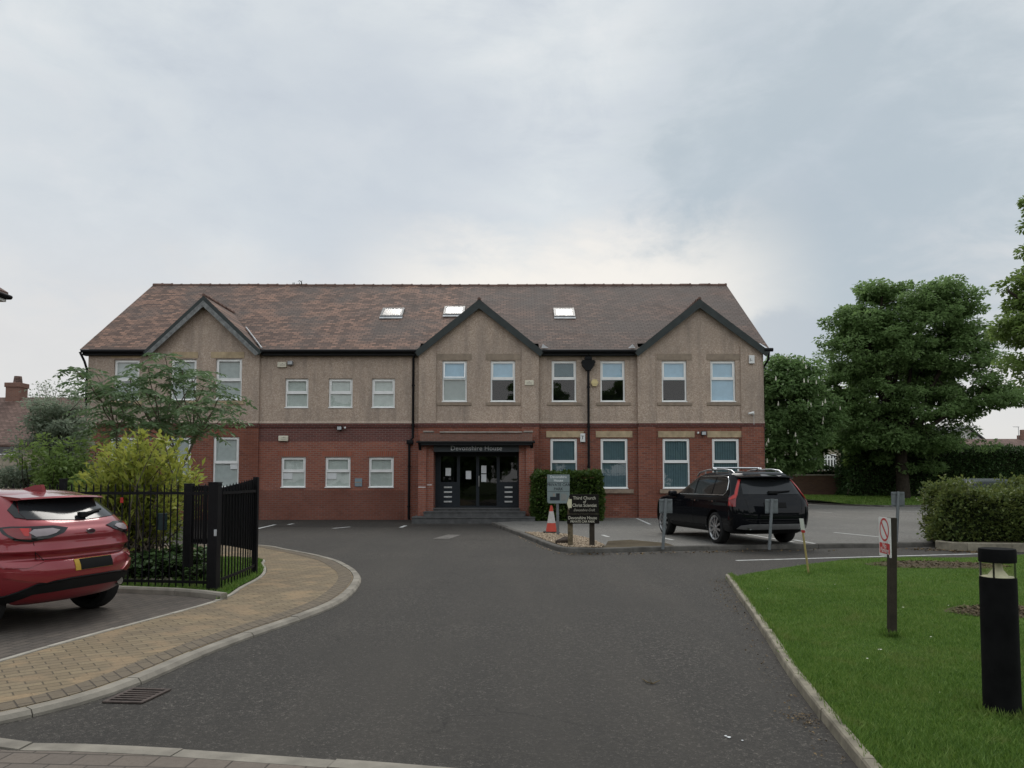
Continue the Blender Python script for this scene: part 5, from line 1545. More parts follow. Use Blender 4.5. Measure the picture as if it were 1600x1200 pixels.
o = leaf_cards('daisies', P, rg.normal(size=(len(P), 3)) * [1, 1, .15], .022, M['blossom'], None, .9, seed=36, face=3); tag(o, 'tiny white daisies scattered over the lawn', 'flowers', kind='stuff')
# bare bark patches on the lawn
for c, rx, ry in MULCH:
    pts = [(c.x + rx * 1.02 * math.cos(a) * (1 + .12 * math.sin(3 * a)), c.y + ry * 1.02 * math.sin(a) * (1 + .1 * math.sin(4 * a))) for a in np.linspace(0, 2 * math.pi, 28)[:-1]]
    terrain('bare_patch', [Vector(p) for p in pts], lambda x, y: lawn_h(x, y) + .006, M['soil'], .25)
    rg = np.random.default_rng(4); n = 700
    a = rg.uniform(0, 6.28, n); r_ = rg.uniform(0, 1, n) ** .5
    px_, py_ = c.x + rx * r_ * np.cos(a), c.y + ry * r_ * np.sin(a)
    P = np.stack([px_, py_, lawn_h(px_, py_) + .012], 1); Dd = rg.normal(size=(n, 3)); Dd[:, 2] *= .15
    o = leaf_cards('bark_chippings', P, Dd, .055, M['wood_old'], None, .4, seed=6); tag(o, 'pale bark chippings in a bare patch of the lawn', 'chippings', kind='stuff')
def near_i0(line, p): return min(range(len(line)), key=lambda i: (line[i] - p.xy).length)
# grass strip by the railings and long grass at the kerb edges
ein = offset_line(eline, .058); ea, eb = near_i0(ein, G1), near_i0(ein, Vector((-6.4, 15.5, 0)))
fs_poly = [Vector((p.x, p.y)) for p in ein[ea:eb]] + [Vector((-6.3, 15.0)), Vector((-5.0, 13.3)), Vector((-4.65, 12.2)), Vector((-4.5, 11.15)), Vector((-7, 11.4)), Vector((-7, 10.98))] + [Vector((q[0], q[1])) for q in reversed(gl2) if q[0] > -7]
fs_poly = list(fs_poly)
slab('turf_strip', fs_poly, PATH_Z + .018, M['turf'])
blades('strip_grass', fs_poly, 12000, .045, lambda x, y: np.full(len(x), PATH_Z + .018), 8, .006, label='narrow grass strip along the foot of the black railings')
gp_ = [Vector((-8.5, 11.4)), Vector((-4.5, 11.1)), Vector((-4.8, 14.2)), Vector((-9, 14.5))]
blades('garden_weeds', gp_, 7000, .10, lambda x, y: np.full(len(x), GARDEN_Z), 9, .009, label='weedy grass under the shrubs behind the railings')
vp = [Vector((p.x, p.y + .2)) for p in vline] + [Vector((30, 48.1)), Vector((W(1240, 770, 50)[0], 49.6))]
blades('verge_grass', vp, 16000, .09, lambda x, y: np.array([verge_h(a, b) for a, b in zip(x, y)]), 10, .03, label='grass verge at the foot of the far brick wall and hedge')

# ---- gravel and stones
def pebbles(name, poly, n, r, z, seed, mat, label, cat='gravel'):
    rg = np.random.default_rng(seed)
    A = np.array([(p[0], p[1]) for p in poly]); lo, hi = A.min(0), A.max(0)
    q = rg.uniform(lo, hi, (n * 8, 2)); q = q[in_poly(q, poly)][:n]; n = len(q)
    oc = np.array([(1, 0, 0), (-1, 0, 0), (0, 1, 0), (0, -1, 0), (0, 0, 1), (0, 0, -1)], float)
    fc = np.array([(0, 2, 4), (2, 1, 4), (1, 3, 4), (3, 0, 4), (2, 0, 5), (1, 2, 5), (3, 1, 5), (0, 3, 5)])
    V = oc[None] * rg.uniform(.55, 1.3, (n, 6, 1)) * (r * rg.uniform(.6, 1.5, n))[:, None, None]
    a = rg.uniform(0, 6.28, n); ca, sa = np.cos(a)[:, None], np.sin(a)[:, None]
    X, Y_ = V[:, :, 0] * ca - V[:, :, 1] * sa, V[:, :, 0] * sa + V[:, :, 1] * ca
    V = np.stack([X + q[:, 0:1], Y_ + q[:, 1:2], V[:, :, 2] * .7 + z + r * .3], 2).reshape(-1, 3)
    F = (fc[None] + (np.arange(n) * 6)[:, None, None]).reshape(-1, 3)
    o = np_mesh(name, V, F, mat); tag(o, label, cat, kind='stuff'); return o
def stone_mat(name, a, b, c):
    k = NM(name); g_ = k.n('NewGeometry')
    return k.done(k.ramp(g_.outputs['Random Per Island'], [(0.0, a), (.5, b), (1.0, c)]), .85, .25)
M['gravel'] = stone_mat('buff_gravel', (0.16, 0.115, 0.075), (0.30, 0.225, 0.15), (0.48, 0.39, 0.29))
M['cobble'] = stone_mat('garden_stones', (0.08, 0.07, 0.06), (0.17, 0.145, 0.12), (0.33, 0.28, 0.24))
def near_i(line, p): return min(range(len(line)), key=lambda i: (line[i] - p.xy).length)
pin2 = offset_line(pline, .142)
ga, gb_, gc = near_i(pin2, G(812, 838)), near_i(pin2, G(940, 863)), near_i(pin2, G(1062, 860))
gpoly = list(pin2[ga:gb_ + 1]) + [G(945, 852, PARK_Z), G(925, 843, PARK_Z), G(905, 838, PARK_Z), G(870, 833, PARK_Z), G(840, 832, PARK_Z)]
gpoly = [Vector((p[0], p[1], 0)) for p in gpoly]
slab('gravel_bed', gpoly, PARK_Z + .002, M['soil'])
pebbles('gravel', gpoly, 3600, .022, PARK_Z + .004, 2, M['gravel'], 'pale gravel round the foot of the two sign posts')
pebbles('gravel', [G(809, 837, 0), G(832, 847.5, 0), G(870, 862.5, 0), G(895, 867, 0), G(880, 867.5, 0), G(840, 855, 0), G(812, 841, 0)], 90, .014, .002, 12, M['gravel'], 'scattered gravel spilt over the kerb on to the road')
pebbles('garden_stones', [Vector((W(195, 900, 12)[0], 11.5)), Vector((W(292, 915, 12)[0], 11.5)), Vector((W(292, 870, 13.2)[0], 13.2)), Vector((W(195, 870, 13.2)[0], 13.2))], 900, .045, GARDEN_Z, 3, M['cobble'], 'loose stones in the garden behind the railings', 'stones')
# soil strip along the car-park kerb
slab('soil_strip', list(pin2[gb_:gc + 1]) + [G(1040, 848, PARK_Z), G(985, 843, PARK_Z), G(950, 845, PARK_Z), G(946, 852, PARK_Z)], PARK_Z - .004, M['soil'])
# leaf litter on the road edges
M['litter'] = stone_mat('dead_leaves', (0.05, 0.035, 0.02), (0.12, 0.08, 0.04), (0.24, 0.17, 0.09))
def litter(name, pts, spread, n, seed, label, z=.008, size=.045):
    rg = np.random.default_rng(seed); pts = [Vector((p[0], p[1])) for p in pts]
    P = []
    for i in range(n):
        j = rg.integers(0, len(pts) - 1); q = pts[j].lerp(pts[j + 1], rg.random())
        P.append((q.x + rg.normal() * spread, q.y + rg.normal() * spread, z + rg.uniform(0, .01)))
    Dd = rg.normal(size=(n, 3)); Dd[:, 2] *= .12
    o = leaf_cards(name, np.array(P), Dd, size, M['litter'], None, .55, seed=seed); tag(o, label, 'leaf litter', kind='stuff')
lo2 = [Vector((p.x - .12, p.y)) for p in lline]
litter('leaf_litter', lo2, .05, 240, 1, 'dead leaves along the lawn edging', size=.02)
litter('leaf_litter', [G(1122, 908), G(1134, 930), G(1154, 962)], .10, 150, 2, 'drift of dead leaves at the top corner of the lawn edging', size=.022)
litter('leaf_litter', [G(1228, 1118), G(1262, 1125), G(1272, 1135)], .06, 130, 5, 'small drift of dead leaves beside the lower lawn edging', size=.017)
litter('leaf_litter', [G(880, 866), G(960, 866.5), G(1050, 864), G(1150, 862.5), G(1300, 860)], .12, 260, 3, 'dead leaves in the gutter below the car park kerb', size=.05)
litter('leaf_litter', [G(1420, 858), G(1490, 861), G(1530, 864)], .2, 300, 4, 'brown leaves on the road by the low hedge', size=.05)
# ------------------------------------------------------------------ cars
def paint_mat(name, col, flake=0.5, coat=1.0, rough=0.35):
    k = NM(name)
    nz = k.noise(3.0, 5, 0.6); nf = k.noise(900, 1, 0.5)
    c = k.mix(k.ramp(nf, [(0.4, 0.0), (0.7, 0.35)]), col, tuple(min(1, q * 1.8 + .004) for q in col))
    k.set(k.b, Base_Color=c, Metallic=flake, Roughness=k.math('MULTIPLY_ADD', nz, .15, rough - .07))
    k.b.inputs['Coat Weight'].default_value = coat
    k.l(k.math('MULTIPLY_ADD', nz, .08, .02), k.b.inputs['Coat Roughness'])
    return k.m
M['paint_red'] = paint_mat('metallic_red_paint', (0.225, 0.014, 0.022), .35)
M['paint_black'] = paint_mat('black_paint', (0.004, 0.0045, 0.006), .0, .6)
for nm_ in ('paint_black',): M[nm_].node_tree.nodes['Principled BSDF'].inputs['Specular IOR Level'].default_value = 0.0
M['paint_black'].node_tree.nodes['Principled BSDF'].inputs['Coat IOR'].default_value = 1.4
M['paint_green'] = paint_mat('dark_green_car_paint', (0.02, 0.03, 0.03), .0, .1, .5)
M['paint_green'].node_tree.nodes['Principled BSDF'].inputs['Specular IOR Level'].default_value = 0.15
M['trim_black'] = simple('black_plastic_trim', (0.009, 0.009, 0.0095), .65, .2, var=.2)
M['gloss_black'] = simple('gloss_black', (0.008, 0.008, 0.009), .12, .5, var=.1)
M['privacy'] = simple('dark_car_glass', (0.010, 0.012, 0.014), .05, .6, var=.05)
M['car_glass'] = simple('rear_window_glass', (0.018, 0.020, 0.022), .12, .35, var=.05)
M['chrome'] = simple('chrome', (0.66, 0.67, 0.68), .15, .5, 1.0, var=.05)
M['alloy'] = simple('silver_alloy', (0.48, 0.49, 0.50), .3, .5, .9, var=.08)
M['alloy_dark'] = simple('dark_alloy', (0.05, 0.05, 0.055), .35, .5, .8, var=.08)
M['skid'] = simple('silver_bumper_trim', (0.30, 0.30, 0.305), .35, .5, .7, var=.1)
M['tyre'] = simple('tyre_rubber', (0.016, 0.016, 0.016), .85, .25, var=.25, bump=.2)
M['lens_red'] = simple('red_lamp_lens', (0.42, 0.018, 0.014), .15, .6, var=.15)
M['lens_dark_red'] = simple('dark_red_lamp_lens', (0.20, 0.018, 0.02), .15, .6, var=.15)
M['lens_clear'] = simple('clear_lamp_lens', (0.30, 0.25, 0.26), .12, .6, var=.12)
M['plate_yellow'] = simple('yellow_number_plate', (0.46, 0.29, 0.03), .5, .4, var=.05)
M['plate_black'] = simple('blank_black_panel', (0.004, 0.004, 0.004), .7, .2, var=.05)
M['badge'] = simple('dark_badge', (0.07, 0.03, 0.04), .25, .5, .3)

class Car:
    def __init__(s, name, label, loc, heading, keys, rear_c, front_c, wheels, paint, group=None, nlev=96):
        s.root = thing(name, label, 'car', (0, 0, 0), group, world=False)
        s.paint = paint
        K = np.array(keys, float); n = len(K)
        # Catmull-Rom through the level keys
        T = np.linspace(0, n - 1, nlev); lev = []
        for t in T:
            i = min(int(t), n - 2); f = t - i
            p0, p1, p2, p3 = K[max(i - 1, 0)], K[i], K[i + 1], K[min(i + 2, n - 1)]
            lev.append(.5 * (2 * p1 + (p2 - p0) * f + (2 * p0 - 5 * p1 + 4 * p2 - p3) * f * f + (3 * p1 - p0 - 3 * p2 + p3) * f ** 3))
        vs, fs = [], []
        N_ = None
        for z, xr, xf, w_ in lev:
            def corner(tab):
                zz_ = [q[0] for q in tab]; return np.interp(z, zz_, [q[1] for q in tab]), np.interp(z, zz_, [q[2] for q in tab])
            rx, ry = corner(rear_c); fx, fy = corner(front_c)
            ry = min(ry, w_ * .98); fy = min(fy, w_ * .98); Lz = xf - xr; rx = min(rx, Lz * .45); fx = min(fx, Lz * .45)
            h = []
            for i in range(5): h.append((xr, (w_ - ry) * i / 5))
            for i in range(11):
                a = math.pi / 2 * i / 11; h.append((xr + rx * (1 - math.cos(a)), w_ - ry + ry * math.sin(a)))
            for i in range(28): h.append((xr + rx + (xf - fx - xr - rx) * i / 28, w_))
            for i in range(11):
                a = math.pi / 2 * i / 11; h.append((xf - fx + fx * math.sin(a), w_ - fy + fy * math.cos(a)))
            for i in range(6): h.append((xf, (w_ - fy) * (1 - i / 5)))
            loop = h + [(x, -y) for x, y in reversed(h[1:-1])]
            N_ = len(loop)
            vs += [(x, y, z) for x, y in loop]
        nl = len(lev)
        for j in range(nl - 1):
            for i in range(N_):
                i2 = (i + 1) % N_
                fs.append((j * N_ + i, j * N_ + i2, (j + 1) * N_ + i2, (j + 1) * N_ + i))
        fs = [f[::-1] for f in fs]
        fs.append(tuple(range(N_)))
        fs.append(tuple((nl - 1) * N_ + i for i in reversed(range(N_))))
        mb = MB(); mb.add(vs, fs)
        s.body = mb.build('body', [paint, M['trim_black']], s.root)
        bm = bmesh.new(); bm.from_mesh(s.body.data); bmesh.ops.recalc_face_normals(bm, faces=bm.faces[:]); bm.to_mesh(s.body.data)
        s.bvh = BVHTree.FromBMesh(bm); bm.free()
        # wheel arches
        cut = MB()
        xs_, track, rad, tw = wheels
        for x in xs_:
            for sd_ in (-1, 1):
                pts = [(x + (rad + .055) * math.cos(a), sd_ * (track - .30), rad + (rad + .055) * math.sin(a)) for a in np.linspace(0, 2 * math.pi, 41)[:-1]]
                cut.prism(pts, (0, sd_ * .9, 0))
        c = cut.build('cutter', M['trim_black'])
        bm = bmesh.new(); bm.from_mesh(c.data); bmesh.ops.recalc_face_normals(bm, faces=bm.faces[:]); bm.to_mesh(c.data); bm.free()
        md = s.body.modifiers.new('arch', 'BOOLEAN'); md.object = c; md.operation = 'DIFFERENCE'; md.solver = 'EXACT'
        dg = bpy.context.evaluated_depsgraph_get(); dg.update()
        me = bpy.data.meshes.new_from_object(s.body.evaluated_get(dg))
        s.body.modifiers.clear(); s.body.data = me; me.name = 'body'
        bpy.data.objects.remove(c)
        me.materials.clear(); me.materials.append(paint); me.materials.append(M['trim_black'])
        zmin = min(k[0] for k in keys)
        for p in me.polygons:
            p.use_smooth = True
            cc = p.center
            inarch = any(abs(math.hypot(cc.x - x, cc.z - rad) - (rad + .055)) < .012 and abs(p.normal.y) < .5 for x in xs_) and abs(cc.y) < track + .08
            flatin = abs(abs(cc.y) - (track - .30)) < .02 and abs(p.normal.y) > .9
            p.material_index = 1 if (inarch or flatin or cc.z < zmin + .001) else 0
        me.set_sharp_from_angle(angle=R(35))
        s.root.location = loc; s.root.rotation_euler = (0, 0, heading)
    def hit(s, o, d):
        o, d = Vector(o), Vector(d).normalized()
        h = s.bvh.ray_cast(o - d * 6, d)
        if h[0] is None:
            h = s.bvh.find_nearest(o)
        n = h[1]
        if n.dot(d) > 0: n = -n
        return h[0], n
    def frame(s, d):
        d = Vector(d).normalized(); U = Vector((0, 0, 1)).cross(d)
        return d, U.normalized() * 1
    def pt(s, d, u, v, off=0.0):
        d = Vector(d).normalized()
        U = Vector((d.y, -d.x, 0)).normalized()       # to the left as seen looking along d is -U
        if abs(d.x) > abs(d.y): U = U if U.y > 0 else -U
        else: U = U if U.x > 0 else -U
        p, n = s.hit(U * u + Vector((0, 0, v)), d)
        return p + n * off, n
    def panel(s, name, d, poly, mat, off=.006, thick=.03, step=.05, parent=None, chain=None):
        P2 = []
        n = len(poly)
        for i in range(n):
            a, b = Vector(poly[i]), Vector(poly[(i + 1) % n]); k = max(1, int((b - a).length / step))
            P2 += [a.lerp(b, j / k) for j in range(k)]
        nb = len(P2)
        xs = np.arange(min(p.x for p in P2), max(p.x for p in P2), step); ys = np.arange(min(p.y for p in P2), max(p.y for p in P2), step)
        gx, gy = np.meshgrid(xs, ys); gp = np.stack([gx.ravel(), gy.ravel()], 1); gp = gp[in_poly(gp, [tuple(p) for p in P2])]
        B_ = np.array([tuple(p) for p in P2])
        inner = [Vector(q) for q in gp if ((B_ - q) ** 2).sum(1).min() > (step * .35) ** 2]
        res = delaunay_2d_cdt(P2 + inner, [(i, (i + 1) % nb) for i in range(nb)], [], 1, 1e-6)
        dv = Vector(d).normalized()
        V, NN = [], []
        for q in res[0]:
            p, nn = s.pt(d, q.x, q.y, off); V.append(p); NN.append(nn)
        F = [tuple(f) for f in res[2]]
        cnt = {}
        for f in F:
            for i in range(3):
                e = (f[i], f[(i + 1) % 3]); cnt[e] = cnt.get(e, 0) + 1
        m = len(V); mp = {}; V2 = list(V); F2 = []
        a, b, c = (V[i] for i in F[0]); flip = (b - a).cross(c - a).dot(dv) > 0
        for f in F: F2.append(f[::-1] if flip else f)
        for (i, j) in list(cnt):
            if (j, i) in cnt: continue
            for q in (i, j):
                if q not in mp: mp[q] = len(V2); V2.append(V[q] - NN[q] * thick)
            qd = (i, mp[i], mp[j], j); F2.append(qd if not flip else qd[::-1])
        mb = MB(); mb.add(V2, F2)
        return mb.build(name, mat, parent or s.root, smooth=40)
    def strip(s, name, d, line, r, mat, off=.004, parent=None, step=.06, mb=None):
        pts = []
        for i in range(len(line) - 1):
            a, b = Vector(line[i]), Vector(line[i + 1]); k = max(1, int((b - a).length / step))
            for j in range(k): pts.append(s.pt(d, *a.lerp(b, j / k), off)[0])
        pts.append(s.pt(d, *line[-1], off)[0])
        m_ = mb or MB(); m_.tube(pts, r, 6)
        if mb is None: return m_.build(name, mat, parent or s.root, smooth=50)
    def wheel(s, x, y, r, tw, side, spokes, rim_r, rim_mat, twin=False):
        t = MB(); yo = y
        h = tw / 2
        t.lathe([(rim_r, -h * .8), (rim_r + .02, -h), (r - .05, -h), (r - .012, -h * .82), (r, -h * .5), (r, h * .5), (r - .012, h * .82), (r - .05, h), (rim_r + .02, h), (rim_r, h * .8), (rim_r - .01, 0), (rim_r, -h * .8)], (x, y, r), 'Y', 40)
        w_ = t.build('wheel', M['tyre'], s.root, smooth=40)
        q = MB(); f = side * h
        q.lathe([(rim_r + .012, f * .93), (rim_r - .02, f * .80), (rim_r - .035, f * .2)], (x, y, r), 'Y', 40, cap=False)
        for k in range(spokes):
            a = 2 * math.pi * k / spokes + .2
            for da in ((-.09, .09) if twin else (0,)):
                dx, dz = math.cos(a + da), math.sin(a + da)
                c = Vector((x + dx * rim_r * .54, y + f * .78, r + dz * rim_r * .54))
                q.obox(c, (dx, 0, dz), rim_r * .46, (0, 1, 0), .012, (-dz, 0, dx), rim_r * (.045 if twin else .085))
        q.lathe([(.001, f * .93), (.06, f * .9), (.075, f * .7)], (x, y, r), 'Y', 16)
        q.build('rim', rim_mat, w_, smooth=40)
        k = MB(); k.lathe([(rim_r - .03, f * .15), (.001, f * .15)], (x, y, r), 'Y', 24); k.build('brake_disc', M['trim_black'], w_)
        return w_
    def mirror_(s, x, y, z, side, mat):
        mb = MB(); mb.bbox(x - .07, x + .10, y - .10, y + .10, z - .07, z + .08, .035); mb.tube([(x + .02, y - side * .08, z - .05), (x + .03, y - side * .22, z - .07)], .025, 6)
        mb.build('door_mirror', mat, s.root, smooth=50)

# ---------------- red crossover on the left
RW = G(143, 950, PATH_Z - .006)
hd = R(166)
keys = [(.25, .30, 4.05, .74), (.28, .16, 4.14, .82), (.38, .07, 4.18, .875), (.50, .015, 4.2, .895), (.60, .0, 4.2, .90), (.655, .012, 4.19, .90), (.70, .035, 4.17, .90), (.735, .085, 4.15, .90), (.775, .080, 4.12, .897), (.815, .042, 4.08, .895), (.84, .050, 4.05, .893), (.90, .072, 4.0, .888), (.955, .070, 3.9, .875), (1.0, .085, 3.75, .86), (1.05, .13, 3.3, .84), (1.10, .175, 3.0, .815),
        (1.18, .27, 2.72, .77), (1.27, .39, 2.45, .715), (1.345, .50, 2.2, .66), (1.395, .62, 2.0, .60), (1.425, .80, 1.85, .50), (1.44, 1.0, 1.7, .30)]
rear_c = [(.25, .48, .72), (.6, .50, .74), (.9, .46, .66), (1.1, .40, .58), (1.4, .30, .44)]
front_c = [(.25, .5, .6), (1.0, .6, .6), (1.4, .4, .4)]
fw = Vector((math.cos(hd), math.sin(hd), 0)); lf = Vector((-fw.y, fw.x, 0))
loc = RW - (fw * .74 - lf * .775); loc.z = PATH_Z - .006
car = Car('parked_car', 'metallic red crossover car parked before the black railings', loc, hd, keys, rear_c, front_c, ((.74, 3.32), .775, .325, .22), M['paint_red'])
for x in (.74, 3.32):
    for sd_ in (1, -1): car.wheel(x, sd_ * .775, .325, .215, sd_, 5, .225, M['alloy_dark'])
bk = (1, 0, 0)
car.panel('rear_window', bk, [(-.60, 1.135), (0, 1.105), (.60, 1.135), (.60, 1.2), (.50, 1.335), (0, 1.345), (-.50, 1.335), (-.60, 1.2)], M['car_glass'], .007)
for sd_ in (1, -1):
    car.panel('pillar_trim', bk, [(sd_ * .605, 1.14), (sd_ * .665, 1.155), (sd_ * .655, 1.23), (sd_ * .51, 1.335), (sd_ * .605, 1.2)][::sd_], M['gloss_black'], .008)
    dd = (1, -sd_ * .85, 0)
    U_ = lambda x, y: (x * .85 * sd_ + y) / math.hypot(1, .85) if False else None
    # corner lamps: (u, z) in the plane seen from behind the corner
    lp_ = [(.28, 1.035), (.42, 1.065), (.66, 1.065), (.80, 1.07), (.90, 1.06), (.86, 1.0), (.76, .935), (.62, .915), (.45, .945), (.32, .99)]
    f_ = -1 if sd_ < 0 else 1
    poly = [(u * f_, z) for u, z in lp_]
    lamp = car.panel('tail_lamp', dd, poly, M['gloss_black'], .010, .04, .04)
    poly = [(u * f_, z) for u, z in [(.62, 1.045), (.78, 1.052), (.86, 1.045), (.82, .995), (.74, .952), (.62, .94)]]
    car.panel('lens', dd, poly, M['lens_dark_red'], .014, .01, .03, lamp)
    poly = [(u * f_, z) for u, z in [(.36, 1.015), (.43, 1.035), (.60, 1.03), (.64, 1.0), (.58, .965), (.48, .97), (.40, .99)]]
    car.panel('lens', dd, poly, M['lens_clear'], .0165, .01, .03, lamp)
    poly = [(u * f_, z) for u, z in [(.64, 1.04), (.72, 1.044), (.68, .975), (.64, .972)]]
    car.panel('lens', dd, poly, M['lens_red'], .0175, .01, .03, lamp)
# roof spoiler
sp = MB()
prof = [(.66, 1.405), (.30, 1.372), (.285, 1.355), (.34, 1.345), (.60, 1.35)]
vs, fs = [], []
NS = 13
for i in range(NS):
    t = -1 + 2 * i / (NS - 1); y = .56 * t; b_ = .14 * t * t; dz = -.018 * t * t
    for x, z in prof: vs.append((x + b_, y, z + dz))
for i in range(NS - 1):
    for j in range(5): fs.append((i * 5 + j, i * 5 + (j + 1) % 5, (i + 1) * 5 + (j + 1) % 5, (i + 1) * 5 + j))
fs += [tuple(range(5))[::-1], tuple((NS - 1) * 5 + j for j in range(5))]
sp.add(vs, fs); o = sp.build('spoiler', M['paint_red'], car.root, smooth=35)
bm = bmesh.new(); bm.from_mesh(o.data); bmesh.ops.recalc_face_normals(bm, faces=bm.faces[:]); bm.to_mesh(o.data); bm.free()
# number plate: yellow, its characters covered by a black block
pl_ = car.panel('number_plate', bk, [(-.26, .59), (.26, .59), (.26, .70), (-.26, .70)], M['plate_yellow'], .009, .012)
car.panel('blank_panel', bk, [(-.258, .593), (.195, .592), (.20, .697), (-.255, .698)], M['plate_black'], .0115, .004, .05, pl_)
# lower black diffuser and its grey lip
car.panel('diffuser', bk, [(-.80, .40), (-.62, .475), (-.3, .505), (.3, .505), (.62, .475), (.84, .36), (.88, .28), (.78, .285), (.62, .385), (.3, .40), (-.3, .40), (-.62, .385), (-.74, .36)], M['trim_black'], .010, .03)
car.strip('trim_lip', bk, [(-.84, .39), (-.62, .488), (-.3, .518), (.3, .518), (.62, .488), (.86, .35)], .010, M['trim_black'], .008)
for sd_ in (1, -1):
    car.panel('bumper_crease', (1, -sd_ * .85, 0), [(u * sd_, z) for u, z in [(.50, .705), (.88, .715), (.84, .665), (.64, .655)]], M['paint_red'], .014, .03, .03)
    car.panel('bumper_crease', (1, -sd_ * .85, 0), [(u * sd_, z) for u, z in [(.36, .525), (.52, .60), (.86, .62), (.85, .575), (.62, .525), (.48, .50)]], M['paint_red'], .016, .03, .03)
car.panel('plate_recess', bk, [(-.44, .545), (.44, .545), (.36, .735), (-.36, .735)], M['paint_red'], -.004, .004)
ex = MB(); ex.tube([(.28, -.50, .385), (.10, -.50, .385)], .052, 14, cap=False); ex.tube([(.105, -.50, .385), (.26, -.50, .385)], .045, 14); ex.build('exhaust', M['chrome'], car.root, smooth=40)
# crease ledges, shut lines, badge, aerial, wiper
for ln in ([(-.64, .82), (-.60, .73), (-.36, .72), (.36, .72), (.60, .73), (.64, .82)],):
    car.strip('shut_line', bk, ln, .0035, M['trim_black'], .0005)
car.strip('shut_line', (1, -.85, 0), [(.60, .91), (.57, .80), (.50, .72)], .0035, M['trim_black'], .0005)
bd = MB()
p, n = car.pt(bk, 0, .985, .004)
bd.prism([(p.x - .012, .06 * math.cos(a), p.z + .026 * math.sin(a)) for a in np.linspace(0, 2 * math.pi, 25)[:-1]], (.02, 0, 0))
ob = bd.build('badge', M['chrome'], car.root)
bi = MB(); bi.prism([(p.x - .0155, .050 * math.cos(a), p.z + .018 * math.sin(a)) for a in np.linspace(0, 2 * math.pi, 25)[:-1]], (.003, 0, 0)); bi.build('emblem', M['badge'], ob)
fin = MB(); fin.prism([(.70, -.025, 1.408), (1.02, -.02, 1.43), (.80, -.012, 1.485), (.72, -.012, 1.49)], (0, .045, 0)); fin.build('aerial', M['paint_red'], car.root, smooth=30)
wp = MB(); a = car.pt(bk, -.02, 1.14, .03)[0]; b = car.pt(bk, -.36, 1.19, .025)[0]; wp.tube([a, b], [.02, .012], 6); wp.bbox(a.x - .03, a.x + .03, a.y - .05, a.y + .05, a.z - .03, a.z + .03, .01)
wp.build('wiper', M['trim_black'], car.root)
# side windows and sill trim
for sd_ in (1, -1):
    car.panel('side_window', (0, -sd_, 0), [(2.6, 1.075), (1.85, 1.075), (1.85, 1.33), (2.12, 1.335)], M['privacy'], .006)
    car.panel('side_window', (0, -sd_, 0), [(1.79, 1.075), (1.0, 1.085), (.98, 1.13), (1.3, 1.30), (1.79, 1.33)], M['privacy'], .006)
    car.panel('sill_trim', (0, -sd_, 0), [(2.88, .27), (1.2, .27), (1.2, .37), (2.88, .37)], M['trim_black'], .008)
    car.mirror_(2.75, sd_ * .97, 1.02, sd_, M['paint_red'])
    a0 = [(.74 + .40 * math.cos(t_), .325 + .40 * math.sin(t_)) for t_ in np.linspace(.25, 2.75, 13)]
    car.strip('arch_trim', (0, -sd_, 0), a0, .016, M['paint_red'], -.004)
refl = MB(); p, n = car.pt((1, -.85, 0), .9, .47, .006); refl.obox(p, (.65, .76, 0), .05, (0, 0, 1), .012, (.76, -.65, 0), .006); refl.build('reflector', M['lens_red'], car.root)

# ---------------- black SUV in front of the right-hand bay
LW = G(1124, 849, PARK_Z - .012); hd = R(102)
keys = [(.26, .34, 4.60, .80), (.30, .16, 4.78, .90), (.40, .05, 4.92, .945), (.55, .01, 4.95, .96), (.72, .0, 4.95, .965), (.88, .03, 4.92, .965), (.99, .07, 4.80, .955), (1.06, .10, 4.5, .935), (1.10, .12, 4.0, .92), (1.15, .15, 3.62, .895),
        (1.28, .24, 3.25, .85), (1.42, .35, 2.92, .80), (1.54, .45, 2.62, .75), (1.62, .54, 2.38, .70), (1.665, .68, 2.15, .61), (1.69, .95, 1.9, .40)]
rear_c = [(.26, .36, .50), (.6, .34, .46), (1.0, .30, .40), (1.3, .28, .34), (1.6, .26, .3)]
front_c = [(.26, .5, .6), (1.0, .7, .6), (1.5, .4, .4)]
fw = Vector((math.cos(hd), math.sin(hd), 0)); lf = Vector((-fw.y, fw.x, 0))
loc = LW - (fw * 1.08 + lf * .835); loc.z = PARK_Z - .012
suv = Car('parked_suv', 'glossy black estate car with roof rails parked beside the low hedge', loc, hd, keys, rear_c, front_c, ((1.08, 4.06), .835, .37, .26), M['paint_black'])
for x in (1.08, 4.06):
    for sd_ in (1, -1): suv.wheel(x, sd_ * .835, .37, .25, sd_, 10, .272, M['alloy'])
suv.panel('rear_window', bk, [(-.70, 1.16), (.70, 1.16), (.66, 1.36), (.60, 1.53), (-.60, 1.53), (-.66, 1.36)], M['car_glass'], .006)
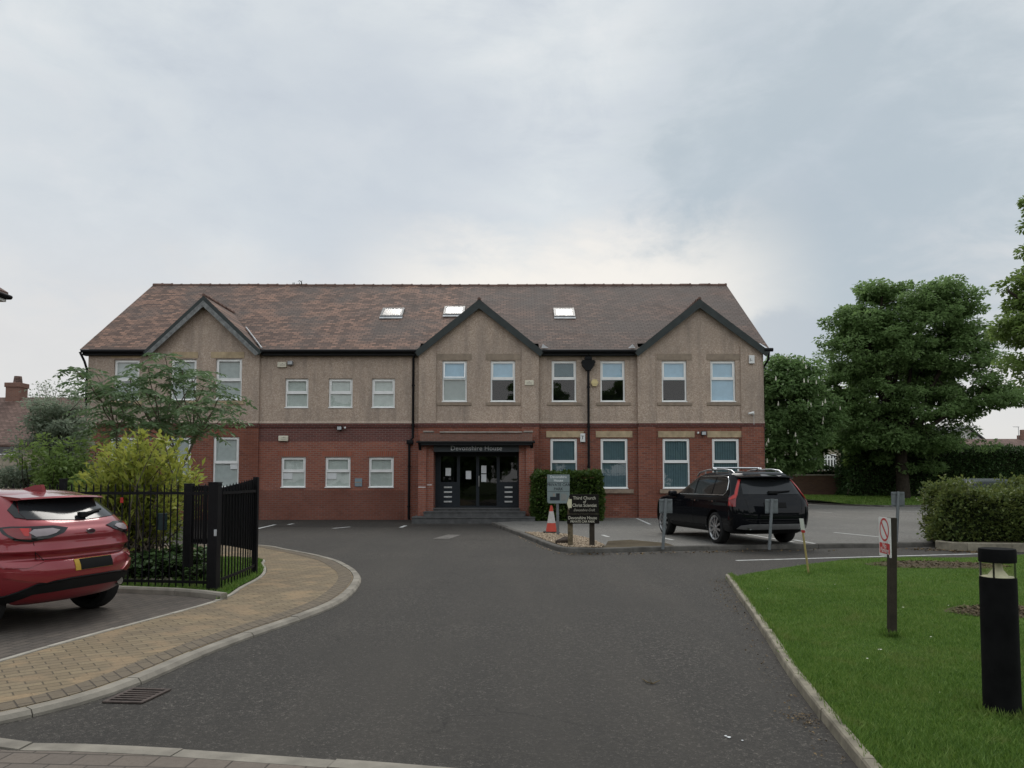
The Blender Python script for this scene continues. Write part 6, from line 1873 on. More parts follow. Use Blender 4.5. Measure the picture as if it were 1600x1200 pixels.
for sd_ in (1, -1):
    dd = (1, -sd_ * .8, 0)
    lamp = suv.panel('tail_lamp', dd, [(u * sd_, z) for u, z in [(.755, 1.50), (.815, 1.50), (.85, 1.25), (.855, 1.16), (.98, 1.075), (.985, .90), (.80, .885), (.80, 1.06), (.775, 1.15)]], M['lens_dark_red'], .010, .03, .035)
    suv.panel('lens', dd, [(u * sd_, z) for u, z in [(.765, 1.49), (.80, 1.49), (.835, 1.25), (.835, 1.15), (.955, 1.06), (.955, 1.02), (.81, 1.075), (.79, 1.15)]], M['lens_red'], .014, .01, .03, lamp)
    suv.panel('lens', dd, [(u * sd_, z) for u, z in [(.965, 1.0), (.97, .92), (.92, .915), (.92, .99)]], M['lens_red'], .014, .01, .03, lamp)
    sdv = (0, -sd_, 0)
    suv.panel('side_window', sdv, [(3.30, 1.145), (2.25, 1.145), (2.25, 1.545), (2.55, 1.545), (2.92, 1.38)], M['privacy'], .006)
    suv.panel('side_window', sdv, [(2.18, 1.145), (1.32, 1.145), (1.32, 1.55), (2.18, 1.55)], M['privacy'], .006)
    suv.panel('side_window', sdv, [(1.26, 1.145), (.72, 1.165), (.64, 1.24), (.66, 1.40), (.78, 1.53), (1.26, 1.55)], M['privacy'], .006)
    suv.strip('window_trim', sdv, [(3.40, 1.125), (.72, 1.135), (.62, 1.19), (.60, 1.28), (.65, 1.45), (.76, 1.55), (1.0, 1.575), (2.5, 1.57)], .011, M['chrome'], .006)
    hb = MB()
    for x in (2.05, 1.12):
        p, n = suv.pt(sdv, x + .1, .985, .02); hb.tube([p + Vector((-.11, 0, 0)), p + Vector((.11, 0, .005))], .016, 6)
    hb.build('door_handle', M['paint_black'], suv.root, smooth=50)
    hk = MB()
    for x in (2.05, 1.12):
        p, n = suv.pt(sdv, x - .02, .985, .028); hk.obox(p, (1, 0, 0), .03, (0, 1, 0), .012, (0, 0, 1), .018)
    hk.build('handle_tip', M['chrome'], suv.root)
    rl = MB()
    ry = sd_ * .61
    rl.tube([(.72, ry, 1.635), (.86, ry, 1.70), (1.2, ry, 1.735), (2.1, ry, 1.725), (2.5, ry, 1.67), (2.66, ry, 1.58)], .022, 8)
    for x in (1.0, 1.6, 2.2): rl.tube([(x, ry, 1.60), (x, ry, 1.71)], .018, 6)
    rl.build('roof_rail', M['alloy'], suv.root, smooth=50)
    suv.panel('sill_trim', sdv, [(3.55, .27), (1.6, .27), (1.6, .42), (3.55, .42)], M['trim_black'], .008)
    suv.mirror_(3.25, sd_ * 1.03, 1.12, sd_, M['paint_black'])
    suv.strip('shut_line', sdv, [(2.215, 1.12), (2.215, .45)], .004, M['trim_black'], .0005); suv.strip('shut_line', sdv, [(1.30, 1.12), (1.33, .85), (1.5, .6)], .004, M['trim_black'], .0005)
# cross bar on the rails
cb = MB(); cb.tube([(1.75, -.6, 1.775), (1.75, .6, 1.775)], .022, 8)
for y in (-.6, .6): cb.bbox(1.70, 1.80, y - .05, y + .05, 1.70, 1.79, .015)
cb.build('cross_bar', M['chrome'], suv.root, smooth=50)
sp = MB(); vs, fs = [], []
prof = [(.66, 1.64), (.22, 1.575), (.20, 1.555), (.28, 1.535), (.58, 1.56)]
for i in range(NS):
    t = -1 + 2 * i / (NS - 1)
    for x, z in prof: vs.append((x + .16 * t * t, .68 * t, z - .02 * t * t))
for i in range(NS - 1):
    for j in range(5): fs.append((i * 5 + j, i * 5 + (j + 1) % 5, (i + 1) * 5 + (j + 1) % 5, (i + 1) * 5 + j))
fs += [tuple(range(5))[::-1], tuple((NS - 1) * 5 + j for j in range(5))]
sp.add(vs, fs); o = sp.build('spoiler', M['paint_black'], suv.root, smooth=35)
bm = bmesh.new(); bm.from_mesh(o.data); bmesh.ops.recalc_face_normals(bm, faces=bm.faces[:]); bm.to_mesh(o.data); bm.free()
suv.panel('number_plate', bk, [(-.27, .86), (.27, .86), (.27, .975), (-.27, .975)], M['plate_black'], .012, .02)
suv.panel('bumper_trim', bk, [(-.80, .47), (-.6, .50), (.6, .50), (.80, .47), (.86, .40), (.70, .385), (-.70, .385), (-.86, .40)], M['skid'], .014, .03)
suv.panel('lower_bumper', bk, [(-.70, .38), (.70, .38), (.66, .29), (-.66, .29)], M['trim_black'], .012, .03)
suv.strip('bumper_strip', bk, [(-.72, .60), (.72, .60)], .010, M['trim_black'], .004)
ex = MB()
for y in (-.62, .62): ex.tube([(.30, y, .43), (.045, y, .43)], .06, 14, cap=False); ex.tube([(.06, y, .43), (.28, y, .43)], .052, 14)
ex.build('exhaust', M['chrome'], suv.root, smooth=40)
exi = MB()
for y in (-.62, .62): exi.lathe([(.048, -.0), (.001, 0.0)], (.058, y, .43), 'X', 14)
exi.build('exhaust_bore', M['plate_black'], suv.root)
wp = MB(); a = suv.pt(bk, .0, 1.19, .03)[0]; b = suv.pt(bk, -.45, 1.22, .03)[0]; wp.tube([a, b], [.024, .014], 6); wp.bbox(a.x - .03, a.x + .03, -.14, .10, a.z - .035, a.z + .03, .012); wp.build('wiper', M['trim_black'], suv.root)
suv.strip('shut_line', bk, [(-.70, 1.12), (-.66, .86), (-.60, .66), (.60, .66), (.66, .86), (.70, 1.12)], .004, M['trim_black'], .0005)

# ---------------- dark car whose roof shows over the low hedge
keys3 = [(.25, .30, 4.05, .72), (.30, .14, 4.14, .82), (.5, .02, 4.2, .87), (.7, .0, 4.18, .88), (.9, .05, 4.0, .87), (1.0, .10, 3.6, .85), (1.05, .14, 3.2, .83), (1.15, .26, 2.85, .78), (1.3, .45, 2.4, .71), (1.42, .62, 2.1, .64), (1.49, .85, 1.9, .54), (1.52, 1.05, 1.7, .3)]
P3 = G(1537, 815, PARK_Z - .012); P3 = Vector(FP(1537, 815, 23.5)); 
c3 = Car('parked_hatchback', 'dark green small car mostly hidden behind the low hedge', Vector((P3.x - .3, 22.2, PARK_Z - .012)), R(76), keys3, [(.25, .3, .4), (1.4, .2, .3)], [(.25, .5, .5), (1.4, .4, .4)], ((.75, 3.3), .76, .32, .22), M['paint_green'], nlev=40)
for x in (.75, 3.3):
    for sd_ in (1, -1): c3.wheel(x, sd_ * .76, .32, .2, sd_, 7, .21, M['alloy'])
M['dull_glass'] = simple('dull_car_glass', (.022, .026, .028), .35, .15)  # kept dark and rough to mute the sky's reflection
c3.panel('rear_window', bk, [(-.60, 1.08), (.60, 1.08), (.53, 1.40), (-.53, 1.40)], M['dull_glass'], .006)
for sd_ in (1, -1):
    c3.panel('side_window', (0, -sd_, 0), [(2.6, 1.08), (.9, 1.08), (1.0, 1.38), (2.0, 1.40)], M['privacy'], .006)
    c3.panel('tail_lamp', (1, -sd_ * .8, 0), [(u * sd_, z) for u, z in [(.66, 1.05), (.86, 1.05), (.86, .85), (.7, .85)]], M['lens_dark_red'], .008, .02)
# ------------------------------------------------------------------ railings
FY = 10.98
def rail_top(y): return 1.53
t = thing('railing', 'black vertical bar railings running behind the red car', 'railing', (W(330, 930, 10.75)[0], 10.75, GARDEN_Z))
cxp = W(338, 800, 10.72)[0]
x0r = W(100, 800, FY)[0]
mb = MB(); x = cxp - .09
zb_, z1r, z2r, ztp = GARDEN_Z - .02, .135 + .02, 1.395, 1.535
bars = []
while x > -9.2:
    y = FY - .2 + .2 * min(1, (cxp - x) / 1.2)
    mb.box(x - .008, x + .008, y - .008, y + .008, zb_ + .02, ztp - .03)
    mb.add([(x - .008, y - .008, ztp - .03), (x + .008, y - .008, ztp - .03), (x + .008, y + .008, ztp - .03), (x - .008, y + .008, ztp - .03), (x, y, ztp)], [(0, 1, 4), (1, 2, 4), (2, 3, 4), (3, 0, 4)])
    x -= .104
mb.build('bars', M['black_iron'], t)
for nm, z in (('top_rail', z2r), ('bottom_rail', z1r)):
    r_ = MB()
    p = [Vector((cxp, FY - .2, z)), Vector((cxp - 1.2, FY, z)), Vector((-9.2, FY, z))]
    for i in range(2):
        a, b = p[i], p[i + 1]; d = (b - a).normalized(); r_.obox((a + b) / 2, d, (b - a).length / 2, (-d.y, d.x, 0), .005, (0, 0, 1), .02)
    r_.build(nm, M['black_iron'], t)
po = MB(); px_ = W(97.5, 800, FY + .05)[0]; po.bbox(px_ - .04, px_ + .04, FY + .012, FY + .092, zb_, 1.60, .006); po.build('post', M['black_iron'], t)
# small dark green plate on the bars
sg = thing('fence_plate', 'small dark green plate fixed to the railing bars', 'sign', tuple(W(253, 814, FY - .03)))
q = W(253, 814, FY - .03); mb = MB(); mb.bbox(q[0] - .07, q[0] + .07, FY - .03, FY - .012, q[2] - .13, q[2] + .11, .005); mb.build('plate', simple('dark_green_plate', (.015, .035, .035), .5, .4), sg)
rg_ = thing('red_tag', 'small red tag caught on a railing bar', 'tag', tuple(W(190, 782, FY - .02)))
q = W(190, 782, FY - .02); mb = MB(); mb.bbox(q[0] - .022, q[0] + .022, FY - .02, FY - .009, q[2] - .035, q[2] + .04, .004); mb.build('tag', M['lens_red'], rg_)
# corner post
t = thing('gate_post', 'thick square black post at the corner of the railings', 'post', (cxp, 10.66, GARDEN_Z))
mb = MB(); h_ = .068
mb.bbox(cxp - h_, cxp + h_, 10.58, 10.744, GARDEN_Z - .02, 1.545, .008); mb.build('shaft', M['black_iron'], t)
mb = MB(); mb.bbox(cxp - h_ - .008, cxp + h_ + .008, 10.572, 10.752, 1.546, 1.556, .004); mb.build('cap', M['black_iron'], t)
mb = MB(); q = W(343, 832, 10.57); mb.bbox(cxp + .03, cxp + .065, 10.568, 10.579, q[2] - .05, q[2] + .04, .003); mb.build('lock_plate', M['lead'], t)
# side run with its solid board
ex_, ey_ = W(399, 800, 12.55)[0], 12.55
sx_, sy_ = cxp + .05, 10.78
t = thing('boarded_railing', 'black railings with a solid black board curving beside the paved path', 'railing', (sx_, sy_, GARDEN_Z))
d = Vector((ex_ - sx_, ey_ - sy_, 0)); Ld = d.length; d.normalize(); nr = Vector((d.y, -d.x, 0))
mb = MB(); k = 0; s = .06
def side_pt(s): return Vector((sx_, sy_, 0)) + d * s + nr * .02 * math.sin(math.pi * s / Ld)
def side_top(s): return 1.50 + .12 * s / Ld
while s < Ld:
    p = side_pt(s); tp = side_top(s)
    mb.box(p.x - .008, p.x + .008, p.y - .008, p.y + .008, GARDEN_Z - .01, tp - .02)
    mb.add([(p.x - .008, p.y - .008, tp - .02), (p.x + .008, p.y - .008, tp - .02), (p.x + .008, p.y + .008, tp - .02), (p.x - .008, p.y + .008, tp - .02), (p.x, p.y, tp + .01)], [(0, 1, 4), (1, 2, 4), (2, 3, 4), (3, 0, 4)])
    s += .14
mb.build('bars', M['black_iron'], t)
for nm, zf in (('top_rail', lambda s: 1.40 + .0 * s), ('bottom_rail', lambda s: .20)):
    mb = MB()
    for i in range(8):
        a, b = side_pt(Ld * i / 8), side_pt(Ld * (i + 1) / 8); a.z, b.z = zf(Ld * i / 8), zf(Ld * (i + 1) / 8)
        dd_ = (b - a).normalized(); mb.obox((a + b) / 2 + nr * .011, dd_, (b - a).length / 2, nr, .005, Vector((0, 0, 1)), .02)
    mb.build(nm, M['black_iron'], t)
mb = MB()
for i in range(10):
    a, b = side_pt(.05 + (Ld - .07) * i / 10) - nr * .04, side_pt(.05 + (Ld - .07) * (i + 1) / 10) - nr * .04
    s0, s1 = Ld * i / 10, Ld * (i + 1) / 10
    mb.add([(a.x, a.y, .68 - .24 * s0 / Ld), (b.x, b.y, .68 - .24 * s1 / Ld), (b.x, b.y, side_top(s1) - .03), (a.x, a.y, side_top(s0) - .03)], [(0, 1, 2, 3), (3, 2, 1, 0)])
mb.build('board', M['black_board'], t)
mb = MB(); p = side_pt(Ld); mb.bbox(p.x - .04, p.x + .04, p.y - .03, p.y + .05, GARDEN_Z - .01, 1.63, .006); mb.build('post', M['black_iron'], t)
# a slatted black gate leaf folded back inside the corner
t = thing('slatted_gate', 'narrow black gate leaf of close slats leaning inside the railing corner', 'gate', (W(305, 850, 11.6)[0], 11.6, GARDEN_Z))
mb = MB(); xa, xb = W(288, 800, 11.6)[0], W(331, 800, 11.5)[0]; n_ = 9
for i in range(n_):
    xx = xa + .14 + (xb - xa - .14) * i / (n_ - 1); mb.box(xx - .014, xx + .014, 11.58, 11.60, .62, 1.50)
mb.build('slats', M['black_iron'], t)
mb = MB(); mb.bbox(xa, xa + .13, 11.56, 11.66, GARDEN_Z - .01, 1.53, .006); mb.build('stile', M['black_iron'], t)
mb = MB(); mb.box(xa + .131, xb, 11.601, 11.625, .64, .70); mb.box(xa + .131, xb, 11.601, 11.625, 1.42, 1.48); mb.build('rail', M['black_iron'], t)

# ------------------------------------------------------------------ signs
M['sign_grey'] = simple('grey_green_sign', (0.20, 0.245, 0.245), .5, .4, var=.08)
M['post_grey'] = simple('galvanised_post', (0.17, 0.185, 0.19), .55, .4, .3, var=.2)
M['sign_brown'] = simple('dark_brown_board', (0.012, 0.010, 0.008), .7, .15, var=.3)
M['letters_cream'] = simple('cream_lettering', (0.50, 0.47, 0.38), .6, .3, var=.05)
M['arrow_cream'] = simple('cream_arrow', (0.62, 0.58, 0.40), .6, .3, var=.05)
M['white_letters'] = simple('white_lettering', (0.68, 0.70, 0.70), .6, .3, var=.05)
M['sign_white'] = simple('white_sign', (0.68, 0.67, 0.64), .5, .4, var=.06)
M['sign_red'] = simple('red_sign', (0.50, 0.045, 0.045), .5, .4, var=.08)
FR, UP = (1, 0, 0), (0, 0, 1)
# grey car-park sign
Y = 20.6
b = W(872, 838, Y); zb_ = PARK_Z
t = thing('car_park_sign', 'grey green private car park sign on a pole behind the traffic cone', 'sign', (b[0], Y, zb_))
mb = MB(); xc = FX(869.5, Y, 790); mb.tube([(b[0], Y + .05, zb_ - .05), (xc + .02, Y + .05, FZ(750, Y))], .038, 12); mb.build('post', M['post_grey'], t, smooth=40)
x0, x1, z0, z1 = FX(855, Y, 765), FX(890, Y, 765), FZ(786.5, Y), FZ(741.5, Y)
mb = MB(); pr = [(x0 + .04, z0), (x1 - .04, z0), (x1, z0 + .04), (x1, z1), (x0, z1), (x0, z0 + .04)]
mb.prism([(x, Y - .012, z) for x, z in pr], (0, .02, 0)); SB = mb.build('board', M['sign_grey'], t)
xm = (x0 + x1) / 2
for tx, py, sz, m_ in (('Devonshire', 745.3, .085, 'white_letters'), ('House', 750.8, .085, 'white_letters'), ('PRIVATE CAR', 757.6, .092, 'ink_dark'), ('PARK', 764.2, .092, 'ink_dark')):
    text_mesh(tx, sz * 1.12, (xm, Y - .0135, FZ(py, Y)), FR, UP, M[m_], 'lettering', SB, .001, bold=.0012)
mb = MB()
for py in (753.7, 767.7): mb.box(x0 + .01, x1 - .01, Y - .0155, Y - .0121, FZ(py + .25, Y), FZ(py - .25, Y))
mp = [(859.5, 781.8), (874.5, 781.8), (874.5, 770.8), (868.8, 770.8), (868.8, 776.2), (859.5, 776.2)]
mb.prism([(FX(a, Y, c), Y - .0155, FZ(c, Y)) for a, c in mp], (0, .003, 0)); mb.build('site_plan', M['ink_dark'], SB)
mb = MB(); mb.box(FX(864.2, Y, 773), FX(867, Y, 773), Y - .0155, Y - .0121, FZ(775.6, Y), FZ(771, Y))
for i in range(7): mb.box(FX(876.5, Y, 775), FX(884 + (i * 37 % 5) * .8, Y, 775), Y - .0155, Y - .0121, FZ(772.3 + i * 1.6, Y), FZ(771.7 + i * 1.6, Y))
mb.build('small_print', M['stone_grey'], SB)
# brown wooden sign
Y = 17.2
t = thing('wooden_sign', 'dark brown wooden sign with a cream arrow on two posts', 'sign', (FX(908, Y, 850), Y, PARK_Z))
for px, m_, top in ((891.5, 'wood_old', 800), (925.5, 'wood_dark', 792)):
    mb = MB(); xx = FX(px, Y, 830); mb.bbox(xx - .055, xx + .055, Y + .03, Y + .13, PARK_Z - .05, FZ(top - 18, Y), .008); o = mb.build('post', M[m_], t)
    if m_ == 'wood_old': o['label'] = 'weathered green brown post'
mb = MB(); pr = [(885.2, 786.5), (890.5, 772.3), (935.5, 772.3), (935.5, 801.8), (889.5, 801.8)]
mb.prism([(FX(a, Y, c), Y - .015, FZ(c, Y)) for a, c in pr], (0, .04, 0)); S1 = mb.build('board', M['sign_brown'], t)
mb = MB(); mb.bbox(FX(885.5, Y), FX(935.5, Y), Y - .02, Y + .025, FZ(818.2, Y), FZ(804, Y), .005); S2 = mb.build('board', M['sign_brown'], t)
mb = MB(); mb.box(FX(889.6, Y), FX(935.4, Y), Y - .018, Y + .02, FZ(803.6, Y), FZ(802.2, Y)); mb.build('batten', M['wood_dark'], t)
mb = MB(); pr = [(885.6, 786.3), (889.2, 776.6), (889.2, 779.8), (893.2, 779.8), (893.2, 793.6), (889.2, 793.6), (889.2, 797)]
mb.prism([(FX(a, Y, c), Y - .019, FZ(c, Y)) for a, c in pr], (0, .0035, 0)); mb.build('arrow', M['arrow_cream'], S1)
xm = FX(913.5, Y)
for tx, py, sz, wx, sh in (('Third Church', 778.3, .100, .92, 0), ('of', 784, .085, .9, .1), ('Christ Scientist', 789.7, .100, .88, 0), ('Devonshire Croft', 797, .082, .80, .35)):
    text_mesh(tx, sz, (FX(912.5 if sh < .3 else 912, Y), Y - .0165, FZ(py, Y)), FR, UP, M['letters_cream'], 'lettering', S1, .0012, wx=wx, shear=sh, bold=.0012 if sh < .3 else -.0006)
text_mesh('Devonshire House', .098, (FX(909.5, Y), Y - .0215, FZ(809.2, Y)), FR, UP, M['letters_cream'], 'lettering', S2, .0012, wx=.86, bold=.0012)
text_mesh('PRIVATE CAR PARK', .068, (FX(909.5, Y), Y - .0215, FZ(815, Y)), FR, UP, M['letters_cream'], 'lettering', S2, .0012, wx=.92, bold=.0012)
# brown stone leaning by the posts
t = thing('boulder', 'dark brown boulder on the gravel against the sign post', 'rock', (FX(880, 17.9, 850), 17.9, PARK_Z))
bm = bmesh.new(); bmesh.ops.create_icosphere(bm, subdivisions=3, radius=1)
for v in bm.verts:
    f = 1 + .12 * math.sin(v.co.x * 3 + 1) * math.sin(v.co.y * 4) + .08 * math.sin(v.co.z * 6 + v.co.x * 2)
    v.co = Vector((v.co.x * .19 * f, v.co.y * .13 * f, (v.co.z * .10 * f) + .05 + v.co.x * .05))
me = bpy.data.meshes.new('stone'); bm.to_mesh(me); bm.free()
mesh_obj('stone', me, simple('brown_rock', (.055, .04, .03), .85, .25, var=.4, scale=14, bump=.5), None, smooth=60); o = COL.objects['stone']; o.parent = t
# traffic cone
Y = 21.3
t = thing('traffic_cone', 'red and white striped traffic cone beside the grey sign pole', 'cone', (FX(861.5, Y, 833), Y, PARK_Z))
cx_, zc0 = FX(861.5, Y, 815), PARK_Z
Hc = FZ(790, Y) - zc0
def cone_r(f): return .155 + (.028 - .155) * f
def ring(f0, f1): return [(cone_r(f0), .05 + (Hc - .05) * f0), (cone_r(f1), .05 + (Hc - .05) * f1)]
M['cone_red'] = simple('orange_red_plastic', (0.60, 0.075, 0.045), .5, .4, var=.12)
M['cone_white'] = simple('dirty_white_sleeve', (0.56, 0.53, 0.50), .5, .4, var=.15)
mb = MB(); mb.lathe(ring(0, .33) , (cx_, Y, zc0), 'Z', 24); mb.lathe(ring(.78, 1.0) + [(.001, Hc)], (cx_, Y, zc0), 'Z', 24); mb.build('cone_body', M['cone_red'], t, smooth=50)
mb = MB(); p = ring(.33, .78); mb.lathe([(r + .002, h) for r, h in p], (cx_, Y, zc0), 'Z', 24); mb.build('reflective_sleeve', M['cone_white'], t, smooth=50)
mb = MB(); mb.bbox(cx_ - .22, cx_ + .22, Y - .2, Y + .2, zc0, zc0 + .05, .02); mb.build('base', M['trim_black'], t)
# grey bay signs seen from behind: three of a kind
def bay_sign(hh, wb, hb, lean):
    t = thing('bay_sign', None, 'sign', (0, 0, 0), 'grey parking bay signs seen from behind', world=False)
    mb = MB(); mb.tube([(lean, .0, -.05), (0, 0, hh)], .033, 10); mb.build('post', M['post_grey'], t, smooth=40)
    mb = MB(); mb.bbox(-wb / 2, wb / 2, .035, .045, hh - hb, hh - .01, .004); pl = mb.build('board', M['post_grey'], t)
    mb = MB(); mb.box(-wb / 2 + .02, wb / 2 - .02, .022, .0349, hh - .06, hh - .03); mb.build('bracket', M['post_grey'], t); mb = MB(); mb.box(-wb / 2 + .02, wb / 2 - .02, .022, .0349, hh - hb + .03, hh - hb + .06); mb.build('bracket', M['post_grey'], t)
    return t
s0 = bay_sign(1.06, .29, .32, -.085)
d_ = 17.0; s0.location = (FX(1041, d_, 800), d_, PARK_Z); s0['label'] = 'grey sign back on a leaning post before the front wheel of the black car'
s1 = copy_tree(s0); d_ = 16.9; s1.location = (FX(1207, d_, 810), d_, PARK_Z); s1.rotation_euler = (0, 0, R(4)); s1['label'] = 'grey sign back on a post directly behind the black car bumper'
s2 = copy_tree(s0); d_ = 18.3; s2.location = (FX(1405, d_, 800), d_, PARK_Z); s2.scale = (1.1, 1.1, 1.13); s2['label'] = 'grey sign back standing alone in the open car park near the low hedge'
# no-parking sign on the lawn
pb0 = G(1393.5, 985, .09)
Yp = pb0.y
t = thing('no_parking_sign', 'red and white prohibition sign on a square timber post in the lawn', 'sign', tuple(pb0))
mb = MB(); ztop = FZ(809, Yp, 1395); xx = pb0.x
mb.add([(xx + a * .034 + .0, Yp + c * .034, .04) for a, c in ((-1, -1), (1, -1), (1, 1), (-1, 1))] + [(xx + .03 + a * .034, Yp + c * .034, ztop) for a, c in ((-1, -1), (1, -1), (1, 1), (-1, 1))], [(0, 1, 5, 4), (1, 2, 6, 5), (2, 3, 7, 6), (3, 0, 4, 7), (4, 5, 6, 7), (3, 2, 1, 0)])
mb.build('post', M['wood_dark'], t)
zt0, zb0 = FZ(809.5, Yp), FZ(871, Yp)
hs, ws = (zt0 - zb0) / 2, .145
az = R(85)
U_ = Vector((math.cos(az), math.sin(az), 0)).normalized()       # from the post (near edge) away into the scene
near = Vector((xx - .012, Yp - .05, 0)); Cc = near + U_ * ws; Cc.z = (zt0 + zb0) / 2
ur = -U_                                                          # reading direction as seen from the road
nb = Vector((-U_.y, U_.x, 0))
nb = nb if nb.x < 0 else -nb
mb = MB(); mb.obox(Cc, U_, ws, Vector((0, 0, 1)), hs, nb, .005); S = mb.build('board', M['sign_white'], t)
def on(u, v, o=.0065): return Cc + ur * u + Vector((0, 0, v)) + nb * o
mb = MB(); r0, r1 = .118, .098; cv = hs * .38
n_ = 40
for i in range(n_):
    a0, a1 = 2 * math.pi * i / n_, 2 * math.pi * (i + 1) / n_
    mb.quad(on(r1 * math.cos(a0), cv + r1 * math.sin(a0)), on(r0 * math.cos(a0), cv + r0 * math.sin(a0)), on(r0 * math.cos(a1), cv + r0 * math.sin(a1)), on(r1 * math.cos(a1), cv + r1 * math.sin(a1)))
c45 = math.cos(R(45)); q_ = .009
mb.quad(*[on(u, cv + v) for u, v in ((-r1 * c45 - q_, r1 * c45 - q_), (-r1 * c45 + q_, r1 * c45 + q_), (r1 * c45 + q_, -r1 * c45 + q_), (r1 * c45 - q_, -r1 * c45 - q_))])
mb.build('prohibition_ring', M['sign_red'], S)
mb = MB(); mb.quad(on(-ws + .015, -hs + .03), on(ws - .015, -hs + .03), on(ws - .015, -.06), on(-ws + .015, -.06)); mb.build('red_panel', M['sign_red'], S)
for tx, v, sz in (('No', -hs * .30 - .03, .075), ('Parking', -hs * .68 + .0, .07)):
    text_mesh(tx, sz, on(0, v, .0075), ur, UP, M['sign_white'], 'lettering', S, .0006)
# thin leaning stake with a small notice
b0 = G(1264, 897, LAWN_Z)
t = thing('marker_stake', 'thin pale leaning stake with a small white notice on the lawn', 'stake', tuple(b0))
tp = Vector(FP(1251.5, 811, b0.y - .15)); mb = MB(); mb.tube([b0 - Vector((0, 0, .03)), tp], .016, 6); mb.build('cane', M['wood_stake'], t)
mb = MB(); dz = (tp - b0).normalized(); c = tp - dz * .09 + Vector((0, -.02, 0)); mb.obox(c, (.8, -.6, 0), .032, dz, .10, (.6, .8, 0), .004); S = mb.build('notice', M['sign_white'], t)
mb = MB(); mb.obox(c - dz * .115 , (.8, -.6, 0), .028, dz, .022, (.6, .8, 0), .005); mb.build('red_band', M['sign_red'], S)
# bollard light
pb0 = G(1566, 1108, .07); xx, Yp = pb0.x, pb0.y
t = thing('bollard_light', 'black cylindrical bollard light with a clear lens band on the lawn', 'bollard', tuple(pb0))
rb_ = .112; zt0 = FZ(857, Yp); zl1, zl0 = FZ(878, Yp), FZ(901, Yp)
M['bollard_black'] = simple('black_bollard_paint', (.006, .006, .0062), .7, .06, var=.5, scale=5)
ln_ = -.02
mb = MB(); mb.lathe([(rb_ * 1.06, -.02), (rb_ * 1.06, .0), (rb_, .015), (rb_ * .985, zl0 - pb0.z - .012), (rb_ * .95, zl0 - pb0.z)], tuple(pb0), 'Z', 40); mb.build('body', M['bollard_black'], t, smooth=40)
mb = MB(); mb.lathe([(rb_ * .93, zl1 - pb0.z), (rb_ * .995, zl1 - pb0.z + .002), (rb_ * .995, zt0 - pb0.z - .012), (rb_ * .96, zt0 - pb0.z), (.001, zt0 - pb0.z + .002)], tuple(pb0), 'Z', 40); mb.build('cap', M['bollard_black'], t, smooth=40)
M['lens_yellow'] = glass_mat('aged_clear_lens', (.95, .93, .82), 1.6, .15)
mb = MB(); mb.lathe([(rb_ * .965, zl0 - pb0.z + .0005), (rb_ * .965, zl1 - pb0.z - .0005)], tuple(pb0), 'Z', 40); mb.build('lens', M['lens_yellow'], t, smooth=40)
mb = MB(); mb.lathe([(rb_ * .6, zl0 - pb0.z), (rb_ * .28, (zl0 + zl1) / 2 - pb0.z), (rb_ * .22, zl1 - pb0.z - .004)], tuple(pb0), 'Z', 24); mb.lathe([(rb_ * .9, zl0 - pb0.z + .001), (.001, zl0 - pb0.z + .002)], tuple(pb0), 'Z', 24); mb.build('reflector', simple('aged_reflector', (.78, .76, .66), .5, .4), t, smooth=40)
# pale posts of the lens cage
mb = MB()
for k in range(4):
    a = R(45 + 90 * k); mb.tube([(xx + rb_ * .9 * math.cos(a), Yp + rb_ * .9 * math.sin(a), zl0), (xx + rb_ * .9 * math.cos(a), Yp + rb_ * .9 * math.sin(a), zl1)], .006, 6)
mb.build('lens_pillar', M['bollard_black'], t)
# drain grate in the road
t = thing('drain_grate', 'rusty iron drain grate in the road beside the left kerb', 'drain', tuple(G(215, 1088)))
c0, c1, c2, c3 = G(159, 1099), G(222, 1100.5), G(268, 1079), G(206, 1077)
M['rust'] = simple('rusty_iron', (.085, .066, .058), .75, .3, .3, var=.35, scale=18, bump=.4)
def gp(u, v, z): p = c0.lerp(c1, u).lerp(c3.lerp(c2, u), v); return Vector((p.x, p.y, z))
mb = MB()
def bar(u0, u1, v0, v1, z0=.004, z1=.014):
    q = [gp(u0, v0, z1), gp(u1, v0, z1), gp(u1, v1, z1), gp(u0, v1, z1)]
    mb.prism(q, (0, 0, -(z1 - z0)))
bar(0, 1, 0, .07); bar(0, 1, .93, 1); bar(0, .10, .071, .929); bar(.90, 1, .071, .929)
for i in range(6): v = .07 + (.86) * (i + .5) / 6; 
for i in range(5): v = .07 + .86 * (i + 1) / 6; bar(.101, .899, v - .03, v + .03)
mb.build('frame', M['rust'], t)
mb = MB(); mb.quad(gp(.02, .02, .006), gp(.98, .02, .006), gp(.98, .98, .006), gp(.02, .98, .006)); mb.build('pit', M['plate_black'], t)
# forked twig on the road
t = thing('fallen_twig', 'small forked dry twig lying on the open road', 'twig', tuple(G(1018, 1064)))
mb = MB(); p = [G(1004, 1061, .012), G(1012, 1066, .014), G(1020, 1068, .01), G(1031, 1063, .02)]; mb.tube(p, [.004, .006, .006, .003], 5); mb.tube([G(1019, 1067, .01), G(1015, 1062, .03)], .003, 5)
mb.build('stem', M['wood_old'], t)
mb = MB()
for px, py, r_ in ((1139, 1152, .006), (1134, 1150, .004), (1160, 1157, .003)):
    q = G(px, py, .005); mb.prism([(q.x + r_ * 2 * math.cos(a) * (1 + .3 * math.sin(3 * a)), q.y + r_ * 2.2 * math.sin(a), .004) for a in np.linspace(0, 6.283, 10)[:-1]], (0, 0, .003))
o = mb.build('paper_scrap', M['paper']); tag(o, 'scraps of white litter on the road near the lawn edging', 'litter', kind='stuff')

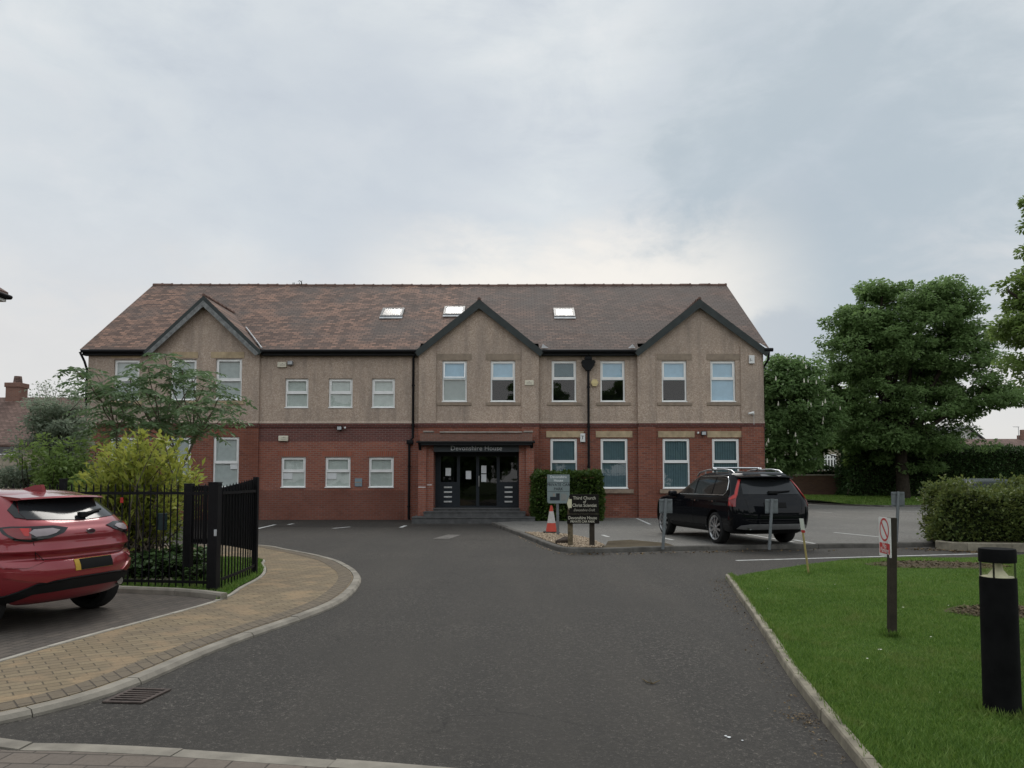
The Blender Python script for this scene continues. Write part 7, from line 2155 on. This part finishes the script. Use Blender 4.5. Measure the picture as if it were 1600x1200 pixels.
# ------------------------------------------------------------------ beyond the car park
def far_house(name, label, x0, x1, y0, y1, zb, ze, zr, wall, roof, axis='x', group=None):
    t = thing(name, label, 'house', ((x0 + x1) / 2, y0, zb), group)
    mb = MB(); mb.box(x0, x1, y0, y1, zb, ze)
    if axis == 'x':
        ym = (y0 + y1) / 2; mb.poly([(x0, y0, ze), (x0, ym, zr - .1), (x0, y1, ze)]); mb.poly([(x1, y0, ze), (x1, y1, ze), (x1, ym, zr - .1)])
        wl = mb.build('wall', wall, t)
        r = MB(); o = .35
        for s in (0, 1):
            ya = y0 - o if s == 0 else y1 + o; k = (zr - ze) / ((y1 - y0) / 2)
            r.prism([(x0 - o, ya, ze - k * o), (x1 + o, ya, ze - k * o), (x1 + o, ym, zr), (x0 - o, ym, zr)], (0, 0, .12))
    else:
        xm = (x0 + x1) / 2; mb.poly([(x0, y0, ze), (x1, y0, ze), (xm, y0, zr - .1)])
        wl = mb.build('wall', wall, t)
        r = MB(); o = .4; k = (zr - ze) / ((x1 - x0) / 2)
        for s in (0, 1):
            xa = x0 - o if s == 0 else x1 + o
            r.prism([(xa, y0 - o, ze - k * o), (xm, y0 - o, zr), (xm, y1 + o, zr), (xa, y1 + o, ze - k * o)], (0, 0, .12))
    rf_ = r.build('roof', roof, t)
    return t, wl, rf_
def bay_window(t, x0, x1, y, z0, z1, panes=4, trans=.72):
    f = MB(); w_ = x1 - x0
    f.box(x0, x1, y - .5, y - .02, z0 - .35, z0 - .002); f.box(x0, x1, y - .5, y - .02, z1, z1 + .18)
    for i in range(panes + 1): xx = x0 + w_ * i / panes; f.box(max(x0, xx - .05), min(x1, xx + .05), y - .5, y - .40, z0, z1 - .001)
    zt = z0 + (z1 - z0) * trans; f.box(x0 + .001, x1 - .001, y - .49, y - .41, zt - .05, zt + .05)
    fo = f.build('bay_window', M['upvc'], t)
    g_ = MB(); g_.box(x0 + .02, x1 - .02, y - .45, y - .01, z0, z1 - .002); g_.build('pane', M['privacy'], fo)
# garden wall
Yw = 50.6
t = thing('brick_wall', 'low dark brick wall with a pale coping at the far grass verge', 'wall', (W(1285, 770, Yw)[0], Yw, .4))
xa, xb = W(1185, 760, Yw)[0], W(1345, 760, Yw)[0]
mb = MB(); mb.box(xa, xb, Yw, Yw + .24, .2, FZ(743.5, Yw)); mb.build('wall_face', M['brick_wall'], t)
mb = MB(); mb.bbox(xa, xb, Yw - .04, Yw + .28, FZ(743.4, Yw), FZ(741.2, Yw), .02); mb.build('coping', M['stone_grey'], t)
# white-framed house behind the chestnut
Yh = 72.0
M['cream_render'] = simple('cream_house_render', (.36, .31, .24), .85, .2, var=.15)
M['white_render'] = simple('white_house_render', (.55, .55, .52), .85, .2, var=.1)
hx0, hx1 = W(1284, 700, Yh)[0], W(1345, 700, Yh)[0]
t, wl, rf_ = far_house('bungalow', 'house with white framed bay windows and steep grey gable behind the wall', hx0, hx1, Yh, Yh + 9, .2, FZ(709, Yh), FZ(668, Yh), M['cream_render'], M['slates'], 'y')
bay_window(t, W(1285, 720, Yh)[0], W(1303, 720, Yh)[0], Yh - .0, FZ(729, Yh), FZ(713, Yh), 4)
t, wl, rf_ = far_house('bungalow', 'pale house with white window frames beside the chestnut trunk', W(1240, 700, 74)[0], W(1286, 700, 74)[0] - .2, 74, 82, .2, FZ(712, 74), FZ(680, 74), M['brick_brown'], M['slates'], 'x')
bay_window(t, W(1252, 720, 74)[0], W(1262, 720, 74)[0], 74, FZ(732, 74), FZ(720, 74), 2)
bay_window(t, W(1273, 720, 74)[0], W(1282, 720, 74)[0], 74, FZ(732, 74), FZ(720, 74), 2)
# red-roofed and white-gabled houses over the hedge
Yh = 84.0
t, wl, rf_ = far_house('cottage', 'white gabled house with dark barge edge above the far hedge', W(1468, 690, Yh)[0], W(1552, 690, Yh)[0], Yh, Yh + 10, .3, FZ(700, Yh), FZ(666, Yh), M['white_render'], M['slates'], 'y')
Yh = 78.0
t, wl, rf_ = far_house('cottage', 'low house with red brown tiled roof and brick chimney above the far hedge', W(1525, 690, Yh)[0], W(1640, 690, Yh)[0], Yh, Yh + 7, .3, FZ(702, Yh), FZ(687.5, Yh + 3.5), M['cream_render'], M['tiles_far'], 'x')
mb = MB(); xx = W(1597, 690, Yh + 3.5)[0]; mb.bbox(xx - .3, xx + .5, Yh + 3.1, Yh + 3.9, FZ(694, Yh + 3.5), FZ(680, Yh + 3.5), .03); mb.bbox(xx - .1, xx + .3, Yh + 3.3, Yh + 3.7, FZ(680, Yh + 3.5), FZ(671.5, Yh + 3.5), .03); mb.build('chimney', M['brick_brown'], rf_)
mb = MB(); za = FZ(667, Yh + 3.5); xa = W(1591, 690, Yh + 3.5)[0]; mb.tube([(xa, Yh + 3.4, FZ(688, Yh + 3.5)), (xa, Yh + 3.4, za)], .025, 5); mb.tube([(xa - .55, Yh + 3.4, za), (xa + .1, Yh + 3.4, za - .02)], .02, 5)
for k in range(5): mb.tube([(xa - .5 + k * .12, Yh + 3.25, za), (xa - .5 + k * .12, Yh + 3.55, za)], .01, 4)
mb.build('aerial', M['post_grey'], rf_)
# yellow notice board over the hedge
Yn = 56.0
t = thing('notice_board', 'yellow notice board standing above the end of the far hedge', 'sign', (W(1353, 740, Yn)[0], Yn, .4))
mb = MB(); mb.bbox(W(1337, 700, Yn)[0], W(1369, 700, Yn)[0], Yn, Yn + .06, FZ(706, Yn), FZ(692.5, Yn), .01); S = mb.build('board', simple('yellow_board', (.36, .25, .04), .6, .3, var=.1), t)
mb = MB()
for i, (a, b_) in enumerate(((1341, 1357), (1341, 1355), (1341, 1358))): mb.box(W(a, 700, Yn)[0], W(b_, 700, Yn)[0], Yn - .004, Yn - .0005, FZ(696.6 + i * 3.2, Yn), FZ(695.4 + i * 3.2, Yn))
mb.build('lettering', M['wood_dark'], S)
mb = MB(); c = W(1363, 699, Yn); mb.prism([(c[0] + .2 * math.cos(a), Yn - .003, c[2] + .2 * math.sin(a)) for a in np.linspace(0, 6.283, 13)[:-1]], (0, .003, 0)); mb.build('emblem', M['sign_red'], S)
mb = MB()
for px in (1339.5, 1366.5): xx = W(px, 700, Yn)[0]; mb.box(xx - .05, xx + .05, Yn + .061, Yn + .16, .3, FZ(693, Yn))
mb.build('leg', M['wood_old'], t)
# lamp post on the far street
t = thing('street_lamp', 'thin grey lamp post in front of the white framed house', 'lamp', (W(1268.5, 735, 64)[0], 64, .3))
xx = W(1268.5, 735, 64)[0]; mb = MB(); mb.tube([(xx, 64, .2), (xx, 64, FZ(702, 64))], [.07, .05], 8); mb.build('post', M['post_grey'], t, smooth=50)
mb = MB(); mb.bbox(xx - .08, xx + .08, 63.92, 64.08, FZ(703, 64), FZ(701, 64), .02); mb.build('cap', M['post_grey'], t)
# ---- house with the chimney at the far left
Yl = 42.0
x0, x1 = W(-90, 690, Yl)[0], W(133, 690, Yl)[0]
t, wl, rf_ = far_house('semi_detached_house', 'pale house with brown roof and tall brick chimney at the far left', x0, x1 + 3, Yl, Yl + 9, -.1, FZ(692, Yl), FZ(624, Yl + 4.5), M['cream_render'], M['tiles_far'], 'x')
f = MB(); f.box(W(-18, 700, Yl)[0], W(25, 700, Yl)[0], Yl - .06, Yl - .002, FZ(711, Yl), FZ(692.5, Yl)); fo = f.build('window', M['upvc'], t)
f = MB()
for a, b_ in ((-15, -2), (0, 22)): f.box(W(a, 700, Yl)[0], W(b_, 700, Yl)[0], Yl - .066, Yl - .0605, FZ(709, Yl), FZ(694.5, Yl))
f.build('pane', M['privacy'], fo)
Yc = Yl + 4.5
mb = MB(); a, b_ = W(14.5, 640, Yc)[0], W(36, 640, Yc)[0]; mb.box(a, b_, Yc - .4, Yc + .4, FZ(648, Yc), FZ(601, Yc)); mb.bbox(a - .06, b_ + .06, Yc - .46, Yc + .46, FZ(606, Yc), FZ(599, Yc), .02)
ch = mb.build('chimney', M['brick_brown'], rf_)
mb = MB(); mb.lathe([(.26, 0), (.20, FZ(588, Yc) - FZ(600, Yc))], ((a + b_) / 2 + .05, Yc, FZ(600, Yc)), 'Z', 12); mb.build('chimney_pot', M['tiles_far'], rf_)
# ---- eaves corner of the near house on the left
Ye = 20.0
ex0 = W(13, 460, Ye)[0]; zc = FZ(463, Ye)
t = thing('near_house', 'corner of a tiled eave jutting in at the upper left edge', 'house', (ex0 - 3.4, Ye - 3, 0))
mb = MB(); mb.box(ex0 - 7, ex0 - .55, Ye - 7, Ye - .5, -.05, zc - .12); mb.build('wall', M['brick'], t)
mb = MB()
mb.prism([(ex0, Ye, zc), (ex0, Ye - 7.5, zc), (ex0 - 3.7, Ye - 3.75, zc + 2.9)], (0, 0, .10))
mb.prism([(ex0 - 7.4, Ye, zc), (ex0, Ye, zc), (ex0 - 3.7, Ye - 3.75, zc + 2.9)], (0, 0, .10))
mb.build('roof', M['tiles_far'], t)
mb = MB(); mb.tube([(ex0 + .03, Ye + .05, zc - .02), (ex0 + .03, Ye - 7.5, zc - .02)], .06, 8); mb.tube([(ex0 + .03, Ye + .05, zc - .02), (ex0 - 7.4, Ye + .05, zc - .02)], .06, 8); mb.build('gutter', M['black_iron'], t, smooth=50)
mb = MB(); mb.box(ex0 - 7.4, ex0 - .03, Ye - .5, Ye - .03, zc - .16, zc - .10); mb.box(ex0 - .54, ex0 - .03, Ye - 7, Ye - .5005, zc - .16, zc - .10); mb.build('soffit', M['sign_white'], t)
# bird or bent aerial on the ridge
t = thing('ridge_plant', 'small weed growing from the ridge tiles of the roof', 'plant', (FX(470, Y_RIDGE, 444), Y_RIDGE, Z_RIDGE))
mb = MB(); x_ = FX(472, Y_RIDGE, 444); zz_ = Z_RIDGE + .05
mb.tube([(x_, Y_RIDGE - .05, zz_ - .06), (x_ - .02, Y_RIDGE - .05, zz_ + .08), (x_ - .1, Y_RIDGE - .05, zz_ + .13), (x_ - .19, Y_RIDGE - .05, zz_ + .10)], [.03, .022, .018, .006], 6)
mb.tube([(x_ - .02, Y_RIDGE - .05, zz_ + .08), (x_ + .02, Y_RIDGE - .05, zz_ + .16)], [.014, .005], 5)
for dx in (-.42, -.36, -.12): mb.tube([(x_ + dx, Y_RIDGE - .05, zz_ - .05), (x_ + dx + .01, Y_RIDGE - .05, zz_ + .05)], [.025, .01], 5)
mb.build('stem', M['twig'], t)
# ---- the tree belt behind the photographer, which the windows and paintwork reflect
rg = np.random.default_rng(77)
n = 26000
xx = rg.uniform(-60, 60, n)
top = 9.0 + 2.5 * np.sin(xx * .21) + 1.8 * np.sin(xx * .53 + 1) + .8 * np.sin(xx * 1.7)
zz_ = rg.uniform(.2, 1, n) ** .8 * top
P = np.stack([xx, -20 - rg.uniform(0, 5, n), zz_], 1)
Dd = rg.normal(size=(n, 3))
o = leaf_cards('tree_belt', P, Dd, 1.1, M['leaf_tree'], None, .7, seed=78)
tag(o, 'belt of trees across the road behind the photographer', 'trees', kind='stuff')
